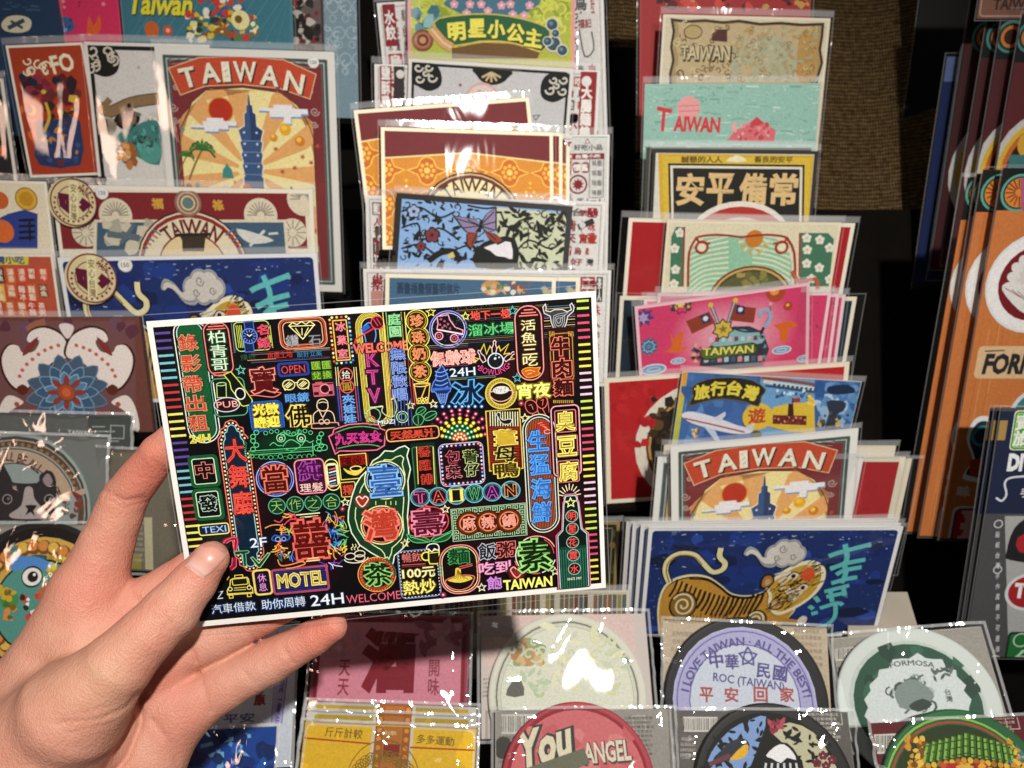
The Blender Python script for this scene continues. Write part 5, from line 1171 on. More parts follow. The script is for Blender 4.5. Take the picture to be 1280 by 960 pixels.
def tiger_card(key):
    c = K[key]; a = A_(key); k = c.W/319.0
    a.fill(5*k, '#1c2f66', 5*k)
    rg = random.Random(5)
    ky = (K['tiger'].loc(970, 770)[1]-K['tiger'].loc(970, 680)[1])/90
    def L(x, y): return ((x-42)/3.765*k, (y-34)/3.765*k*ky)
    def Q(pts, col, sm=0):
        if sm: pts = spline(pts, True, sm)
        a.add([L(*p) for p in pts], [list(range(len(pts)))[::-1]], col)
    def ln(pts, wd, col, closed=False, sm=0):
        if sm: pts = spline(pts, closed, sm)
        a._strip([L(*p) for p in pts], wd/3.765*k, col, closed)
    for i in range(110):
        x, y = rg.uniform(70, 1180), rg.uniform(70, 700); w_, h = rg.uniform(20, 130), rg.uniform(10, 50); n = 9
        Q([(x+w_*rg.uniform(.6, 1)*math.cos(6.283*j/n), y+h*rg.uniform(.6, 1)*math.sin(6.283*j/n)) for j in range(n)], rg.choice(('#14224c', '#203a84', '#182a66', '#2a4a9c', '#101c3e', '#1c3478')))
    for i in range(150):
        e = rg.random(); x, y = (rg.uniform(60, 1215), rg.choice((rg.uniform(52, 90), rg.uniform(52, 130), rg.uniform(60, 700)))) if e < .6 else (rg.choice((rg.uniform(58, 130), rg.uniform(1100, 1215))), rg.uniform(55, 700))
        ln([(x, y), (x+rg.uniform(4, 26)*(1 if e < .5 else .3), y+rg.uniform(-4, 4))], rg.uniform(1.5, 7), rg.choice(('#b9c2d4', '#8a98b8', '#5f74a8', '#3c549a')))
    BD = [(150, 560), (130, 420), (140, 330), (180, 280), (260, 255), (350, 262), (420, 300), (480, 340), (560, 350), (630, 330), (660, 290), (740, 300), (800, 400), (760, 470), (700, 520), (640, 560), (680, 700), (540, 720), (300, 720), (140, 700)]
    Q([(x+(x-460)*.03, y+(y-420)*.05) for x, y in BD], '#e6dbae', 4); Q([(x, y+2) for x, y in BD], '#140f0c', 4); Q([(x, y+8) for x, y in BD], '#c08c34', 4)
    for q, wd, cl in (([(165, 285), (140, 230), (150, 180), (200, 150), (270, 155), (320, 195), (370, 235), (415, 225), (425, 195), (395, 165), (395, 125)], 40, '#181210'), ([(165, 285), (140, 230), (150, 180), (200, 150), (270, 155), (320, 195), (370, 235), (415, 225), (425, 195), (395, 165), (395, 125)], 26, '#e2d8a8'), ([(165, 285), (145, 230), (155, 185), (200, 158), (268, 163), (316, 202)], 7, '#9c7a30')): ln(q, wd, cl, sm=5)
    for i in range(19):
        t = i/18; x = 205+t*430; y = 268+85*math.sin(min(1, t*1.35)*1.6)-(18 if t > .85 else 0); ln([(x, y), (x-12+rg.uniform(-3, 3), y+44), (x-34, y+rg.uniform(80, 108))], rg.uniform(8, 14), '#2e1f10', sm=3); ln([(x+11, y+6), (x, y+44)], 5, '#d8a84c')
    for i in range(26): x = 170+i*19; ln([(x, 450+rg.uniform(-20, 20)), (x-6, 490+rg.uniform(-20, 20))], 7, '#7a5218')
    for cx, cy, r in ((245, 392, 62), (620, 465, 46)):
        n = 26; ln([(cx+r*(1-.0)*math.cos(i*.24), cy+r*math.sin(i*.24)) for i in range(27)], 16, '#1c140e'); 
        a.add([L(cx+r*math.cos(6.283*i/n), cy+r*math.sin(6.283*i/n)) for i in range(n)], [list(range(n))[::-1]], '#8a6422')
        ln([(cx+r*(.95-i*.028)*math.cos(-2.6+i*.42), cy+r*(.95-i*.028)*math.sin(-2.6+i*.42)) for i in range(30)], 10, '#e2d8b0')
    HD = [(640, 300), (700, 235), (780, 190), (850, 180), (910, 215), (920, 280), (880, 350), (800, 410), (720, 440), (670, 400), (660, 340)]
    Q(HD, '#e9e0bc', 4); Q([(775+(x-775)*.86, 315+(y-315)*.86) for x, y in HD], '#c09838', 4)
    for E_ in ([(606, 305), (614, 248), (660, 236), (684, 280), (640, 316)], [(664, 404), (688, 356), (744, 366), (744, 404), (700, 420)]):
        cx_, cy_ = sum(p[0] for p in E_)/5, sum(p[1] for p in E_)/5; Q([(cx_+(x-cx_)*.85, cy_+(y-cy_)*.85) for x, y in E_], '#1c140e', 3); Q([(cx_+(x-cx_)*.66, cy_+(y-cy_)*.66) for x, y in E_], '#a8782c', 3); Q([(cx_+3+(x-cx_)*.36, cy_+3+(y-cy_)*.36) for x, y in E_], '#c89a78', 3)
    ln([(p[0], p[1]+6) for p in BD[4:11]], 7, '#181008', sm=4)
    for i in range(16):
        t = i/15; x, y = 670+t*190, 390-t*170; ln([(x, y), (x+18, y-26+rg.uniform(-12, 12)), (x+40, y-20)], 8, '#2c2010' if i % 2 else '#6a4a14', sm=3)
    for x, y, dx, dy in ((690, 270, 62, -30), (755, 345, 62, -34)):
        for i in range(9): t = (i-4)/4; ln([(x+t*18, y+t*26), (x+dx*.5+t*14, y+dy*.5+t*20), (x+dx+t*6, y+dy+t*12)], 6, ('#d9d4c0', '#b9a878', '#e6e2d2')[i % 3], sm=3)
    for i in range(22):
        t = i/21; x, y = 668+t*215, 405-t*165+(22*math.sin(i*2.1)); ln([(x-8, y+10), (x+6, y-4), (x+24, y-8)], 5, ('#3a2a10', '#8a6420', '#e0c060')[i % 3], sm=3)
    for x, y in ((764, 250), (820, 304)): Q([(x-30, y+8), (x-4, y-16), (x+26, y-8), (x+6, y+16)], '#e6d0b8', 3); ln([(x-32, y+6), (x-4, y-19), (x+28, y-10)], 6, '#1c1610', sm=3); a.add([L(x+11*math.cos(6.283*i/12), y+10*math.sin(6.283*i/12)) for i in range(12)], [list(range(12))[::-1]], '#1c1814')
    for x, y in ((735, 300), (760, 375)): ln([(x-30, y+4), (x-6, y-6), (x+20, y-2)], 5, '#2c2010', sm=3)
    for i in range(120):
        t = rg.random(); w0 = rg.uniform(-1, 1); x, y = 680+t*190+w0*34, 385-t*150+w0*58
        if math.hypot(x-764, y-250) < 26 or math.hypot(x-820, y-304) < 26: continue
        d_ = (rg.uniform(10, 26), rg.uniform(-20, -4)); ln([(x, y), (x+d_[0]*.5+4, y+d_[1]*.5-4), (x+d_[0], y+d_[1])], rg.uniform(3, 6.5), rg.choice(('#1c140c', '#2c1f0e', '#1c140c', '#e6dcb8', '#d8b050', '#8a6420')), sm=2)
    Q([(800, 240), (825, 210), (862, 225), (862, 262), (830, 272), (805, 262)], '#d2502a', 3); ln([(700, 310), (715, 322), (730, 312)], 8, '#1c140e')
    ln([(760, 470), (840, 480), (870, 470)], 30, '#b8842c'); Q([(830, 470), (850, 448), (875, 455), (872, 482), (840, 490)], '#d9d2c0', 3)
    CB = ((650, 150, 34), (690, 130, 40), (735, 128, 36), (768, 150, 30), (700, 165, 38), (745, 165, 30))
    def DD(x, y, r, col): a.add([L(x+r*math.cos(6.283*i/18), y+r*math.sin(6.283*i/18)) for i in range(18)], [list(range(18))[::-1]], col)
    TLc = [(515, 145), (535, 126), (575, 140), (605, 165), (650, 150), (660, 190), (610, 190), (570, 158), (540, 146), (522, 156)]
    for gr, col in ((13, '#2c3c68'), (9, '#a4a6ac'), (4, '#8a8890'), (0, '#cbc5bc')):
        for x, y, r in CB: DD(x, y, r+gr, col)
        cxm, cym = 590, 155; Q([(cxm+(x-cxm)*(1+gr*.012), cym+(y-cym)*(1+gr*.045)) for x, y in TLc], col, 3)
    for cx_, cy_, r in ((690, 125, 20), (745, 160, 16), (668, 165, 16)): ln([(cx_+r*(1-i/22)*math.cos(i*.5), cy_+r*(1-i/22)*math.sin(i*.5)) for i in range(16)], 4, '#6a6468')
    TE = '#5fb8b6'
    for q in ([(920, 165), (960, 150), (1110, 110)], [(985, 110), (1010, 190), (940, 220)], [(940, 225), (1000, 200), (1100, 180)], [(975, 250), (1010, 230), (1090, 215)], [(960, 290), (1030, 270), (1080, 262)], [(1000, 200), (1020, 240), (1010, 290)]): ln(q, 25, TE, sm=3)
    for q in ([(935, 330), (1050, 300)], [(950, 355), (1040, 335)], [(960, 320), (985, 380)], [(1020, 300), (1040, 350)], [(890, 350), (915, 375)], [(870, 395), (895, 410)], [(890, 435), (920, 425)], [(930, 410), (1010, 385), (1040, 395)], [(1000, 390), (1010, 450), (970, 495), (925, 505)]): ln(q, 23, TE, sm=3)
    a.done()
tiger_card('tiger'); tiger_card('tiger1')
for kk in ('tigerb', 'tigerc', 'tigerd'): a = A_(kk); a.fill(5, '#1c2f66', 5); a.done()
def round_sticker(key, cx, cy, r):
    c = K[key]; s = round_part(c, 'round_sticker', cx, cy, r, paper('#c9b98e'), c.z1+.0022, c.z1+.0024, .00005)
    a = Art(s); a.ring(cx, cy, r*.95, r*.06, '#6a2c34'); a.ring(cx, cy, r*.66, r*.04, '#6a2c34')
    a.line([(cx-r*.5, cy-r*.25), (cx-r*.2, cy-r*.2), (cx-r*.15, cy+r*.35), (cx-r*.45, cy+r*.1)], r*.28, '#5a1c34', closed=True); a.line([(cx+r*.3, cy-r*.1), (cx+r*.55, cy+.1*r), (cx+r*.3, cy+r*.3)], r*.28, '#5a1c34')
    a.box(cx, cy, r*.36, r*1.75, '#d9cfa0', rot=6); a.txt('安心台灣', cx, cy, r*.26, r*1.5, '#6a4a3a', .01, vert=True, rot=6)
    for i in range(18):
        t = math.radians(-60+i*15); a.disc(cx+r*.8*math.cos(t), cy+r*.8*math.sin(t), r*.06, '#6a2c34', n=5)
    a.txt('MADE', cx+r*.42, cy-r*.45, r*.5, r*.24, '#6a2c34', .02, rot=40)
    a.done('sticker_print', s.o)
round_sticker('tiger1', 115, 348, 32); round_sticker('redtw', 92, 253, 30)
price(K['tiger1'], 157, 331, 9); price(K['redtw'], 128, 241, 8)
# --- left column
a = A_('blue_air'); a.fill(2, '#1f3a58'); Z5 = (0, 0, 2.977); a.at(*Z5); a.scatter(10, 0, 10, 150, 40, ['#3f5f80'], 8, 16, 2, 'dash')
a.poly([(5, 90), (30, 62), (80, 58), (115, 75), (110, 110), (70, 122), (20, 115)], '#d9d0b4', 3); a.line([(30, 105), (90, 75)], 14, '#33475a'); a.line([(40, 78), (85, 105)], 10, '#33475a'); a.done()
a = A_('pink_small'); a.fill(2, '#d4305e'); a.at(*Z5); a.poly([(205, 85), (235, 60), (270, 75), (275, 110), (230, 125)], '#3f5f94', 3); a.scatter(8, 215, 70, 265, 115, ['#7f9cc8', '#2c3f6a'], 5, 10, 3); a.poly([(325, 130), (330, 60), (350, 95), (370, 55), (375, 110), (350, 130)], '#e0602c', 3); a.scatter(5, 215, 0, 390, 30, ['#7a1c3c', '#e88aa0'], 5, 10, 1); a.done()
a = A_('teal'); a.fill(3, '#3c7484'); a.at(*Z5)
for i in range(14): a.line([(430+i*50, 170), (560+i*50, -20)], 2, '#5a90a0')
a.txt('Taiwan', 600, 18, 235, 70, '#4a4410', .05, shear=.25); a.txt('Taiwan', 597, 15, 235, 70, '#e6dc3c', .03, shear=.25)
a.poly([(545, 130), (540, 95), (565, 78), (590, 100), (585, 135)], '#c8642c', 3); a.disc(625, 113, 17, '#d8482c'); a.disc(625, 113, 8, '#e8b890')
a.scatter(90, 700, 50, 960, 150, ['#d8b83c', '#e8d88a', '#8a5a2c', '#c83c2c', '#f0e8c8', '#5a7a4a', '#2c3c3c'], 8, 22, 5); a.scatter(24, 740, -10, 910, 60, ['#c83c2c', '#e8e0d0', '#3c5a8a', '#d8a83c'], 10, 22, 6); a.disc(895, 75, 34, '#e8dc9c'); a.disc(888, 72, 14, '#6a5a20'); a.done()
a = A_('redblack'); a.fill(3, '#6a5a58'); a.scatter(60, 362, 0, 398, 60, ['#16110f', '#8a2028', '#c9c0b8', '#2c2422'], 3, 9, 7); a.done()
a = A_('lace'); a.fill(0.5, '#7b939f')
for i in range(40): x, y = 312+(i % 9)*16+(i//9 % 2)*8, -25+(i//9)*33; a.ring(x, y, 7, 1.0, '#a9bcc4'); a.ring(x, y+15, 4, .8, '#a9bcc4'); a.scatter(2, x-8, y-8, x+8, y+16, ['#a9bcc4'], 4, 6, i, 'curl')
a.done()
a = A_('sliver'); a.fill(4, '#2a2226'); a.scatter(30, -40, 100, 4, 205, ['#8a2c24', '#c8643c', '#e0d8c0', '#3f6a5a'], 5, 14, 8); a.done()
a = A_('fo'); a.fill(3, '#a83a1e'); Z4 = (0, 0, 4.365); a.at(*Z4)
a.txt('FO', 340, 345, 120, 88, '#efe4c4', .03, rot=-8); a.scatter(9, 150, 330, 255, 405, ['#efe4c4'], 20, 34, 1, 'curl')
a.scatter(26, 105, 420, 400, 560, ['#7a2434', '#8f3040', '#5a1a24', '#2c1a24'], 22, 60, 2); a.scatter(16, 230, 500, 430, 640, ['#d8b03c', '#2c2a1c', '#c8982c', '#6a2c24'], 14, 40, 3)
a.poly([(205, 690), (260, 655), (330, 650), (420, 640), (445, 720), (440, 900), (215, 900), (190, 780)], '#26365f', 2); a.scatter(24, 210, 660, 430, 890, ['#2f4274', '#1c2a50', '#37507f', '#b8863c', '#6a2c2c'], 10, 30, 12); a.line([(250, 560), (270, 640), (240, 720)], 16, '#d8b03c', smooth=3); a.line([(330, 540), (350, 620), (420, 600)], 12, '#2c2a1c', smooth=3); a.scatter(12, 70, 560, 200, 900, ['#c8442c', '#b83024', '#d86a30'], 15, 40, 4); a.disc(170, 600, 26, '#d8a43c'); a.disc(158, 596, 22, '#8f3040'); a.disc(120, 420, 18, '#1c2440'); a.disc(185, 450, 20, '#1c2440'); a.disc(305, 440, 22, '#1c2030'); a.done()
a = A_('bearbw'); a.fill(4, '#171412'); a.rectl(9, 9, a.c.W-9, a.c.H-9, '#d3cfca', 3); a.at(*Z4)
a.poly([(470, 260), (590, 250), (650, 310), (640, 390), (580, 420), (510, 400), (475, 380)], '#171412', 3); a.scatter(9, 495, 275, 625, 390, ['#cfc6b4'], 24, 40, 3, 'curl'); a.disc(757, 368, 8, '#8a8680'); a.disc(757, 368, 4, '#d3cfca')
a.line([(540, 580), (600, 610), (720, 560), (880, 535)], 62, '#3a2c1c', smooth=4); a.line([(540, 580), (600, 610), (720, 560), (880, 535)], 52, '#8a6e4c', smooth=4); a.line([(600, 540), (560, 590)], 34, '#8a6e4c')
a.disc(585, 685, 52, '#4a4038', ry=48); 
for i in range(5): a.ring(585, 685, 10+i*9, 4, '#b8ac98', ry=44)
a.poly([(622, 650), (680, 600), (705, 560), (728, 600), (765, 640), (735, 700), (665, 705)], '#1a110e', 3); a.poly([(640, 645), (690, 606), (715, 580), (728, 606), (748, 640), (722, 688), (672, 690)], '#3c241e', 3); a.poly([(700, 650), (745, 640), (728, 684), (690, 690)], '#8a6a54', 3); a.scatter(16, 740, 600, 870, 680, ['#e0dcd4', '#c9c2b4', '#6a6458'], 14, 34, 17, 'leaf'); a.disc(680, 612, 5, '#d8c8b0'); a.poly([(640, 740), (720, 700), (800, 660), (870, 680), (870, 900), (700, 820)], '#3f7a76', 3); a.disc(820, 830, 60, '#4f9488'); a.scatter(20, 650, 690, 870, 830, ['#2c5a58', '#5aa098', '#346864'], 14, 34, 18, 'leaf'); a.scatter(10, 640, 740, 740, 880, ['#3a2018'], 8, 18, 19, 'curl')
a.scatter(14, 620, 790, 740, 900, ['#b8763c', '#9a5c2c', '#d8984c'], 18, 34, 6); a.poly([(560, 880), (600, 740), (640, 740), (610, 860)], '#d8d2c8'); a.scatter(10, 760, 740, 860, 800, ['#2c2a28', '#5a564c'], 8, 18, 7, 'leaf'); a.done()
Z6 = (0, 200, 2.977)
a = A_('comic'); a.fill(3, '#e4d8bc'); a.at(*Z6); a.disc(98, 145, 42, '#8a6420'); a.disc(98, 145, 38, '#d8a838'); a.disc(98, 145, 26, '#c08c24'); a.disc(0, 150, 32, '#c8602c')
a.poly([(-30, 230), (30, 200), (90, 185), (140, 200), (140, 330), (-30, 330)], '#2c3f8a'); a.disc(10, 265, 42, '#d86a30'); 
for i in range(4): a.line([(70, 225+i*22), (130, 222+i*22)], 9, '#15130f')
a.line([(110, 220), (112, 300)], 8, '#15130f'); a.done()
a = A_('redtw'); a.fill(5, '#e2d8c0', 4); a.at(*Z6)
a.poly([(185, 118), (1130, 122), (1145, 330), (165, 330)], '#7c2428')
for x, y in ((430, 205), (970, 205), (320, 270), (1090, 270), (1130, 145)):
    a.disc(x, y, 62 if y < 250 else 52, '#d9cdb4')
    for i in range(12): t = math.pi*(1+i/11) if y < 250 else math.pi*2*i/12; a.line([(x+14*math.cos(t), y+14*math.sin(t)), (x+50*math.cos(t), y+50*math.sin(t))], 4, '#8a8478')
a.poly([(350, 222), (1065, 222), (1080, 420), (345, 420)], '#d9cdb4'); a.poly([(362, 232), (1055, 232), (1070, 420), (357, 420)], '#3f5a70')
a.scatter(14, 390, 240, 560, 330, ['#c9c0a8', '#a8a694'], 20, 40, 3); a.line([(400, 275), (520, 290)], 24, '#5a6a74'); a.line([(450, 310), (500, 240)], 14, '#5a6a74')
a.poly([(880, 255), (960, 275), (1020, 300), (950, 312), (905, 295)], '#d0d0c8', 2); a.line([(930, 320), (985, 262)], 10, '#d0d0c8'); a.line([(1000, 275), (1035, 272)], 8, '#d0d0c8')
a.disc(720, 400, 208, '#3c1614'); a.disc(720, 400, 202, '#ddd2b4'); a.disc(720, 400, 196, '#8a2c2a'); a.disc(720, 400, 182, '#ddd2b4'); a.disc(720, 400, 128, '#7a2a28'); a.disc(720, 400, 122, '#e0c898')
a.txt('TAIWAN', 712, 248, 225, 52, '#6a1f20', .03, arc=165)
for s_ in (-1, 1):
    for i in range(5): a.line([(720+s_*(120+i*12), 280+i*12), (720+s_*(150+i*8), 258+i*16)], 6, '#b84a40' if i % 2 else '#5a7088')
a.poly([(665, 275), (775, 272), (765, 295), (760, 340), (680, 340), (678, 298)], '#3c3228'); a.line([(655, 280), (785, 276)], 12, '#2a221c')
a.disc(700, 160, 50, '#8a6a5a'); a.ring(700, 160, 38, 5, '#c9b090'); a.star(700, 160, 26, '#5a7a78', n=4, k=.6); a.ring(700, 160, 24, 5, '#d8c8a0')
a.txt('福', 586, 162, 40, 36, '#c89a3c', .05); a.txt('祿', 812, 168, 40, 36, '#c89a3c', .05); a.done()
a = A_('signs'); a.fill(3, '#b8543c'); a.at(*Z6); rg = random.Random(9)
a.poly([(-60, 345), (105, 350), (105, 390), (-60, 390)], '#d8c83c'); a.txt('台灣小吃', 20, 370, 140, 32, '#3c5a8a', .03)
xs = 0
for i in range(26):
    x, y = -40+(i % 6)*40+rg.uniform(-4, 4), 400+(i//6)*62; h = rg.uniform(45, 70); cc = rg.choice(('#d8622c', '#c83a2c', '#5a6a74', '#e8b84c', '#3c2c24', '#d8482c', '#8a4a2c'))
    a.box(x, y+h/2, 34, h, cc); a.txt(''.join(rg.choice('麵飯茶冰牛魚湯豆粥') for _ in range(2)), x, y+h/2, 24, h*.8, '#efe4cc', .02, vert=True)
a.done()
a = A_('tile'); a.fill(0.6, '#6a4038'); a.at(0, 390, 3.555)
a.poly([(-80, 40), (600, 40), (620, 640), (-80, 640)], '#6e4a4a'); a.scatter(14, 0, 40, 600, 110, ['#8a5a4a', '#5a3440', '#6a4a5a', '#94604a'], 20, 50, 4)
CX, CY = 300, 355
for sx in (-1, 1):
    X = lambda x: CX+sx*(x-CX)
    for dx, cc, gr in ((0, '#3c1f18', 1.07), (0, '#dfd3cc', 1.0)):
        q = [(300, 200), (300, 150), (330, 100), (400, 70), (460, 85), (480, 120), (465, 135), (440, 118), (425, 135), (450, 175), (500, 180), (520, 150), (560, 150), (590, 200), (580, 270), (540, 330), (490, 345), (440, 300), (370, 225)]
        a.poly([(X(445+(x-445)*gr), 210+(y-210)*gr) for x, y in q], cc, 4)
    for (x, y) in ((340, 148), (372, 158), (400, 170), (428, 188), (455, 210), (480, 232), (500, 258), (512, 285)): a.disc(X(x), y, 9, '#b8604c', n=9)
    a.poly([(X(430), 110), (X(480), 150), (X(500), 195), (X(460), 170)], '#7a3430', 3)
    a.poly([(X(495), 400), (X(560), 370), (X(600), 420), (X(620), 520), (X(580), 545), (X(590), 480), (X(540), 430)], '#dcd0c8', 4); a.disc(X(525), 410, 12, '#a84a40'); a.poly([(X(470), 345), (X(500), 320), (X(530), 345), (X(500), 370)], '#5a2c20', 2)
a.poly([(262, 60), (300, 50), (330, 70), (300, 120)], '#d8ccc8', 3)
for (R, n, cc, c2) in ((185, 12, '#46586e', '#6a8298'), (140, 12, '#3c5874', '#7f9cb0'), (100, 10, '#54789a', '#8fb0c4')):
    for i in range(n):
        t = 6.283*i/n+(R % 7)*.1; ct, st = math.cos(t), math.sin(t)
        q = [(CX+(u*ct-v*st)*R, CY+(u*st+v*ct)*R*.92) for u, v in ((.25, 0), (.6, .22), (1, 0), (.6, -.22))]; a.poly(q, cc, 3); a.line(q, 4, c2, closed=True, smooth=3)
for i in range(8): t = 6.283*i/8; a.poly([(CX+(u*math.cos(t)-v*math.sin(t))*88, CY+(u*math.sin(t)+v*math.cos(t))*80) for u, v in ((.3, 0), (.65, .16), (1, 0), (.65, -.16))], '#8a3a30', 3)
a.disc(CX, CY, 42, '#5a4a3a'); a.disc(CX, CY, 36, '#a8462e'); a.disc(CX, CY, 20, '#c0603c'); a.done()
# dog coaster and the pack behind
s = K['dog'].coaster; a = Art(s); a.at(0, 0, 1); lx, ly = K['dog'].loc(14, 642); r_ = 102*1000/1000
R_ = [math.hypot(*np.subtract(K['dog'].loc(14+102, 642), (lx, ly)))][0]; a.clip = (lx, ly, R_*.985)
a.disc(14, 642, 97, '#4a3a30'); a.disc(14, 642, 93, '#8d9a96'); a.at(0, 480, 3.0); cx, cy = 42, 486
a.ring(cx, cy, 262, 22, '#5a3f2c', a0=-150, a1=10); a.ring(cx, cy, 215, 58, '#3c1f1a', a0=-140, a1=-18); a.ring(cx, cy, 215, 50, '#b09a82', a0=-140, a1=-18)
for i in range(24): t = math.radians(-140+i*5.4); a.disc(cx+262*math.cos(t), cy+262*math.sin(t), 8, '#8a6a4a', n=6)
a.at(0, 480, 3.0); a.txt('EVERYTHING WILL BE ALL RIGHT', cx-20, cy-215, 520, 34, '#4a2c24', .02, arc=215)
a.poly([(270, 405), (335, 385), (325, 410), (285, 425)], '#b09a82'); a.poly([(262, 395), (290, 440), (310, 420)], '#7a2c24')
a.poly([(-60, 420), (-10, 390), (0, 290), (40, 350), (55, 370), (140, 370), (150, 340), (190, 325), (212, 370), (205, 470), (190, 510), (-80, 515)], '#2a2326', 3); a.poly([(160, 360), (180, 335), (198, 365), (180, 385)], '#8f7f80', 3)
a.poly([(95, 390), (122, 390), (130, 430), (165, 470), (185, 495), (150, 505), (60, 505), (35, 490), (80, 455)], '#a89c98', 3); a.poly([(95, 455), (140, 455), (125, 475), (135, 500), (115, 480), (95, 495), (105, 470)], '#1c1719', 2)
for x in (28, 185): a.disc(x, 432, 20, '#1a1516'); a.ring(x, 432, 17, 4, '#8f8a88'); a.disc(x+4, 430, 6, '#6a6a6e')
a.scatter(10, 225, 430, 300, 500, ['#5a3a34', '#6a4a44'], 8, 14, 3); a.txt('心想', 248, 460, 26, 60, '#4a4644', .02, vert=True); a.scatter(5, 280, 440, 330, 500, ['#8a2f28'], 10, 16, 4, 'leaf'); a.done('coaster_print', s.o)
a = A_('dogback'); a.fill(2, '#5c5f5c'); a.at(0, 480, 3.0)
a.poly([(330, 120), (490, 120), (490, 420), (330, 420)], '#434846')
for i in range(13): a.line([(345, 160+i*18), (395+(i*37) % 60, 160+i*18)], 6, '#8a908c')
a.frame(440, 180, 50, 48, 4, '#9aa09c'); a.txt('TAIWAN', 300, 182, 90, 16, '#c9cdc8', .02); a.done()
s = K['dogback'].coaster; a = Art(s); a.ring(48, 640, 84, 5, '#8a6a3c'); a.ring(48, 640, 72, 8, '#4a2f1c'); a.ring(48, 640, 60, 6, '#7a5a30'); a.scatter(30, 0, 555, 100, 585, ['#4a2f1c', '#8a6a3c', '#2c4a44'], 3, 7, 2, 'curl'); a.done('coaster_print', s.o)
# lion coaster
s = K['lion'].coaster; a = Art(s); lx, ly = s.loc(50, 750); R_ = math.hypot(*np.subtract(s.loc(145, 750), (lx, ly))); a.clip = (lx, ly, R_*.97)
a.at(0, 480, 3.0); a.disc(150, 810, 270, '#120c0a'); a.disc(150, 815, 238, '#c9a44c')
for i in range(34): t = 6.283*i/34; a.disc(150+205*math.cos(t), 815+205*math.sin(t), 27, '#7a4a1c', n=10); a.disc(150+207*math.cos(t)-3, 812+207*math.sin(t), 20, '#d0843c' if i % 3 else '#d8b04c', n=10)
a.disc(150, 830, 172, '#1c120c'); a.disc(150, 830, 165, '#4f8f84'); a.poly([(40, 640), (60, 600), (90, 650), (150, 640), (70, 680)], '#3f7a76', 3); a.line([(60, 665), (140, 645), (180, 650)], 12, '#2c5a58', smooth=3)
a.poly([(45, 670), (60, 650), (130, 645), (185, 665), (190, 700), (150, 690), (90, 695), (50, 700)], '#4f86c8', 3); a.disc(125, 722, 40, '#0f0c0c'); a.disc(125, 722, 36, '#e8e4da', ry=33); a.disc(128, 722, 20, '#15110f'); a.disc(134, 714, 6, '#f0ece4', n=8)
a.scatter(12, 190, 650, 250, 760, ['#c8b03c', '#d8c84c', '#a8902c'], 10, 18, 3); a.poly([(150, 770), (200, 740), (230, 790), (180, 830), (150, 810)], '#b8603c', 3); a.scatter(18, 90, 790, 200, 880, ['#e8e0d0', '#c83a34', '#7a2c44', '#f0ece4', '#2c1c1c'], 9, 20, 5)
a.disc(40, 810, 34, '#3f8a3c'); a.scatter(20, 0, 760, 60, 900, ['#c8a42c', '#7a5a1c', '#d8843c', '#3f6a2c'], 10, 20, 6); a.done('coaster_print', s.o)
a = A_('papercut2'); a.fill(2, '#a9c4e4'); a.scatter(90, -60, 788, 66, 925, ['#14161c', '#1c2028'], 3, 8, 3, 'leaf'); a.scatter(20, -40, 788, 60, 925, ['#14161c'], 5, 10, 4, 'curl'); a.done()
# ---------------------------------------------------------------- middle column
Z7, Z8 = (430, 0, 3.556), (430, 200, 3.556)
RD = '#8a2430'
def newsart(key, left, right, seed):
    """white card crowded with red and grey lettering; only its two ends show"""
    c = K[key]; a = A_(key); a.fill(2, '#dedbd6'); a.framel(5, .8, '#8a8684'); q = random.Random(seed)
    words = '台灣特產小吃夜市人情味雪花冰烏龍茶好運來大吉'
    for x0, x1, kind in ((8, 52, left), (c.W-52, c.W-8, right)):
        y = 8
        while y < c.H-16:
            h = q.choice((14, 18, 26, 34)); x = x0
            while x < x1-6:
                w_ = q.choice((10, 14, 20)); w_ = min(w_, x1-x)
                st = q.random()
                cc = q.choice((RD, '#a83038', '#3a3636', '#6a6464'))
                if st < .35: a.rectl(x, y, x+w_-2, y+h-2, cc, 1)
                p = a.c
                t = ''.join(q.choice(words) for _ in range(1 if h < 20 else 2))
                v0, _, _ = glyphs(t, 0, True); v, f, zj = glyphs(t, .03, True); ce = (v0.max(0)+v0.min(0))/2; sz = v0.max(0)-v0.min(0)
                g = (v-ce)*np.array([(w_-5)/sz[0], -(h-5)/sz[1]])+np.array([x+(w_-2)/2, y+(h-2)/2])
                a.add([tuple(z) for z in g], [list(z) for z in f], '#e6e2dc' if st < .35 else cc, zj=zj)
                x += w_
            y += h
    return a
a = newsart('news1', 0, 0, 1); a.at(*Z7); a.box(205, 112, 56, 175, RD, r=6); a.txt('水餃', 205, 112, 42, 120, '#eae6e0', .03, vert=True)
a.poly([(1040, 60), (1130, 60), (1130, 280), (1040, 280)], '#d8d4d0'); a.line([(1045, 130), (1070, 250), (1110, 220), (1100, 140)], 6, '#3a3636', smooth=3); a.txt('福記', 1070, 105, 60, 36, RD, .03); a.done()
a = newsart('news2', 0, 0, 2); a.at(*Z7); a.box(186, 390, 52, 220, RD, r=4); a.txt('鹽酥雞', 186, 390, 38, 180, '#eae6e0', .04, vert=True); a.box(245, 390, 46, 200, '#3a3234', r=3); a.disc(250, 330, 18, '#d8d4d0')
a.box(1082, 460, 72, 280, '#95282f', r=3); a.txt('大腸麵線', 1075, 500, 46, 220, '#f0ece6', .05, vert=True); a.disc(1078, 362, 22, '#e6e2dc'); a.done()
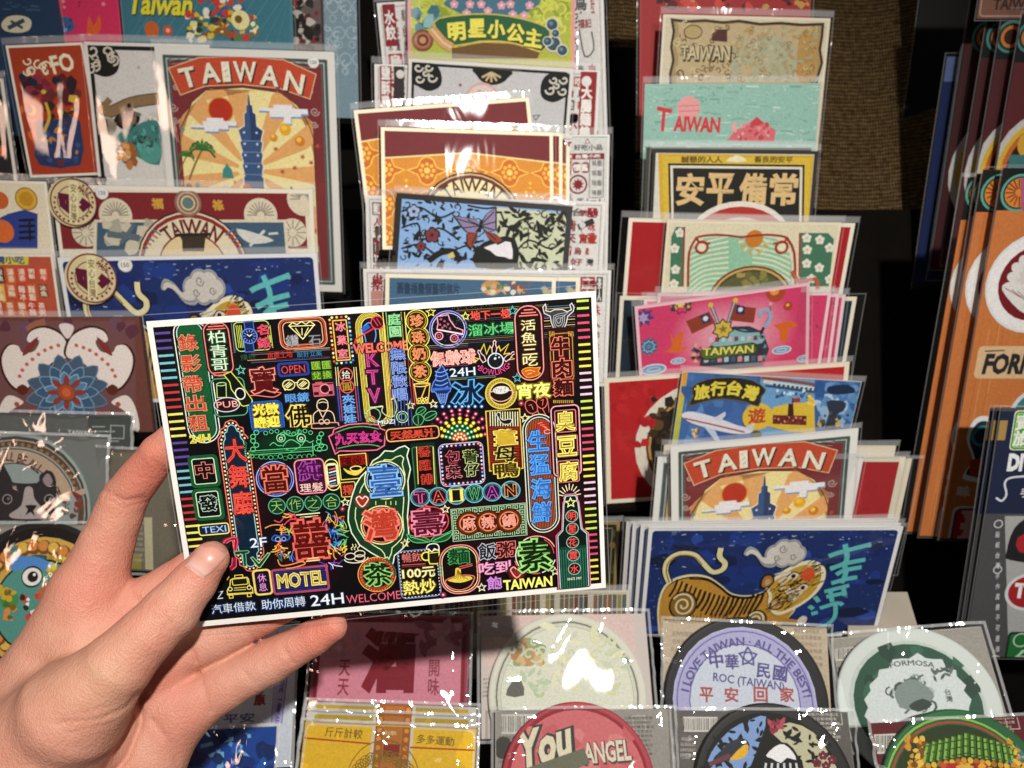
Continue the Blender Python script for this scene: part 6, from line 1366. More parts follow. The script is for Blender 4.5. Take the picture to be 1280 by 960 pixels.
a = newsart('news3', 0, 0, 3); a.at(*Z7); a.poly([(1012, 610), (1170, 610), (1165, 880), (1010, 880)], '#d6d6d2'); a.line([(1012, 608), (1172, 610)], 4, '#8aa09a'); a.star(1082, 630, 12, RD, 3, n=3, k=.6); a.txt('好吃小品', 1085, 655, 125, 24, '#4a4646', .03); a.box(1085, 695, 145, 26, RD); a.txt('台灣小吃', 1085, 695, 110, 18, '#eee8e2', .03)
for x, y in ((1032, 745), (1072, 745)): a.box(x, y, 34, 46, RD, r=12)
a.txt('懷舊', 1052, 745, 66, 30, '#eee8e2', .03); a.disc(1040, 820, 42, RD); a.disc(1040, 820, 34, '#d8d4d0'); a.star(1040, 820, 28, RD, n=9, k=.6)
for i in range(8): a.txt('甘味'[i % 2]+'茶飯'[i % 2], 1125, 725+(i//2)*44 if i % 2 else 725+(i//2)*44, 44, 26, '#5a5656', .02) if i % 2 else None
a.frame(1122, 790, 62, 170, 3, '#4a4646'); a.done()
a = newsart('news4', 0, 0, 4); a.at(*Z8); a.txt('小吃麵飯', 1085, 235, 90, 24, RD, .05); a.line([(1040, 300), (1110, 270)], 26, '#3a3636'); a.disc(1060, 290, 14, '#d8d4d0'); a.txt('宵夜', 1085, 350, 76, 40, '#a8322c', .05)
a.txt('老街', 165, 240, 26, 80, '#9a4a44', .04, vert=True); a.box(165, 360, 50, 130, '#5a4a44', r=3); a.scatter(18, 142, 300, 190, 440, ['#8a3a34', '#d8d0c8', '#3a3230'], 8, 16, 3); a.done()
a = newsart('news5', 0, 0, 5); a.at(*Z8); a.txt('小吃', 150, 535, 44, 60, RD, .05, vert=True); a.box(150, 620, 60, 80, '#b8867c', r=10); a.txt('糖麵', 1090, 548, 60, 24, RD, .05); a.done()
a = A_('princess'); a.fill(4, '#b9b43c'); a.at(*Z7); a.poly([(290, -200), (1010, -200), (1000, 255), (290, 255)], '#a8b040')
a.scatter(30, 300, -20, 480, 120, ['#c8cc50', '#8a9a30', '#b8c04c'], 25, 50, 3, 'curl'); a.scatter(30, 820, -20, 1000, 130, ['#c8cc50', '#8a9a30', '#d0d060'], 25, 50, 4, 'curl')
a.poly([(455, 0), (520, 60), (620, 75), (720, 75), (830, 45), (850, -10)], '#3f6f80', 3)
for x, y in ((490, 20), (545, 60), (610, 20), (640, 50), (700, 25), (750, 65), (800, 70), (825, 25), (740, 20), (560, 20)): a.flower(x, y, 20, '#d89aa8', 5, '#e8d0d0')
a.scatter(14, 315, 45, 410, 130, ['#5a8a94', '#3f6a74', '#8ab0b4'], 16, 34, 5)
BN = [(400, 100), (520, 68), (680, 66), (830, 95), (915, 140), (880, 230), (740, 190), (600, 185), (480, 210)]
a.poly(BN, '#1f5a38', 3); a.line(BN, 6, '#c8b450', closed=True, smooth=3); a.poly([(480, 215), (620, 192), (760, 198), (870, 235), (860, 260), (480, 260)], '#6a4a24'); a.line([(490, 205), (620, 188), (760, 195), (870, 232)], 6, '#d8b84c', smooth=3)
for ch, x, y, rot in (('明', 503, 143, -4), ('星', 593, 128, -1), ('小', 680, 133, 2), ('公', 765, 150, 6), ('主', 846, 172, 8)): a.txt(ch, x, y, 74, 76, '#3a4410', .07, rot=rot); a.txt(ch, x-2, y-2, 72, 74, '#e6dc5a', .045, rot=rot)
for i in range(4): a.disc(350, 180, 48-i*11, ('#7a4a30', '#a86a4c', '#5a3424', '#c08a64')[i])
a.line([(390, 130), (440, 190), (480, 215)], 42, '#c8986a'); a.line([(390, 130), (440, 190), (480, 215)], 10, '#e0bc90')
for x, y, r in ((925, 110, 24), (930, 195, 30), (970, 225, 22), (905, 185, 18), (940, 150, 16)): a.disc(x, y, r*1.25, '#cfc8b4'); a.disc(x, y, r, '#2c4a58'); a.disc(x-r*.2, y-r*.2, r*.4, '#5a8090')
a.done()
a = A_('bw'); a.fill(4, '#c6c5c6', 3); a.framel(6, 3.2, '#14171a', 5); a.at(*Z7)
for s_, x in ((1, 365), (-1, 945)):
    bx = 300 if s_ > 0 else 1008
    a.poly([(bx, 275 if s_ > 0 else 330), (bx+s_*90, 275 if s_ > 0 else 325), (bx+s_*130, 320 if s_ > 0 else 365), (bx+s_*130, 380 if s_ > 0 else 430), (bx+s_*80, 405 if s_ > 0 else 455), (bx+s_*30, 385 if s_ > 0 else 435), (bx, 360 if s_ > 0 else 410)], '#171a1c', 3)
    yy = 330 if s_ > 0 else 385
    for (dx, dy, r) in ((30, -30, 22), (75, -30, 20), (35, 20, 22), (90, 15, 24), (62, -5, 16)): a.line([(bx+s_*(dx+r*(1-i/12)*math.cos(i*.6)), yy+dy+r*(1-i/12)*math.sin(i*.6)) for i in range(11)], 8, '#cfc8ba')
q = [(585, 310), (735, 318)]; a.poly([(575, 300), (745, 312), (730, 345), (700, 370), (650, 378), (610, 360), (590, 335)], '#1c1c1a', 2)
for i in range(5): t = math.radians(200-i*35+0); a.line([(655, 322), (655+48*math.cos(math.radians(30+i*30)), 322+44*math.sin(math.radians(30+i*30)))], 9, '#c9b48a')
for i in range(26): a.disc(560+i*9, 293+i*.9, 3, '#8a7a5a', n=5)
a.ring(615, 430, 66, 9, '#d8a8a0', ry=55); a.disc(615, 430, 60, '#dccac6', ry=48); a.txt('台', 610, 425, 60, 50, '#c8786c', .01); a.disc(517, 378, 7, '#8a5a58'); a.disc(790, 405, 7, '#8a7a8a'); a.line([(840, 515), (870, 512), (852, 535)], 4, '#4a4a4c', closed=True); a.done()
def orange(key, full):
    c = K[key]; k = c.W/216.0; a = A_(key); a.fill(4.5*k, '#d08628')
    W_, H_ = c.W, c.H; m = 4.5*k
    rows = [(x, y) for y in range(3, 12) for x in range(7)]
    for j in range(6):
        for i in range(5):
            cx, cy = W_*(.02+.24*i), 52*k+j*42*k
            x2, y2 = cx+W_*.12, cy+21*k
            for (x, y) in ((cx, cy),):
                pts = [(x, y-17*k), (x+8*k, y-13*k), (x+12*k, y-4*k), (x+24*k, y), (x+12*k, y+5*k), (x+8*k, y+14*k), (x, y+18*k), (x-8*k, y+14*k), (x-12*k, y+5*k), (x-24*k, y), (x-12*k, y-4*k), (x-8*k, y-13*k)]
                a.add(pts, [list(range(12))[::-1]], '#c4651f'); a._strip(spline(pts, True, 2), 1.7*k, '#e6b84a', True)
            for n in range(8): t = 6.283*n/8; a.add([(cx+8*k*math.cos(t)+2.6*k*math.cos(u*1.05), cy+8*k*math.sin(t)+2.6*k*math.sin(u*1.05)) for u in range(6)], [list(range(6))[::-1]], '#e8b23c')
            a.add([(cx+4*k*math.cos(u*.785), cy+4*k*math.sin(u*.785)) for u in range(8)], [list(range(8))[::-1]], '#eac860')
            for dx, dy, r in ((0, -8, 2.2), (0, -2, 1.6), (-5, 3, 2), (5, 3, 2), (-9, 7, 1.5), (9, 7, 1.5)): a.add([(x2+dx*k+r*k*math.cos(u*1.05), y2+dy*k+r*k*math.sin(u*1.05)) for u in range(6)], [list(range(6))[::-1]], '#e8b440')
    band = [(m, m), (W_-m, m), (W_-m, 38*k), (W_/2, 29*k), (m, 38*k)]
    a.add(band, [[4, 3, 2, 1, 0]], '#6d1d22'); a._strip([(m, 38*k), (W_/2, 29*k), (W_-m, 38*k)], 2.2*k, '#e8cf8a', False)
    if full:
        a.at(*Z7)
        for r, cc in ((235, '#4a1c1c'), (226, '#d8b070'), (220, '#5a2424'), (205, '#e4d6a0'), (110, '#7a3c2a'), (100, '#d8a860')): a.disc(565, 1000, r, cc, ry=r)
        a.txt('TAIWAN', 565, 822, 265, 60, '#4a2420', .02, arc=178)
    a.done()
orange('orange', True)
for kk in ('orange1', 'orange2', 'orange3'): orange(kk, False)
a = A_('papercut'); a.fill(7, '#86abd8'); c = K['papercut']; a.at(440, 120, 3.879)
a.poly([(700, 540), (1040, 570), (1040, 1000), (760, 1000), (790, 700), (700, 690)], '#c3c8a8')
rg = random.Random(2)
a.scatter(100, 240, 510, 620, 830, ['#15130f', '#1a1814'], 10, 26, 2, 'leaf'); a.scatter(26, 240, 520, 640, 820, ['#17140f'], 14, 24, 3, 'curl'); a.scatter(90, 710, 550, 1040, 860, ['#15150f'], 14, 32, 4, 'leaf'); a.scatter(18, 740, 560, 1020, 860, ['#15150f'], 16, 26, 5, 'curl')
for q in ([(240, 560), (330, 540), (420, 590), (500, 560)], [(240, 640), (320, 620), (340, 700), (420, 640), (520, 700)], [(720, 560), (760, 640), (830, 600), (900, 660), (1000, 600)], [(240, 740), (330, 720), (420, 770), (540, 730), (640, 700)], [(790, 760), (860, 700), (960, 740), (1030, 700)], [(560, 530), (640, 545), (700, 540)]): a.line(q, 9, '#16130f', smooth=4)
a.poly([(600, 740), (690, 690), (790, 690), (800, 830), (600, 830)], '#15130f', 2); a.poly([(640, 735), (700, 715), (720, 710), (770, 710), (778, 790), (740, 780), (700, 775), (670, 750)], '#e0dde0', 2)
for x, y, r in ((388, 675, 34), (335, 728, 22), (300, 560, 30)): a.flower(x, y, r*1.25, '#17140f'); a.flower(x, y, r, '#7a3038' if r != 30 else '#9aaed0', 5, '#3a1a1c')
for q, cc in (([(500, 585), (600, 600), (625, 625), (610, 665), (560, 660), (540, 640)], '#8a7a9c'), ([(695, 545), (650, 575), (630, 620), (660, 660), (695, 650)], '#8f80a4'), ([(560, 665), (610, 665), (600, 700), (580, 740), (560, 720)], '#8a3a24'), ([(640, 655), (690, 665), (730, 700), (700, 715), (660, 690)], '#8a3a24')):
    a.poly([(620+(x-620)*1.1, 635+(y-635)*1.1) for x, y in q], '#14110f'); a.poly(q, cc)
for x, y in ((505, 595), (540, 640), (560, 600), (600, 660), (650, 575), (690, 560), (695, 610), (690, 650), (580, 720), (700, 700)): a.line([(622, 630), (x, y)], 5, '#1a1518')
a.line([(628, 600), (618, 660)], 14, '#14110f'); a.line([(370, 800), (440, 755), (500, 760), (510, 800)], 30, '#16130f', smooth=3); a.poly([(460, 770), (490, 755), (500, 780), (470, 790)], '#c8b878'); a.done()
for kk in ('bluecn', 'bluecn2'):
    a = A_(kk); a.fill(5, '#3f6380'); a.at(*Z8); o = 0 if kk == 'bluecn' else 110
    a.txt('圖書插畫懷舊明信片', 375+o, 572, 275, 50, '#28405a', .05); a.disc(655+o, 568, 46, '#b98a5c', ry=34); a.scatter(9, 620+o, 560, 690+o, 590, ['#d8d0a8', '#6a7a4a', '#c8a070'], 8, 18, 3)
    a.scatter(16, 715+o, 550, 820+o, 590, ['#c8a06a', '#d8d8c8', '#6a8a4a', '#8a4a3c'], 10, 20, 5); a.scatter(8, 870+o, 570, 920+o, 590, ['#8a9a9a', '#b8a880'], 8, 16, 6); a.done()
# ---------------------------------------------------------------- right column
R1, R2, R3 = (740, 0, 3.048), (740, 250, 3.048), (740, 500, 3.048)
a = A_('redback'); a.fill(2, '#9c2a2c'); a.at(*R1); a.scatter(26, 240, -20, 830, 30, ['#5a1c1c', '#c8463c', '#3a1a1a', '#b89048'], 10, 26, 3); a.done()
a = A_('map'); a.fill(3, '#cdc3a8'); a.at(*R1); ED = [(305, 75), (360, 82), (430, 78), (500, 86), (560, 80), (640, 92), (720, 88), (800, 95), (880, 92), (876, 140), (868, 190), (876, 240), (862, 285), (850, 340), (300, 330), (298, 280), (310, 230), (302, 180), (312, 120)]
a.poly(ED, '#a08a5c'); a.line(ED, 10, '#3a2414', closed=True); a.poly([(590+(x-590)*.93, 200+(y-200)*.93) for x, y in ED], '#b8a47c')
a.poly([(620, 150), (700, 135), (760, 170), (790, 230), (740, 300), (640, 300), (580, 230), (560, 300), (520, 310), (540, 200)], '#a9a688', 3); a.poly([(800, 120), (860, 130), (850, 300), (790, 310), (780, 230)], '#b08a4c', 3)
a.scatter(70, 320, 95, 540, 310, ['#5a4428', '#7a6038', '#c8b88c'], 6, 18, 3, 'curl'); a.scatter(120, 540, 105, 850, 310, ['#7a643c', '#8a7446', '#c9bc94', '#9a8454', '#6a5634'], 4, 13, 4, 'curl'); a.scatter(60, 540, 105, 860, 310, ['#a89a72', '#98a084', '#b09058'], 8, 20, 5, 'leaf'); a.poly([(480, 112), (515, 112), (515, 160), (455, 155), (458, 128)], '#4a2420'); a.line([(480, 112), (458, 140)], 8, '#6a2c28')
a.txt('TAIWAN', 435, 205, 190, 52, '#3a2c18', .06); a.txt('TAIWAN', 432, 202, 186, 48, '#c9bd96', .015); a.disc(385, 122, 34, '#b09a68', ry=24); a.ring(385, 122, 34, 4, '#5a4428', ry=24); a.done()
a = A_('mint'); a.fill(.5, '#8fb8aa'); a.at(*R1); rg = random.Random(8)
for i in range(260): x, y = rg.uniform(215, 865), rg.uniform(325, 640); a.line([(x, y), (x+rg.uniform(8, 50)*rg.choice((1, 1, .2)), y+rg.choice((0, 0, rg.uniform(-14, 14))))], rg.uniform(2, 7), rg.choice(('#a9cabc', '#7aa898', '#b8d4c8', '#6f9c90')))
a.disc(368, 412, 44, '#dd9a98'); a.txt('AIWAN', 400, 474, 172, 50, '#c9363c', .05, rot=2); a.line([(248, 412), (305, 425)], 15, '#c9363c'); a.line([(275, 420), (268, 500)], 13, '#c9363c'); 
for v in (405, 425): a.line([(330, v), (410, v-4)], 3, '#c8686c')
a.poly([(515, 535), (545, 495), (580, 485), (628, 445), (665, 475), (700, 495), (695, 540)], '#d0686e', 1); a.scatter(26, 530, 470, 690, 530, ['#e0a0a0', '#b84450', '#d8888c'], 6, 14, 4); a.poly([(600, 470), (628, 445), (655, 468), (630, 480)], '#c23a44'); a.done()
a = A_('anping2'); a.fill(4, '#4a463a'); a.done()
a = A_('anping'); a.fill(4, '#d0ccc0'); a.at(*R1); a.poly([(252, 585), (845, 592), (838, 900), (262, 900)], '#c8a22c'); a.poly([(268, 596), (832, 602), (826, 900), (275, 900)], '#cfae38'); a.poly([(290, 622), (810, 628), (806, 900), (296, 900)], '#15150f'); a.poly([(298, 630), (802, 636), (798, 900), (304, 900)], '#d9d2c0'); a.poly([(308, 640), (792, 645), (788, 900), (312, 900)], '#1a1a16')
a.txt('誠懇的人人', 418, 608, 155, 24, '#5a4a10', .03); a.txt('善良的安平', 692, 608, 145, 24, '#5a4a10', .03); a.poly([(510, 615), (552, 590), (592, 615)], '#e0d8b0', 2)
for ch, x in (('安', 375), ('平', 490), ('備', 615), ('常', 730)): a.txt(ch, x, 722, 100, 112, '#d2b27c', .035)
a.disc(560, 920, 200, '#d9d4c8', ry=150); a.disc(560, 925, 185, '#a83028', ry=135); a.disc(560, 960, 150, '#d0c8b4', ry=130); a.done()
a = A_('redwide'); a.fill(5, '#a81f24'); a.done(); a = A_('redright'); a.fill(7, '#ab2026'); a.done()
a = A_('nouveau'); a.fill(3, '#dcd3b6'); a.at(*R2)
for q in ([(320, 102), (352, 104), (345, 330), (295, 330), (302, 140)], [(795, 125), (900, 126), (922, 150), (920, 330), (790, 330)]): a.poly(q, '#44755a', 0)
for x, y in ((335, 125), (315, 185), (318, 265), (312, 320), (818, 145), (868, 152), (905, 182), (820, 190), (818, 242), (866, 258), (905, 302), (836, 300)): a.flower(x, y, 19, '#e4dfd0', 5, '#b8c0a0')
a.line([(352, 102), (346, 330)], 7, '#9a3a2c'); a.line([(792, 125), (790, 290)], 7, '#9a3a2c')
a.poly([(365, 240), (385, 180), (430, 145), (500, 138), (620, 132), (700, 148), (745, 180), (760, 240), (762, 400), (362, 400)], '#8fc0a0')
for i in range(13): a.line([(368, 175+i*22), (430, 160+i*18), (520, 138+i*20)], 7, '#d8dcc0', smooth=3); a.line([(755, 175+i*22), (690, 160+i*18), (610, 138+i*20)], 7, '#d8dcc0', smooth=3)
a.disc(618, 148, 34, '#c47a2c'); 
for i in range(9): t = math.radians(10+i*20); a.line([(618+40*math.cos(t), 150+40*math.sin(t)), (618+62*math.cos(t), 150+58*math.sin(t))], 10, '#c9a050' if i % 2 else '#d8d0a8')
for s_ in (-1, 1):
    X = lambda x: 570+s_*(x-570)
    a.line([(X(575), 142), (X(480), 132), (X(405), 140), (X(410), 160), (X(450), 165)], 8, '#9c3526', smooth=3); a.line([(X(400), 140), (X(370), 200), (X(366), 330)], 9, '#9c3526', smooth=3); a.ring(X(418), 180, 22, 9, '#9c3526'); a.disc(X(418), 180, 15, '#e8dcc0')
for r, cc in ((165, '#6a3a24'), (157, '#c8a060'), (148, '#44492c'), (138, '#5a5a38')): a.disc(600, 395, r, cc, ry=r*.9)
a.scatter(14, 560, 280, 670, 320, ['#a8905a', '#8a8048', '#6a6a3c'], 12, 22, 4); a.line([(760, 270), (790, 310), (850, 300), (860, 340)], 14, '#b85a40', smooth=3); a.done()
a = A_('navywide'); a.fill(5, '#182a38'); a.done()
def pinkart(key, full):
    a = A_(key); a.fill(4, '#cb3c66'); a.at(790, 340, 4.267)
    if not full:
        a.scatter(10, 900, 150, 1100, 420, ['#d8587c'], 10, 18, 3); a.scatter(5, 960, 150, 1090, 300, ['#7a4a5a'], 6, 12, 4); a.done(); return
    a.blob(540, 330, 340, '#e6b0be', '#cb3c66', n=30, ry=260)
    for x0, y0, x1, y1, F in ((420, 170, 470, 300, [(288, 262), (410, 210), (445, 270), (320, 330)]), (552, 145, 500, 300, [(545, 170), (600, 185), (662, 192), (650, 272), (585, 265), (520, 258)])):
        a.poly(F, '#8a3a28'); a.line([(x0, y0), (x1, y1)], 17, '#2a2430'); a.line([(x0, y0), (x1, y1)], 9, '#a8b0c0'); a.disc(x0, y0+6, 14, '#d8b43c')
    a.poly([(362, 235), (408, 220), (420, 265), (378, 275)], '#2c2c54'); a.star(392, 248, 18, '#d8d8e4', n=8, k=.6); a.poly([(560, 172), (605, 185), (598, 228), (552, 222)], '#2c2c54'); a.star(578, 200, 16, '#d8d8e4', n=8, k=.6)
    a.poly([(430, 380), (540, 290), (700, 320), (700, 500), (360, 500)], '#2c3844', 2); a.poly([(440, 372), (545, 305), (640, 318), (700, 328), (690, 380), (450, 400)], '#84aeb4', 2); a.line([(540, 300), (600, 318), (690, 315)], 10, '#2c3440', smooth=3)
    for i in range(9): a.box(420+i*34, 362-(i*1.5), 20, 26, ('#c8b0b8', '#7a3a44', '#a8c8c8')[i % 3], r=3)
    for i in range(9): a.box(395+i*36, 468-(i*1.0), 24, 30, ('#a8c0c8', '#3f5a74', '#c88a94')[i % 3], r=3)
    BN = [(360, 425), (400, 402), (520, 392), (640, 375), (665, 392), (660, 432), (520, 450), (400, 470), (370, 462)]
    a.poly(BN, '#26301c', 2); a.poly([(515+(x-515)*.95, 422+(y-422)*.86) for x, y in BN], '#4a6a30', 2); a.txt('TAIWAN', 515, 420, 265, 42, '#232412', .07, rot=4); a.txt('TAIWAN', 513, 418, 265, 40, '#dcd66a', .03, rot=4)
    a.scatter(16, 325, 390, 365, 480, ['#8a3a4c', '#c8b48a', '#3f5a5a', '#2c2a30'], 8, 16, 5); a.scatter(14, 670, 330, 710, 480, ['#8a3a4c', '#5a8a94', '#2c2a30'], 8, 16, 6)
    a.star(485, 305, 62, '#3a2c18', n=7, k=.7); a.star(485, 305, 52, '#c8b048', n=7, k=.7); a.star(485, 305, 26, '#8a6a2c', n=5)
    a.line([(735, 205), (735, 240), (700, 300), (685, 330)], 16, '#2c3038', smooth=4); a.line([(690, 240), (680, 215), (710, 200), (735, 215), (735, 250), (705, 295)], 20, '#8fa4bc', smooth=4); a.line([(738, 180), (735, 210)], 4, '#6a4a3a')
    a.poly([(712, 100), (730, 70), (770, 62), (815, 80), (815, 120), (780, 158), (740, 155), (718, 130)], '#a8442c', 3); a.disc(760, 98, 26, '#d8903c'); a.disc(756, 92, 12, '#ecd070'); a.star(738, 170, 14, '#c8a8b0', n=5); a.disc(832, 182, 24, '#a8402c'); a.disc(830, 176, 9, '#e0b04c')
    a.poly([(200, 320), (225, 360), (255, 318), (275, 330), (262, 395), (300, 400), (240, 430), (180, 425), (215, 395)], '#cf6424', 2); a.poly([(755, 285), (800, 270), (850, 262), (890, 290), (840, 300), (825, 365), (795, 370), (785, 310)], '#cf6424', 2)
    a.scatter(14, 215, 140, 310, 200, ['#c8a83c', '#e0cc70', '#4a3a4c'], 12, 26, 7); a.star(265, 170, 56, '#4a2c4c', lw=5, n=9, k=.75)
    a.star(65, 240, 60, '#5a3a74', n=7, k=.55); a.star(60, 245, 36, '#a898c0', n=6, k=.5); a.star(90, 398, 54, '#3f5f80', n=11, k=.72); a.star(90, 398, 34, '#8fb4c8', lw=5, n=9, k=.7); a.disc(90, 398, 14, '#5a80a0')
    for x, y, r in ((798, 416, 52), (245, 474, 40), (115, 520, 70), (925, 460, 46)): a.disc(x, y, r, '#c8d4dc', ry=r*.45); a.disc(x, y, r*.85, '#6a94b8', ry=r*.33); a.ring(x, y, r*.5, 5, '#b8d0e0', ry=r*.16)
    a.done()
pinkart('pink', True)
for kk in ('pink2', 'pink3', 'pink4'): pinkart(kk, False)
a = A_('redring'); a.fill(6, '#b32024'); a.at(*R2); cx, cy = 420, 930
a.disc(cx, cy, 256, '#dcd4c4'); a.disc(cx, cy, 214, '#5a3218'); a.disc(cx, cy, 206, '#b98a4c'); a.disc(cx, cy, 196, '#18140f'); a.scatter(20, 230, 760, 330, 920, ['#3a2c1c', '#5a4424', '#241c14'], 14, 30, 3)
a.scatter(24, 80, 690, 230, 950, ['#a81c20', '#bc282a'], 14, 26, 4); a.done()
a = A_('travel'); a.fill(.6, '#3f68a4'); c = K['travel']; a.at(790, 340, 4.267)
for i in range(24): t = i/24; a.rectl(.6, c.H*t, 7, c.H*(t+1/24), mixc(mixc('#d8913c', '#d8c83c', min(1, t*3)), mixc('#7aa850', '#4a7ac0', max(0, t*2-1)), t))
a.scatter(60, 300, 560, 700, 920, ['#4a74b0', '#355c98', '#5a88c0', '#3a5f9c'], 20, 60, 3)
a.poly([(690, 545), (975, 570), (970, 900), (640, 900)], '#6a9cc8'); a.poly([(975, 570), (1215, 590), (1190, 900), (970, 900)], '#34609c'); a.scatter(30, 985, 600, 1200, 690, ['#2c5590', '#4a78b4', '#6a90c0'], 20, 44, 4); a.scatter(26, 985, 680, 1190, 800, ['#8fb0d0', '#b0c8dc', '#5a88b8'], 20, 44, 9)
a.line([(690, 565), (830, 578), (975, 600)], 16, '#8a4a34', smooth=3); a.line([(700, 582), (970, 622)], 20, '#c8d0d0'); a.line([(710, 605), (970, 640)], 12, '#2c4a6c'); 
for i in range(9): a.box(760+i*24, 600+i*3, 14, 14, '#3a4450')
a.scatter(14, 770, 630, 920, 665, ['#3f6a9c', '#c8dce8', '#2c5080'], 8, 16, 7)
a.poly([(720, 820), (750, 720), (830, 700), (970, 690), (975, 860), (840, 850)], '#d9b83a'); a.poly([(750, 760), (930, 765), (928, 815), (748, 808)], '#6a2424'); a.poly([(833, 700), (858, 700), (862, 765), (828, 765)], '#3a1c1c'); a.scatter(26, 755, 765, 925, 810, ['#8a3a34', '#4a1a1a', '#c89a6a'], 6, 11, 8); a.poly([(858, 672), (895, 668), (896, 690), (860, 692)], '#a83028'); a.line([(856, 668), (856, 705)], 4, '#2c2420')
a.scatter(12, 935, 655, 975, 740, ['#d8b83c', '#8a6a1c', '#e8d070'], 8, 16, 9)
a.disc(668, 770, 80, '#dcb83a'); a.txt('遊', 665, 765, 88, 84, '#b8402c', .03, rot=-10)
BN = [(320, 610), (400, 570), (520, 560), (640, 575), (712, 625), (690, 660), (672, 715), (600, 690), (480, 675), (380, 690), (300, 712), (325, 660)]
a.poly(BN, '#26241f', 2); a.line(BN, 5, '#6a6450', closed=True, smooth=2)
for ch, x, y, rot in (('旅', 372, 638, -10), ('行', 458, 620, -3), ('台', 545, 618, 3), ('灣', 632, 642, 10)): a.txt(ch, x, y, 78, 80, '#1a1812', .08, rot=rot); a.txt(ch, x, y, 76, 78, '#e2cf48', .045, rot=rot)
PL = [(262, 765), (300, 742), (380, 755), (480, 785), (560, 815), (640, 835), (625, 858), (540, 860), (420, 835), (320, 805)]
a.poly(PL, '#d8d8e0', 3); a.line([(275, 778), (400, 805), (600, 852)], 9, '#a84a54', smooth=3); a.poly([(430, 780), (495, 742), (500, 760), (470, 795)], '#c8ccd8'); a.poly([(380, 820), (440, 840), (470, 900), (440, 895)], '#b8c8dc'); a.poly([(590, 830), (655, 805), (640, 840)], '#c8ccd8'); a.scatter(7, 320, 840, 355, 880, ['#c8843c', '#8a4a2c', '#e0c890'], 8, 16, 3); a.disc(662, 862, 30, '#4a5a2c', ry=20)
a.poly([(1035, 690), (1100, 682), (1140, 700), (1125, 740), (1090, 760), (1100, 830), (1030, 830), (1050, 750)], '#2c3444', 2); a.poly([(1045, 610), (1150, 600), (1190, 640), (1060, 650)], '#1c2c48', 2); a.scatter(14, 1000, 750, 1150, 830, ['#c8a83c', '#5a4a34', '#8a94a0', '#3a3a40'], 10, 20, 5); a.line([(1110, 565), (1215, 582)], 8, '#c8586c'); a.done()
# ---------------------------------------------------------------- coaster packs along the front
BT, BR = (340, 740, 2.667), (800, 740, 2.667)
def coaster(key, cx, cy, r):
    s = K[key].coaster; a = Art(s); lx, ly = s.loc(cx, cy); R = math.hypot(*np.subtract(s.loc(cx+r, cy), (lx, ly))); a.clip = (lx, ly, R*.97); return a
def barcode(a, x, y, w_, h, seed=1):
    q = random.Random(seed); a.box(x+w_/2, y+h/2, w_, h, '#c9c5bc'); t = x+2
    while t < x+w_-3: b_ = q.uniform(1.2, 4); a.line([(t, y+3), (t, y+h-3)], b_*.7, '#2c2a28'); t += b_+q.uniform(1.2, 3.5)
def smallprint(a, x, y, w_, n, dy, cc, seed=1):
    q = random.Random(seed)
    for i in range(n): a.txt(''.join(q.choice('品名材質產地台灣尺寸注意事項製造商') for _ in range(7)), x+w_/2, y+i*dy, w_*q.uniform(.7, 1), dy*.6, cc, .01)
a = A_('liquor'); a.fill(1, '#8f3c4c'); a.framel(6, 4, '#7a1426', 3); a.rectl(9, 9, a.c.W-9, a.c.H+20, '#c87c8c', 2); a.at(*BT)
a.scatter(10, 500, 110, 620, 200, ['#b87884', '#9a4c5c'], 24, 44, 3, 'leaf'); a.scatter(8, 160, 150, 290, 210, ['#b87884'], 24, 40, 4, 'leaf'); a.txt('酒', 393, 228, 160, 180, '#7a1424', .06); a.txt('天\n天', 240, 285, 36, 110, '#8a2c38', .02); a.txt('開\n味', 540, 285, 36, 110, '#8a3c48', .02)
a.poly([(655, 80), (700, 80), (700, 220), (650, 220)], '#3a2c28'); a.done()
a = A_('disc'); a.at(*BT); a.box(960, 160, 500, 160, '#c9b0a8'); a.box(745, 120, 110, 60, '#b9a8a8'); smallprint(a, 700, 290, 60, 5, 14, '#6a645c'); a.done()
a = coaster('disc', 709, 870, 95); a.at(*BT); a.disc(985, 345, 245, '#c2c4b0'); a.ring(985, 345, 236, 6, '#6f7068'); a.disc(985, 345, 226, '#cfd0bd'); a.ring(985, 345, 222, 3, '#a8a898'); a.disc(850, 200, 46, '#b08a5c'); a.scatter(16, 800, 160, 900, 240, ['#a87a48', '#c8a878', '#8a9a6a'], 14, 28, 2); a.scatter(30, 900, 110, 1160, 340, ['#cfd0a8', '#c6cbb4', '#d8d6b4', '#c0c8a8'], 14, 40, 3, 'leaf'); a.scatter(30, 780, 150, 1180, 340, ['#b4c0a0', '#c8ccb8', '#c9c79a', '#aab89a'], 10, 30, 4, 'curl'); a.scatter(14, 780, 260, 920, 340, ['#b0bfa0', '#c4ccb8'], 14, 30, 6, 'leaf'); a.poly([(780, 345), (800, 300), (830, 295), (840, 345)], '#5a5a50', 2); a.done('coaster_print', K['disc'].coaster.o)
a = A_('roc'); a.at(*BR); a.fill(1, '#b8a890'); smallprint(a, 100, 140, 110, 3, 26, '#8a7c68', 2); smallprint(a, 500, 130, 110, 7, 22, '#8a7c68', 3); a.done()
PU = '#5a548c'
a = coaster('roc', 931, 878, 100); a.at(*BR); a.disc(350, 368, 240, '#b9b8d8'); a.disc(350, 368, 236, '#a8a6cc'); a.ring(350, 368, 226, 4, '#6a649c'); a.disc(350, 368, 186, '#6a649c'); a.disc(350, 368, 182, '#c4cbd8')
a.txt('I LOVE TAIWAN · ALL THE BEST!', 350, 165, 560, 26, PU, .03, arc=205)
for ch, x, y, rot in (('中', 254, 228, -8), ('華', 307, 232, -4), ('民', 412, 262, 5), ('國', 467, 272, 8)): a.txt(ch, x, y, 44, 46, PU, .03, rot=rot)
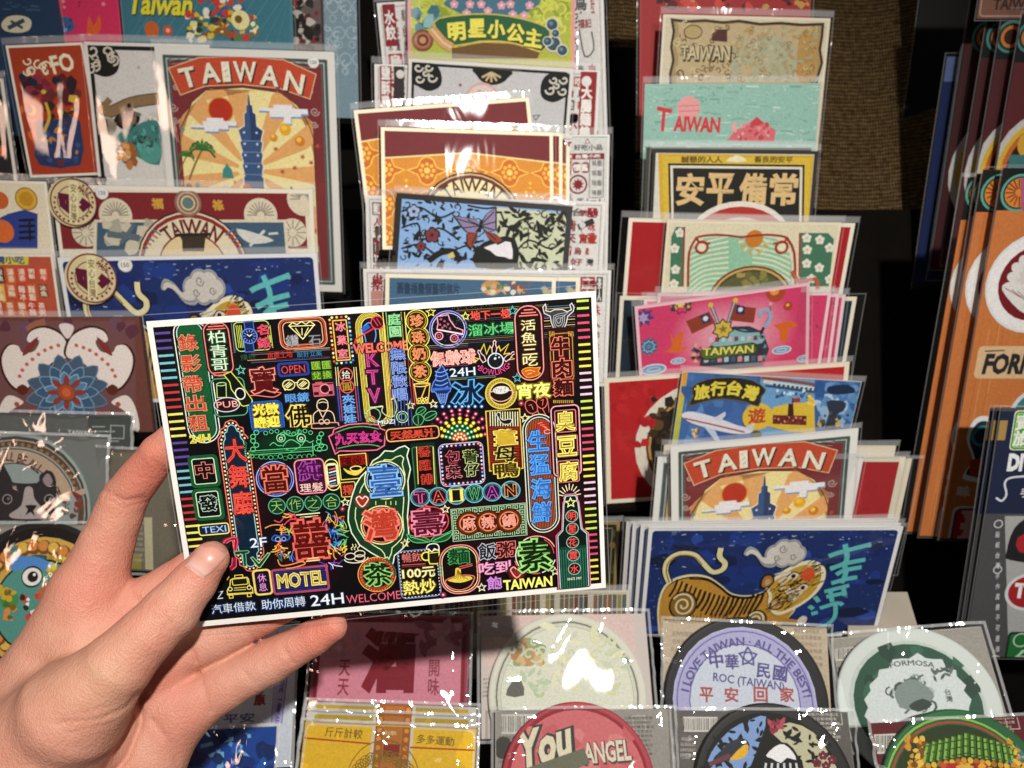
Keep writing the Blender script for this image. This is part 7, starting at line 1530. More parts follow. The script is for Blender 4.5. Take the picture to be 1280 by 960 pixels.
a.star(360, 216, 30, PU, 6, k=.6); a.ring(360, 216, 14, 5, PU); a.txt('ROC (TAIWAN)', 362, 303, 236, 34, PU, .02, rot=5)
for ch, x in (('平', 222), ('安', 305), ('回', 402), ('家', 490)): a.txt(ch, x, 342, 44, 44, '#a8524c', .03)
a.done('coaster_print', K['roc'].coaster.o)
a = A_('formosa'); a.fill(1, '#8f8b82'); a.at(*BR); barcode(a, 640, 185, 110, 42, 3); smallprint(a, 660, 250, 60, 3, 16, '#c0bcb0', 4); a.disc(665, 275, 26, '#4a4844'); a.done()
a = coaster('formosa', 1146, 882, 90); a.at(*BR); a.disc(925, 378, 240, '#b8c4bc'); a.disc(925, 378, 215, '#1f4a36'); a.scatter(24, 730, 170, 1130, 380, ['#2c5f46', '#173a2a'], 18, 40, 3); a.poly([(925+(172+10*math.sin(i*3.1))*math.cos(6.283*i/40), 385+(172+10*math.cos(i*2.3))*math.sin(6.283*i/40)) for i in range(40)], '#c9d2d0')
a.txt('FORMOSA', 905, 236, 150, 18, '#4a5450', .02, rot=4, arc=300)
a.scatter(14, 960, 255, 1040, 290, ['#3f544a', '#5a6a62'], 8, 16, 5, 'leaf'); a.scatter(22, 830, 280, 970, 390, ['#8a9692', '#a8b2ae', '#5a6864', '#3f4c48'], 14, 34, 6, 'curl'); a.poly([(850, 330), (900, 290), (950, 310), (980, 350), (930, 390), (870, 385)], '#7a8884', 3); a.poly([(895, 380), (940, 355), (975, 375), (930, 400)], '#2c3a34', 2); a.txt('台灣', 1028, 345, 22, 44, '#4a5450', .02, vert=True); a.done('coaster_print', K['formosa'].coaster.o)
Z3 = (230, 760, 5.818)
a = A_('etaiwan'); a.fill(1.5, '#c4cad4'); a.at(*Z3); a.poly([(640, 840), (665, 520), (760, 480), (712, 840)], '#a9a6cc'); a.line([(636, 840), (680, 170)], 5, PU); a.line([(712, 840), (770, 300)], 5, PU)
a.txt('I LOVE TAIWAN', 700, 640, 36, 330, PU, .03) if False else None
for i, ch in enumerate('LOVE TAIWAN'): a.txt(ch, 722-i*4.6, 500+i*33, 24, 26, PU, .05, rot=98) if ch != ' ' else None
a.txt('好\n康', 555, 620, 80, 160, '#8a2f34', .05); a.txt('平安', 400, 800, 220, 60, PU, .03); a.scatter(8, 100, 430, 420, 600, ['#8a98b4', '#6a7aa0'], 16, 34, 4); a.done()
a = A_('bluepack'); a.fill(1, '#143f8c'); a.at(0, 530, 2.2326)
for q in ([(560, 900), (640, 880), (700, 870)], [(600, 870), (620, 960)], [(640, 890), (700, 940), (660, 960)], [(540, 940), (620, 920), (600, 980)], [(680, 880), (660, 930)]): a.line(q, 10, '#6aa4c8', smooth=3)
a.scatter(26, 480, 860, 760, 1000, ['#0f2f70', '#1c54a4', '#0c2658'], 14, 34, 2); a.done()
YL = '#eebd22'
for kk in ('tinc', 'tinb', 'tin'):
    c = K[kk]; a = A_(kk)
    if kk == 'tin': a.fill(1.5, '#d8d2c0', 8); a.rectl(3, 3, c.W-3, c.H+4, YL, 8)
    else: a.rectl(10, 3, c.W-10, 9, '#b89a30', 2); a.clip = (0, 0, c.W, c.H)
    x0 = c.W*.42
    a.rectl(x0-6, 0, x0+46, c.H*.46, '#d8d0b8'); a.rectl(x0-2, 0, x0+42, c.H*.43, '#a85a1c')
    for i in range(5):
        for s_ in (x0+3, x0+37): a.star(0, 0, 1, '#d89a40') if False else a.add([(s_+3*math.cos(u*.785), 6+i*10+3*math.sin(u*.785)) for u in range(8)], [list(range(8))[::-1]], '#d8953c')
    a.rectl(x0+8, 2, x0+32, c.H*.42, '#b8722c'); a.rectl(x0+10, c.H*.18, x0+30, c.H*.30, '#8a2c18')
    if kk == 'tin':
        a.at(*BT); a.line([(100, 486), (330, 506)], 5, '#b83a1c'); a.line([(460, 518), (682, 528)], 5, '#b83a1c'); a.txt('斤斤計較', 240, 470, 125, 30, '#6a5014', .01, rot=2); a.txt('多多運動', 545, 494, 125, 28, '#6a5014', .01, rot=2)
        for i in range(15): t = math.pi*(1+i/14); x, y = 370+95*math.cos(t), 625+78*math.sin(t); a.ring(x, y, 17, 3, '#8a6a14', n=14); a.ring(x, y, 9, 3, '#8a6a14', n=10)
        a.ring(370, 625, 120, 3, '#8a6a14', a0=180, a1=360); a.ring(370, 625, 70, 3, '#8a6a14', a0=180, a1=360); a.scatter(12, 320, 575, 430, 630, ['#8a6a14'], 8, 14, 4, 'curl'); a.txt('真台灣味', 395, 470, 40, 14, '#e0c080', .02)
    a.done()
a = A_('you'); a.fill(1, '#8f8b84'); a.at(*BT); barcode(a, 765, 410, 130, 60, 5); smallprint(a, 755, 485, 70, 6, 16, '#4a4640', 5); a.disc(772, 520, 34, '#3f3d3a'); a.frame(1225, 440, 40, 50, 3, '#b0aca4'); smallprint(a, 1165, 420, 110, 9, 15, '#4a4640', 7); a.done()
a = coaster('you', 722, 980, 93); a.at(*BT); a.disc(1020, 640, 232, '#c8686c'); a.ring(1020, 640, 236, 14, '#8f2430'); a.scatter(18, 850, 460, 1200, 590, ['#d07c7c', '#c05c60'], 20, 44, 3)
a.txt('You', 912, 512, 180, 110, '#3a3c38', .10, rot=-16, shear=.25); a.txt('You', 908, 508, 176, 106, '#d9d0b4', .04, rot=-16, shear=.25); a.txt('ANGEL', 1120, 535, 155, 62, '#4a4440', .07, rot=-4); a.txt('ANGEL', 1117, 532, 155, 60, '#d9cdb8', .03, rot=-4); a.poly([(840, 590), (1040, 520), (1060, 570), (900, 640)], '#6a6a58'); a.done('coaster_print', K['you'].coaster.o)
a = A_('bird'); a.fill(1, '#5c5954'); a.at(*BR); barcode(a, 145, 418, 115, 46, 6); smallprint(a, 130, 490, 60, 4, 18, '#a8a49c', 8); smallprint(a, 545, 408, 125, 10, 15, '#b8b4ac', 9); smallprint(a, 300, 408, 120, 3, 14, '#a8a49c', 19); a.frame(655, 420, 34, 40, 3, '#b0aca4'); a.done()
a = coaster('bird', 966, 986, 97); a.at(*BR); a.disc(442, 655, 236, '#14120f'); a.poly([(215, 600), (240, 530), (300, 460), (370, 425), (420, 415), (400, 500), (330, 640), (215, 640)], '#7a98c8', 2); a.poly([(440, 470), (500, 435), (580, 470), (630, 540), (660, 620), (560, 640), (540, 560)], '#b8b496', 2)
a.scatter(50, 220, 420, 420, 600, ['#15130f'], 10, 26, 3, 'leaf'); a.scatter(34, 480, 440, 640, 600, ['#17150f'], 10, 24, 4, 'leaf'); a.poly([(260, 540), (300, 500), (345, 488), (365, 510), (350, 545), (300, 560), (240, 575)], '#2c3038', 3); a.poly([(300, 555), (345, 510), (362, 515), (350, 550), (310, 560)], '#d8a82c', 2); a.disc(350, 500, 5, '#e8e4d8', n=8); a.line([(230, 575), (300, 545)], 14, '#6a3a3c'); a.scatter(10, 425, 430, 475, 465, ['#8a2c3c', '#a84a54'], 10, 22, 5, 'leaf')
a.poly([(395, 600), (430, 520), (470, 500), (510, 520), (540, 600)], '#15130f', 2); a.poly([(420, 545), (450, 515), (480, 508), (510, 535), (520, 560), (490, 552), (470, 570), (440, 555)], '#e4e2e4', 2); 
for i in range(6): a.line([(420+i*20, 570), (415+i*22, 600)], 7, '#c8ccd4')
for x, y in ((610, 545), (640, 560), (620, 580), (590, 570)): a.flower(x, y, 16, '#6a2430')
a.done('coaster_print', K['bird'].coaster.o)
a = A_('bamboo'); a.fill(1, '#5a1c22'); a.at(*BR); barcode(a, 785, 475, 105, 60, 7); smallprint(a, 1150, 420, 100, 8, 16, '#b09a94', 10); a.frame(1240, 430, 40, 50, 3, '#b8a8a0'); a.done()
a = coaster('bamboo', 1207, 1002, 104); a.at(*BR); cx, cy = 1085, 700; a.disc(cx, cy, 276, '#1f5f38'); a.ring(cx, cy, 262, 7, '#8ab84c'); a.ring(cx, cy, 248, 6, '#b83a2c'); a.disc(cx, cy, 240, '#2c3a1c')
for i in range(15):
    x = 940+i*21; t = abs(i-7)*4
    a.line([(x, 470+t*1.4), (x+(i-7)*2, 545+t)], 17, '#3f6a24'); a.line([(x-3, 472+t*1.4), (x-3+(i-7)*2, 545+t)], 8, '#84b04c')
    for k_ in range(3): a.line([(x-8, 490+k_*24+t), (x+8, 489+k_*24+t)], 4, '#2c4a1a')
for i in range(20): a.disc(900+i*20, 560+abs(i-9.5)*3, 10, ('#c8902c', '#d8b03c', '#a86a1c')[i % 3], n=7)
a.scatter(30, 890, 480, 950, 580, ['#c8902c', '#e0b84c', '#7a4a1c'], 8, 16, 4); a.scatter(30, 1230, 480, 1290, 580, ['#c8902c', '#e0b84c', '#3f7a8a'], 8, 16, 5); a.poly([(1000, 620), (1020, 570), (1085, 575), (1150, 570), (1170, 620)], '#a83024', 2); a.scatter(16, 990, 575, 1180, 620, ['#c8502c', '#d8a03c', '#7a1c1c'], 8, 18, 6); a.txt('囍', 1085, 600, 60, 44, '#d8b04c', .02); a.done('coaster_print', K['bamboo'].coaster.o)
# ---------------------------------------------------------------- sticker packs at the far right
F4, F5 = (1020, 0, 2.667), (1020, 350, 2.342)
for kk in ('navyc', 'navyb', 'navya'): a = A_(kk); a.rectl(1, 1, a.c.W-1, 30, '#54638c'); a.rectl(0, 30, a.c.W, a.c.H, '#15244e'); a.done()
for kk in ('wined', 'winec', 'wineb', 'winea'):
    c = K[kk]; a = A_(kk); a.clip = (0, 0, c.W, c.H); a.rectl(0, 0, c.W, 56, '#14181a'); a.at(0, 0, 1)
    u0 = c.loc; x0 = {'wined': 1234, 'winec': 1252, 'wineb': 1264, 'winea': 1290}[kk]; yc = 46
    a.disc(x0, yc, 19, '#4a8a80'); a.disc(x0, yc, 16, '#20302c'); a.disc(x0, yc, 13, '#c8783c'); a.disc(x0, yc, 9, '#3a1c18')
    xr = {'wined': 1262, 'winec': 1282, 'wineb': 1292, 'winea': 1312}[kk]; yr = 214
    a.disc(xr, yr, 76, '#c9c6c2'); a.disc(xr, yr, 68, '#d8b43c'); a.disc(xr, yr, 62, '#c86a2c'); a.disc(xr, yr, 56, '#3a1416'); a.disc(1290, 180, 18, '#d8a83c') if kk == 'winea' else None; a.box(1272, 205, 24, 22, '#3f7a7a') if kk == 'winea' else None
    a.done()
a = A_('topbrown'); a.rectl(0, 0, a.c.W, a.c.H, '#7d5646', 5); a.framel(3, 1.5, '#b89a88', 5); a.txt('TAIWAN', 1272, 5, 60, 12, '#3a2a24', .04); a.done()
def wood(a, c, y0):
    q = random.Random(int(c.W)); a.clip = (0, 0, c.W, c.H); a.rectl(0, 0, c.W, y0, '#131715'); a.rectl(0, y0, c.W, c.H, '#c4743c')
    for i in range(60): x = q.uniform(2, c.W-2); y = q.uniform(y0, c.H-60); a.rectl(x, y, x+q.uniform(.6, 2.2), min(c.H, y+q.uniform(40, 180)), q.choice(('#cc7f48', '#b96a34', '#d08850', '#be6e38')))
for kk in ('oranged', 'orangec', 'orangeb', 'orangea'):
    c = K[kk]; a = A_(kk); wood(a, c, 52); dx = {'oranged': -44, 'orangec': -34, 'orangeb': -25, 'orangea': 0}[kk]; a.at(0, 0, 1)
    a.disc(1274+dx, 241, 23, '#5aa090'); a.disc(1274+dx, 241, 20, '#1c2c28'); a.disc(1274+dx, 241, 18, '#cf8034')
    for i in range(16): t = 6.283*i/16; a.line([(1274+dx+5*math.cos(t), 241+5*math.sin(t)), (1274+dx+17*math.cos(t), 241+17*math.sin(t))], 1.6, '#7a2c1c')
    a.poly([(1276+dx, 222), (1310+dx, 222), (1310+dx, 262), (1276+dx, 262)], '#a85a74') if kk == 'orangea' else None
    X = 1296+dx
    a.disc(X, 354, 64, '#dcdcdc'); a.disc(X, 354, 61, '#e9e7e4'); a.disc(X, 354, 48, '#74161c')
    for i in range(9): t = math.radians(100+i*22); x, y = X+30*math.cos(t), 354-32*math.sin(t); a.disc(x, y, 8.5, '#dedad6', ry=6.5, rot=-math.degrees(t)); a.disc(X+19*math.cos(t+.2), 354-20*math.sin(t+.2), 7, '#d2ccc8')
    a.poly([(X-44, 362), (X-34, 352), (X-10, 358), (X+10, 370), (X-4, 392), (X-22, 388)], '#dedad6', 3)
    for i in range(5): a.line([(X-40+i*8, 360+i*2), (X-20+i*6, 372+i*4)], .9, '#8a4a4c')
    a.box(1262+dx, 453, 84, 42, '#d8b48a', r=6) if kk == 'orangea' else None
    if kk == 'orangea': a.txt('FORMOSA', 1287, 455, 112, 24, '#23282a', .05, shear=.08); a.line([(1231, 439), (1256, 438)], 1.6, '#23282a')
    a.disc(1300+dx, 520, 40, '#d8dcdc'); a.disc(1300+dx, 520, 35, '#3f7a80')
    P_ = [(1214, 530), (1226, 520), (1244, 524), (1252, 540), (1250, 600), (1206, 600), (1206, 590), (1216, 575), (1208, 550)]
    a.poly([(x+dx*.8, y) for x, y in P_], '#dfe2e2', 3); a.poly([(1230+(x-1230)*.82+dx*.8, 562+(y-562)*.85) for x, y in P_], '#1c2c34', 3); a.ring(1228+dx*.8, 545, 12, 4, '#3f8a90', a0=60, a1=300); a.poly([(1212+dx*.8, 575), (1250+dx*.8, 568), (1250+dx*.8, 595), (1212+dx*.8, 595)], '#a83a24')
    if kk in ('orangea', 'orangeb'):
        d2 = 0 if kk == 'orangea' else -16
        a.txt('味', 1205+d2, 614, 16, 14, '#d8c8b8', .05); a.box(1228+d2, 670, 86, 82, '#d8d8d8', r=8); a.box(1228+d2, 670, 80, 76, '#1c2430', r=7); a.box(1228+d2, 670, 76, 72, '#a8161e', r=6); a.txt('臺', 1222+d2, 655, 42, 40, '#d8a8a8', .03); a.txt('TAIWAN', 1226+d2, 692, 62, 18, '#e0d8d4', .05)
    a.done()
for kk in ('diyc', 'diyb', 'diya'):
    c = K[kk]; a = A_(kk); dx = {'diyc': -14, 'diyb': -8, 'diya': 0}[kk]; a.clip = (0, 0, c.W, c.H); a.rectl(0, 0, c.W, c.H, '#4a4a4c'); a.at(0, 0, 1); a.poly([(1200, 514), (1420, 514), (1420, 642), (1200, 642)], '#1b2440'); a.rectl(0, 16, 10, 42, '#a8864c')
    a.line([(1245, 622), (1252+dx, 626), (1258+dx, 618), (1256+dx, 604), (1264+dx, 597), (1290, 595)], 2.6, '#d8dade', smooth=4)
    if kk == 'diya':
        a.box(1284, 538, 38, 52, '#f0f0e0', r=5); a.box(1284, 538, 36, 50, '#4c9a2c', r=5); a.frame(1284, 538, 30, 44, 1, '#c8e0b0', r=3); a.txt('寶\n旅', 1278, 538, 19, 40, '#eef2e4', .04); a.txt('DIY', 1276, 578, 30, 20, '#eceef0', .06); a.txt('手工貼', 1296, 616, 40, 12, '#d8dade', .03)
        a.poly([(1256, 645), (1420, 645), (1420, 860), (1254, 860)], '#a8a8a6'); a.poly([(1258, 690), (1268, 660), (1290, 645), (1310, 650), (1310, 700), (1262, 700)], '#1c1c20', 3); a.poly([(1272, 672), (1300, 662), (1300, 690), (1274, 690)], '#a8242c', 2); a.disc(1286, 740, 30, '#d4d4d4', ry=26); a.disc(1286, 740, 26, '#a01c24', ry=22); a.txt('T', 1275, 738, 12, 18, '#eee8e8', .06)
        a.box(1290, 830, 72, 90, '#1c2a20', r=5); a.box(1290, 830, 66, 84, '#1f6a34', r=4); a.txt('台\n灣', 1276, 836, 22, 52, '#bcd8bc', .03); a.ring(1276, 800, 9, 1.6, '#bcd8bc')
    a.at(0, 0, 1)
    for i in range(12): a.txt('貼紙台灣手作風景不可重複使用'[i], 1247+dx*.9, 668+i*13, 5, 8, '#c9c9c9', .02)
    a.ring(1248+dx, 655, 5, 1.2, '#d8d8d8'); a.ring(1247+dx, 712, 5, 1.2, '#d8d8d8'); a.ring(1244+dx, 825, 6, 1.4, '#d8d8d8'); a.done()

a = A_('greyback'); a.fill(2, '#6a6455'); a.at(0, 480, 3.0); a.poly([(540, 500), (570, 500), (575, 700), (545, 700)], '#b0a888'); a.poly([(480, 640), (530, 640), (530, 700), (480, 700)], '#8a7c3c'); smallprint(a, 480, 480, 60, 10, 20, '#a09a88', 2); a.done()
a = A_('strips'); a.fill(2, '#bdb4a0'); q = random.Random(6)
for i in range(40): a.rectl(4+i*6, 5, 9+i*6, q.uniform(30, 60), q.choice(('#6a4034', '#8a7a4c', '#4a5a5c', '#6a6048', '#b8b0a0', '#4a4038', '#7a5a4a', '#55605a')))
a.done()
a = A_('goldframe'); a.fill(4, '#1c211c'); a.framel(9, 1.2, '#8a7446'); a.scatter(12, 745, 660, 770, 740, ['#6a5a34', '#3a4a34'], 3, 7, 3); a.done()
# ---------------------------------------------------------------- the hand (one continuous body, distances in millimetres from the camera)
def hp(px, py, d): return np.array(((px-640)*d/FPX, (py-480)*d/FPX, d))*1.0
def chain(*js):                     # joints: photo x, photo y, distance mm, radius in photo pixels
    return [(hp(x, y, d), r*d/FPX) for x, y, d, r in js]
THUMB = chain((263, 700, 266.5, 23), (242, 728, 266, 28), (214, 763, 263, 34.5), (184, 793, 260, 36), (146, 833, 258, 43), (92, 889, 260, 66))
INDEX = chain((256, 512, 279.5, 18), (199, 566, 282, 23), (156, 622, 287, 27.5), (135, 676, 288, 32), (110, 744, 288, 44))
MIDDLE = chain((345, 650, 292, 20), (240, 714, 291.5, 26), (188, 748, 292, 29), (146, 782, 291, 40))
RING = chain((425, 722, 298, 19), (330, 766, 299, 25), (270, 796, 297, 28), (236, 812, 295, 29), (180, 838, 292, 42))
LITTLE = chain((416, 784, 296, 18), (392, 797, 297, 21.5), (336, 828, 297.5, 27.5), (282, 856, 296, 30), (226, 888, 293, 37))
PALM = [chain((110, 744, 288, 44), (66, 832, 287, 54), (10, 930, 286, 80)), chain((146, 782, 292, 42), (60, 930, 289, 70)),
        chain((180, 838, 293, 44), (100, 960, 290, 66)), chain((222, 892, 293, 38), (182, 950, 290, 50), (120, 1010, 288, 70)),
        chain((92, 889, 264, 66), (40, 950, 268, 84), (-20, 1020, 276, 100)), chain((40, 960, 284, 90), (-60, 1080, 286, 105), (-190, 1240, 292, 112)),
        chain((150, 800, 284, 30), (118, 800, 284, 40))]
def sd_chain(p, ch):
    best = None
    for (a, ra), (b, rb) in zip(ch[:-1], ch[1:]):
        ab = b-a; t = np.clip(((p-a)@ab)/(ab@ab), 0, 1)
        d = np.linalg.norm(p-(a+t[:, None]*ab), axis=1)-(ra+t*(rb-ra))
        best = d if best is None else smin(best, d, 1.2)
    return best
def smin(a, b, k):
    h = np.clip(0.5+0.5*(b-a)/k, 0, 1); return b*(1-h)+a*h-k*h*(1-h)
# creases: photo polylines, half-width px, depth mm, lowest / highest distance they reach
CREASE = [([(172, 866), (158, 884), (120, 900), (70, 905)], 2.2, 0.6, 't'), ([(100, 893), (150, 880)], 1.8, .35, 't'), ([(85, 915), (140, 905)], 1.8, .35, 't'),
          ([(176, 870), (176, 905), (160, 945), (140, 970)], 3.0, 1.4, 'p'), ([(190, 900), (210, 925), (222, 952)], 2.2, 0.7, 'p'), ([(240, 812), (252, 850), (262, 890)], 2.0, 0.7, 'p'), ([(234, 800), (246, 826)], 1.8, .6, 'p'),
          ([(128, 612), (154, 626), (180, 622)], 1.8, 0.75, 'p'), ([(130, 622), (156, 634), (182, 627)], 1.6, 0.5, 'p'), ([(190, 575), (206, 590)], 1.6, .5, 'p'),
          ([(304, 838), (316, 852)], 1.6, .5, 'p'), ([(352, 806), (366, 828)], 1.6, .55, 'p'), ([(308, 786), (322, 806)], 1.5, .5, 'p'), ([(196, 744), (222, 770)], 1.8, .5, 't'), ([(190, 752), (214, 780)], 1.8, .55, 't'), ([(186, 762), (208, 788)], 1.6, .4, 't'),
          ([(164, 742), (172, 752), (182, 756)], 1.8, .5, 'p')]
def sdf(p):
    pal = sd_chain(p, PALM[0])
    for c_ in PALM[1:]: pal = smin(pal, sd_chain(p, c_), 9)
    f = smin(np.minimum(sd_chain(p, INDEX), sd_chain(p, MIDDLE)), smin(sd_chain(p, RING), sd_chain(p, LITTLE), 2.0), 2.0)
    d = smin(pal, f, 5.0)
    th = sd_chain(p, THUMB)
    px = p[:, 0]/p[:, 2]*FPX+640; py = p[:, 1]/p[:, 2]*FPX+480
    near = (np.minimum(d, th) < 3.5)
    if near.any():
        x, y = px[near], py[near]; gp = np.zeros(len(x)); gt = np.zeros(len(x))
        for pl, w_, dep, kind in CREASE:
            m = np.full(len(x), 1e9)
            for (x0, y0), (x1, y1) in zip(pl[:-1], pl[1:]):
                t = np.clip(((x-x0)*(x1-x0)+(y-y0)*(y1-y0))/((x1-x0)**2+(y1-y0)**2), 0, 1)
                m = np.minimum(m, np.hypot(x-x0-t*(x1-x0), y-y0-t*(y1-y0)))
            e = dep*np.exp(-(m/(w_*1.3))**2)
            if kind == 'p': gp += e
            else: gt += e
        # low soft relief of the skin over tendons and pads
        rel = 0.25*np.sin(x*0.09+y*0.05)*np.sin(y*0.11-x*0.04)
        d[near] += gp+rel*0.5; th[near] += gt+rel*0.4
    return smin(d, th, 2.2)
def surface_nets(f, lo, n, h):
    """smooth iso-surface of a sampled distance field"""
    nx, ny, nz = n; s = f < 0
    c = [s[i:nx-1+i, j:ny-1+j, k:nz-1+k] for i in (0, 1) for j in (0, 1) for k in (0, 1)]
    cnt = sum(a.astype(np.int8) for a in c); act = (cnt > 0) & (cnt < 8)
    ix = np.argwhere(act); idx = -np.ones(act.shape, np.int64); idx[act] = np.arange(len(ix))
    acc = np.zeros((len(ix), 3)); num = np.zeros(len(ix))
    cr = [(i, j, k) for i in (0, 1) for j in (0, 1) for k in (0, 1)]
    val = {q: f[ix[:, 0]+q[0], ix[:, 1]+q[1], ix[:, 2]+q[2]] for q in cr}
    for q in cr:
        for ax in range(3):
            if q[ax] == 0:
                r = list(q); r[ax] = 1; r = tuple(r); a, b = val[q], val[r]; m = (a < 0) != (b < 0)
                t = np.where(m, a/np.where(m, a-b, 1), 0)
                pt = np.tile(np.array(q, float), (len(ix), 1)); pt[:, ax] += t
                acc[m] += pt[m]; num[m] += 1
    v = lo+(ix+acc/num[:, None])*h
    faces = []
    for ax in range(3):
        u, w_ = [(1, 2), (2, 0), (0, 1)][ax]
        sl0 = [slice(None)]*3; sl1 = [slice(None)]*3; sl0[ax] = slice(0, -1); sl1[ax] = slice(1, None)
        ch = s[tuple(sl0)] != s[tuple(sl1)]; e = np.argwhere(ch)
        e = e[(e[:, u] > 0) & (e[:, w_] > 0) & (e[:, u] < n[u]-1) & (e[:, w_] < n[w_]-1)]
        def g(du, dw):
            q = e.copy(); q[:, u] -= du; q[:, w_] -= dw; return idx[q[:, 0], q[:, 1], q[:, 2]]
        a, b, c_, d = g(1, 1), g(0, 1), g(0, 0), g(1, 0)
        inside = s[e[:, 0], e[:, 1], e[:, 2]]
        qd = np.stack([a, b, c_, d], 1); qd[~inside] = qd[~inside][:, ::-1]; faces.append(qd)
    return v, np.concatenate(faces)
def to_world(v):                    # mm, photo axes (x right, y down, z away) -> world metres
    q = np.stack([v[:, 0], -v[:, 1], -v[:, 2]], 1)*0.001
    R = np.array(CM.to_3x3()); t = np.array(CM.translation)
    return q@R.T+t
def skin_material():
    m, nt, out = nodemat('skin')
    va = N(nt, 'ShaderNodeVertexColor', layer_name='Col'); tc = N(nt, 'ShaderNodeTexCoord')
    n1 = N(nt, 'ShaderNodeTexNoise', i_Scale=85.0, i_Detail=8.0); n1.inputs['Roughness'].default_value = 0.7; n2 = N(nt, 'ShaderNodeTexNoise', i_Scale=900.0, i_Detail=4.0)
    vo = N(nt, 'ShaderNodeTexVoronoi', i_Scale=1800.0)
    mp = N(nt, 'ShaderNodeMapping'); mp.inputs['Scale'].default_value = (1.0, 1.0, 0.4); mp.inputs['Rotation'].default_value = (0.4, 0.7, 0.2)
    nt.links.new(tc.outputs['Object'], mp.inputs[0])
    for n in (n1, n2): nt.links.new(tc.outputs['Object'], n.inputs['Vector'])
    nt.links.new(mp.outputs[0], vo.inputs['Vector'])
    mr = N(nt, 'ShaderNodeMapRange'); mr.inputs[1].default_value = 0.3; mr.inputs[2].default_value = 0.7; mr.inputs[3].default_value = 0.0; mr.inputs[4].default_value = 0.42
    nt.links.new(n1.outputs['Fac'], mr.inputs[0])
    mx = N(nt, 'ShaderNodeMix', data_type='RGBA'); mx.inputs[7].default_value = (*C('#bd6e58'), 1)
    nt.links.new(mr.outputs[0], mx.inputs[0]); nt.links.new(va.outputs[0], mx.inputs[6])
    wv = N(nt, 'ShaderNodeTexWave', i_Scale=95.0, i_Distortion=9.0, i_Detail=4.0); wv.inputs['Detail Scale'].default_value = 2.2
    m2 = N(nt, 'ShaderNodeMapping'); m2.inputs['Rotation'].default_value = (0.3, 0.2, 0.9); nt.links.new(tc.outputs['Object'], m2.inputs[0]); nt.links.new(m2.outputs[0], wv.inputs['Vector'])
    a0 = N(nt, 'ShaderNodeMath', operation='MULTIPLY_ADD'); a0.inputs[1].default_value = 0.45; nt.links.new(wv.outputs['Fac'], a0.inputs[0]); nt.links.new(n2.outputs['Fac'], a0.inputs[2])
    ad = N(nt, 'ShaderNodeMath', operation='MULTIPLY_ADD'); ad.inputs[1].default_value = 0.7
    nt.links.new(a0.outputs[0], ad.inputs[0]); nt.links.new(vo.outputs['Distance'], ad.inputs[2])
    bp = N(nt, 'ShaderNodeBump', i_Strength=0.42, i_Distance=0.0005); nt.links.new(ad.outputs[0], bp.inputs['Height'])
    b = N(nt, 'ShaderNodeBsdfPrincipled', i_Roughness=0.5)
    b.inputs['Subsurface Weight'].default_value = 0.10; b.inputs['Subsurface Radius'].default_value = (1.0, 0.35, 0.2); b.inputs['Subsurface Scale'].default_value = 0.004
    b.inputs['Specular IOR Level'].default_value = 0.3
    nt.links.new(mx.outputs[2], b.inputs['Base Color']); nt.links.new(bp.outputs[0], b.inputs['Normal']); nt.links.new(b.outputs[0], out.inputs[0])
    return m
def colored(name, v, faces, cols, mat, parent=None):
    me = bpy.data.meshes.new(name); me.from_pydata(v.tolist(), [], faces.tolist()); me.materials.append(mat)
    ca = me.color_attributes.new('Col', 'FLOAT_COLOR', 'POINT'); ca.data.foreach_set('color', np.concatenate([cols, np.ones((len(cols), 1))], 1).astype(np.float32).ravel())
    me.polygons.foreach_set('use_smooth', [True]*len(me.polygons)); me.update()
    o = bpy.data.objects.new(name, me); col.objects.link(o)
    if parent is not None: o.parent = parent; o.matrix_parent_inverse = parent.matrix_world.inverted()
    return o
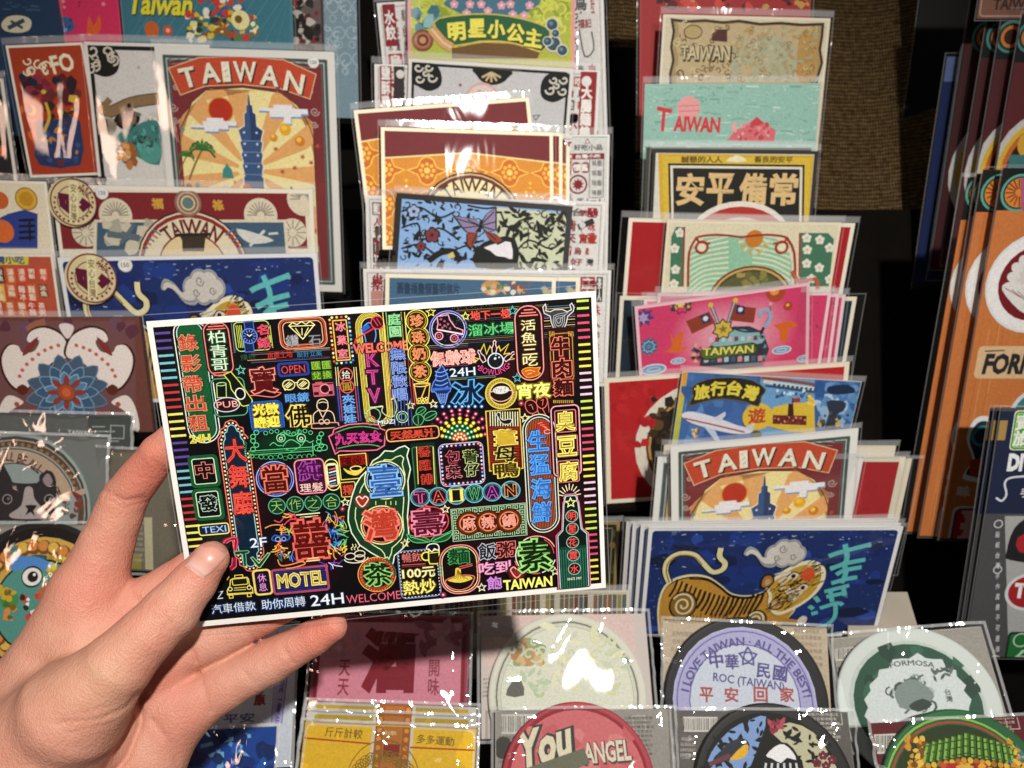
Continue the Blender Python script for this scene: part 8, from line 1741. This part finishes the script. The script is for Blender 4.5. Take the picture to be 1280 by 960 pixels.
def build_hand():
    h = 0.7; lo = np.array((-255.0, 3.0, 226.0)); hi = np.array((-52.0, 240.0, 326.0)); n = np.ceil((hi-lo)/h).astype(int)+1
    gx, gy, gz = [lo[i]+np.arange(n[i])*h for i in range(3)]
    f = np.empty(n, np.float32)
    for i in range(n[0]):                         # slab by slab keeps memory small
        p = np.stack(np.meshgrid([gx[i]], gy, gz, indexing='ij'), -1).reshape(-1, 3)
        f[i] = sdf(p).reshape(n[1], n[2])
    v, q = surface_nets(f, lo, tuple(n), h)
    # keep only the body itself
    lab = np.arange(len(v)); ee = np.concatenate([q[:, [0, 1]], q[:, [1, 2]], q[:, [2, 3]], q[:, [3, 0]]])
    while True:
        old = lab.copy(); np.minimum.at(lab, ee[:, 0], lab[ee[:, 1]]); np.minimum.at(lab, ee[:, 1], lab[ee[:, 0]]); lab = lab[lab]
        if (lab == old).all(): break
    big = np.bincount(lab).argmax(); kp = lab == big; re_ = np.cumsum(kp)-1; q = re_[q[kp[q[:, 0]]]]; v = v[kp]
    # one relaxing pass takes the grid out of the surface
    e = np.concatenate([q[:, [0, 1]], q[:, [1, 2]], q[:, [2, 3]], q[:, [3, 0]]]); e = np.concatenate([e, e[:, ::-1]])
    for _ in range(4):
        s_ = np.zeros_like(v); c_ = np.zeros(len(v)); np.add.at(s_, e[:, 0], v[e[:, 1]]); np.add.at(c_, e[:, 0], 1); v = v*0.5+0.5*s_/np.maximum(c_, 1)[:, None]
    base = np.array(C('#cc9782')); pink = np.array(C('#c96c5c')); pale = np.array(C('#cfa78a'))
    px = v[:, 0]/v[:, 2]*FPX+640; py = v[:, 1]/v[:, 2]*FPX+480
    wt = np.zeros(len(v))
    for x, y, r, a in ((190, 590, 55, .8), (120, 745, 60, .55), (200, 850, 45, .6), (400, 790, 45, .8), (255, 705, 28, .6), (230, 900, 50, .45), (140, 690, 40, .35), (120, 930, 60, .25), (340, 770, 40, .5), (215, 700, 30, .4)): wt = np.maximum(wt, a*np.exp(-((px-x)**2+(py-y)**2)/r**2))
    wl = np.exp(-((px-110)**2+(py-850)**2)/70**2)*0.6
    cols = base*(1-wt[:, None])+pink*wt[:, None]; cols = cols*(1-wl[:, None])+pale*wl[:, None]
    o = colored('hand', to_world(v), q, cols, skin_material())
    tag(o, 'left hand holding the neon sign card by its lower left corner', 'hand')
    # thumb nail: a thin curved plate laid on the thumb's surface
    Zc = lambda x, y: (210+x/10.667, 640+y/10.667)
    lf = [Zc(*p) for p in ((235, 715), (330, 580), (415, 470), (500, 390), (560, 352))]; rt = [Zc(*p) for p in ((470, 880), (600, 800), (700, 690), (785, 590), (800, 470))]
    nu, nv = 26, 18; pts = []; edge = []
    lf = spline(lf, False, 8); rt = spline(rt, False, 8); m = len(lf)-1
    for i in range(nu+1):
        k = i/nu*m; i0 = min(int(k), m-1); fr = k-i0
        A = np.array(lf[i0])*(1-fr)+np.array(lf[i0+1])*fr; B = np.array(rt[i0])*(1-fr)+np.array(rt[i0+1])*fr
        ax = np.array((0.65, -0.76)); 
        for j in range(nv+1):
            t = j/nv; bul = (1-(2*t-1)**2)
            s_ = i/nu
            p = A*(1-t)+B*t+ax*bul*(2.6*s_ if s_ > .5 else 3.0*(s_-.5)*1.0+1.3)
            pts.append(p); edge.append((min(t, 1-t)*nv, s_))
    pts = np.array(pts); d = np.full(len(pts), 235.0)
    for _ in range(60):
        P3 = np.stack([(pts[:, 0]-640)*d/FPX, (pts[:, 1]-480)*d/FPX, d], 1); d = np.minimum(d+np.maximum(sdf(P3), -0.5)*0.8, 285)
    gd = d.reshape(nu+1, nv+1)
    # fair the plate across and lift it a little clear of the skin
    for _ in range(6): gd[1:-1, 1:-1] = (gd[:-2, 1:-1]+gd[2:, 1:-1]+gd[1:-1, :-2]+gd[1:-1, 2:])/4
    d = gd.ravel(); lift = np.array([(0.02 if a < .5 else 0.6) if b > .04 else 0.0 for a, b in edge])
    d = d-lift
    P3 = np.stack([(pts[:, 0]-640)*d/FPX, (pts[:, 1]-480)*d/FPX, d], 1)
    q = np.array([[i*(nv+1)+j, (i+1)*(nv+1)+j, (i+1)*(nv+1)+j+1, i*(nv+1)+j+1] for i in range(nu) for j in range(nv)])
    nc = np.array(C('#cb9384')); tip = np.array(C('#d6cbb4')); lun = np.array(C('#dcb8ae'))
    cols = np.array([nc*(1-max(0, min(1, (b-.80)*14)))+tip*max(0, min(1, (b-.80)*14)) if b > .3 else lun*(1-b/.3)+nc*(b/.3) for a, b in edge])
    m_, nt, out = nodemat('nail'); va = N(nt, 'ShaderNodeVertexColor', layer_name='Col'); b = N(nt, 'ShaderNodeBsdfPrincipled', i_Roughness=0.36); b.inputs['Subsurface Weight'].default_value = 0.15; b.inputs['Subsurface Scale'].default_value = 0.002
    tc = N(nt, 'ShaderNodeTexCoord'); nz = N(nt, 'ShaderNodeTexNoise', i_Scale=400.0); nt.links.new(tc.outputs['Object'], nz.inputs['Vector']); bp = N(nt, 'ShaderNodeBump', i_Strength=0.1, i_Distance=0.0005); nt.links.new(nz.outputs['Fac'], bp.inputs['Height']); nt.links.new(bp.outputs[0], b.inputs['Normal'])
    nt.links.new(va.outputs[0], b.inputs['Base Color']); nt.links.new(b.outputs[0], out.inputs[0])
    colored('thumb_nail', to_world(P3), q, cols, m_, o)
build_hand()
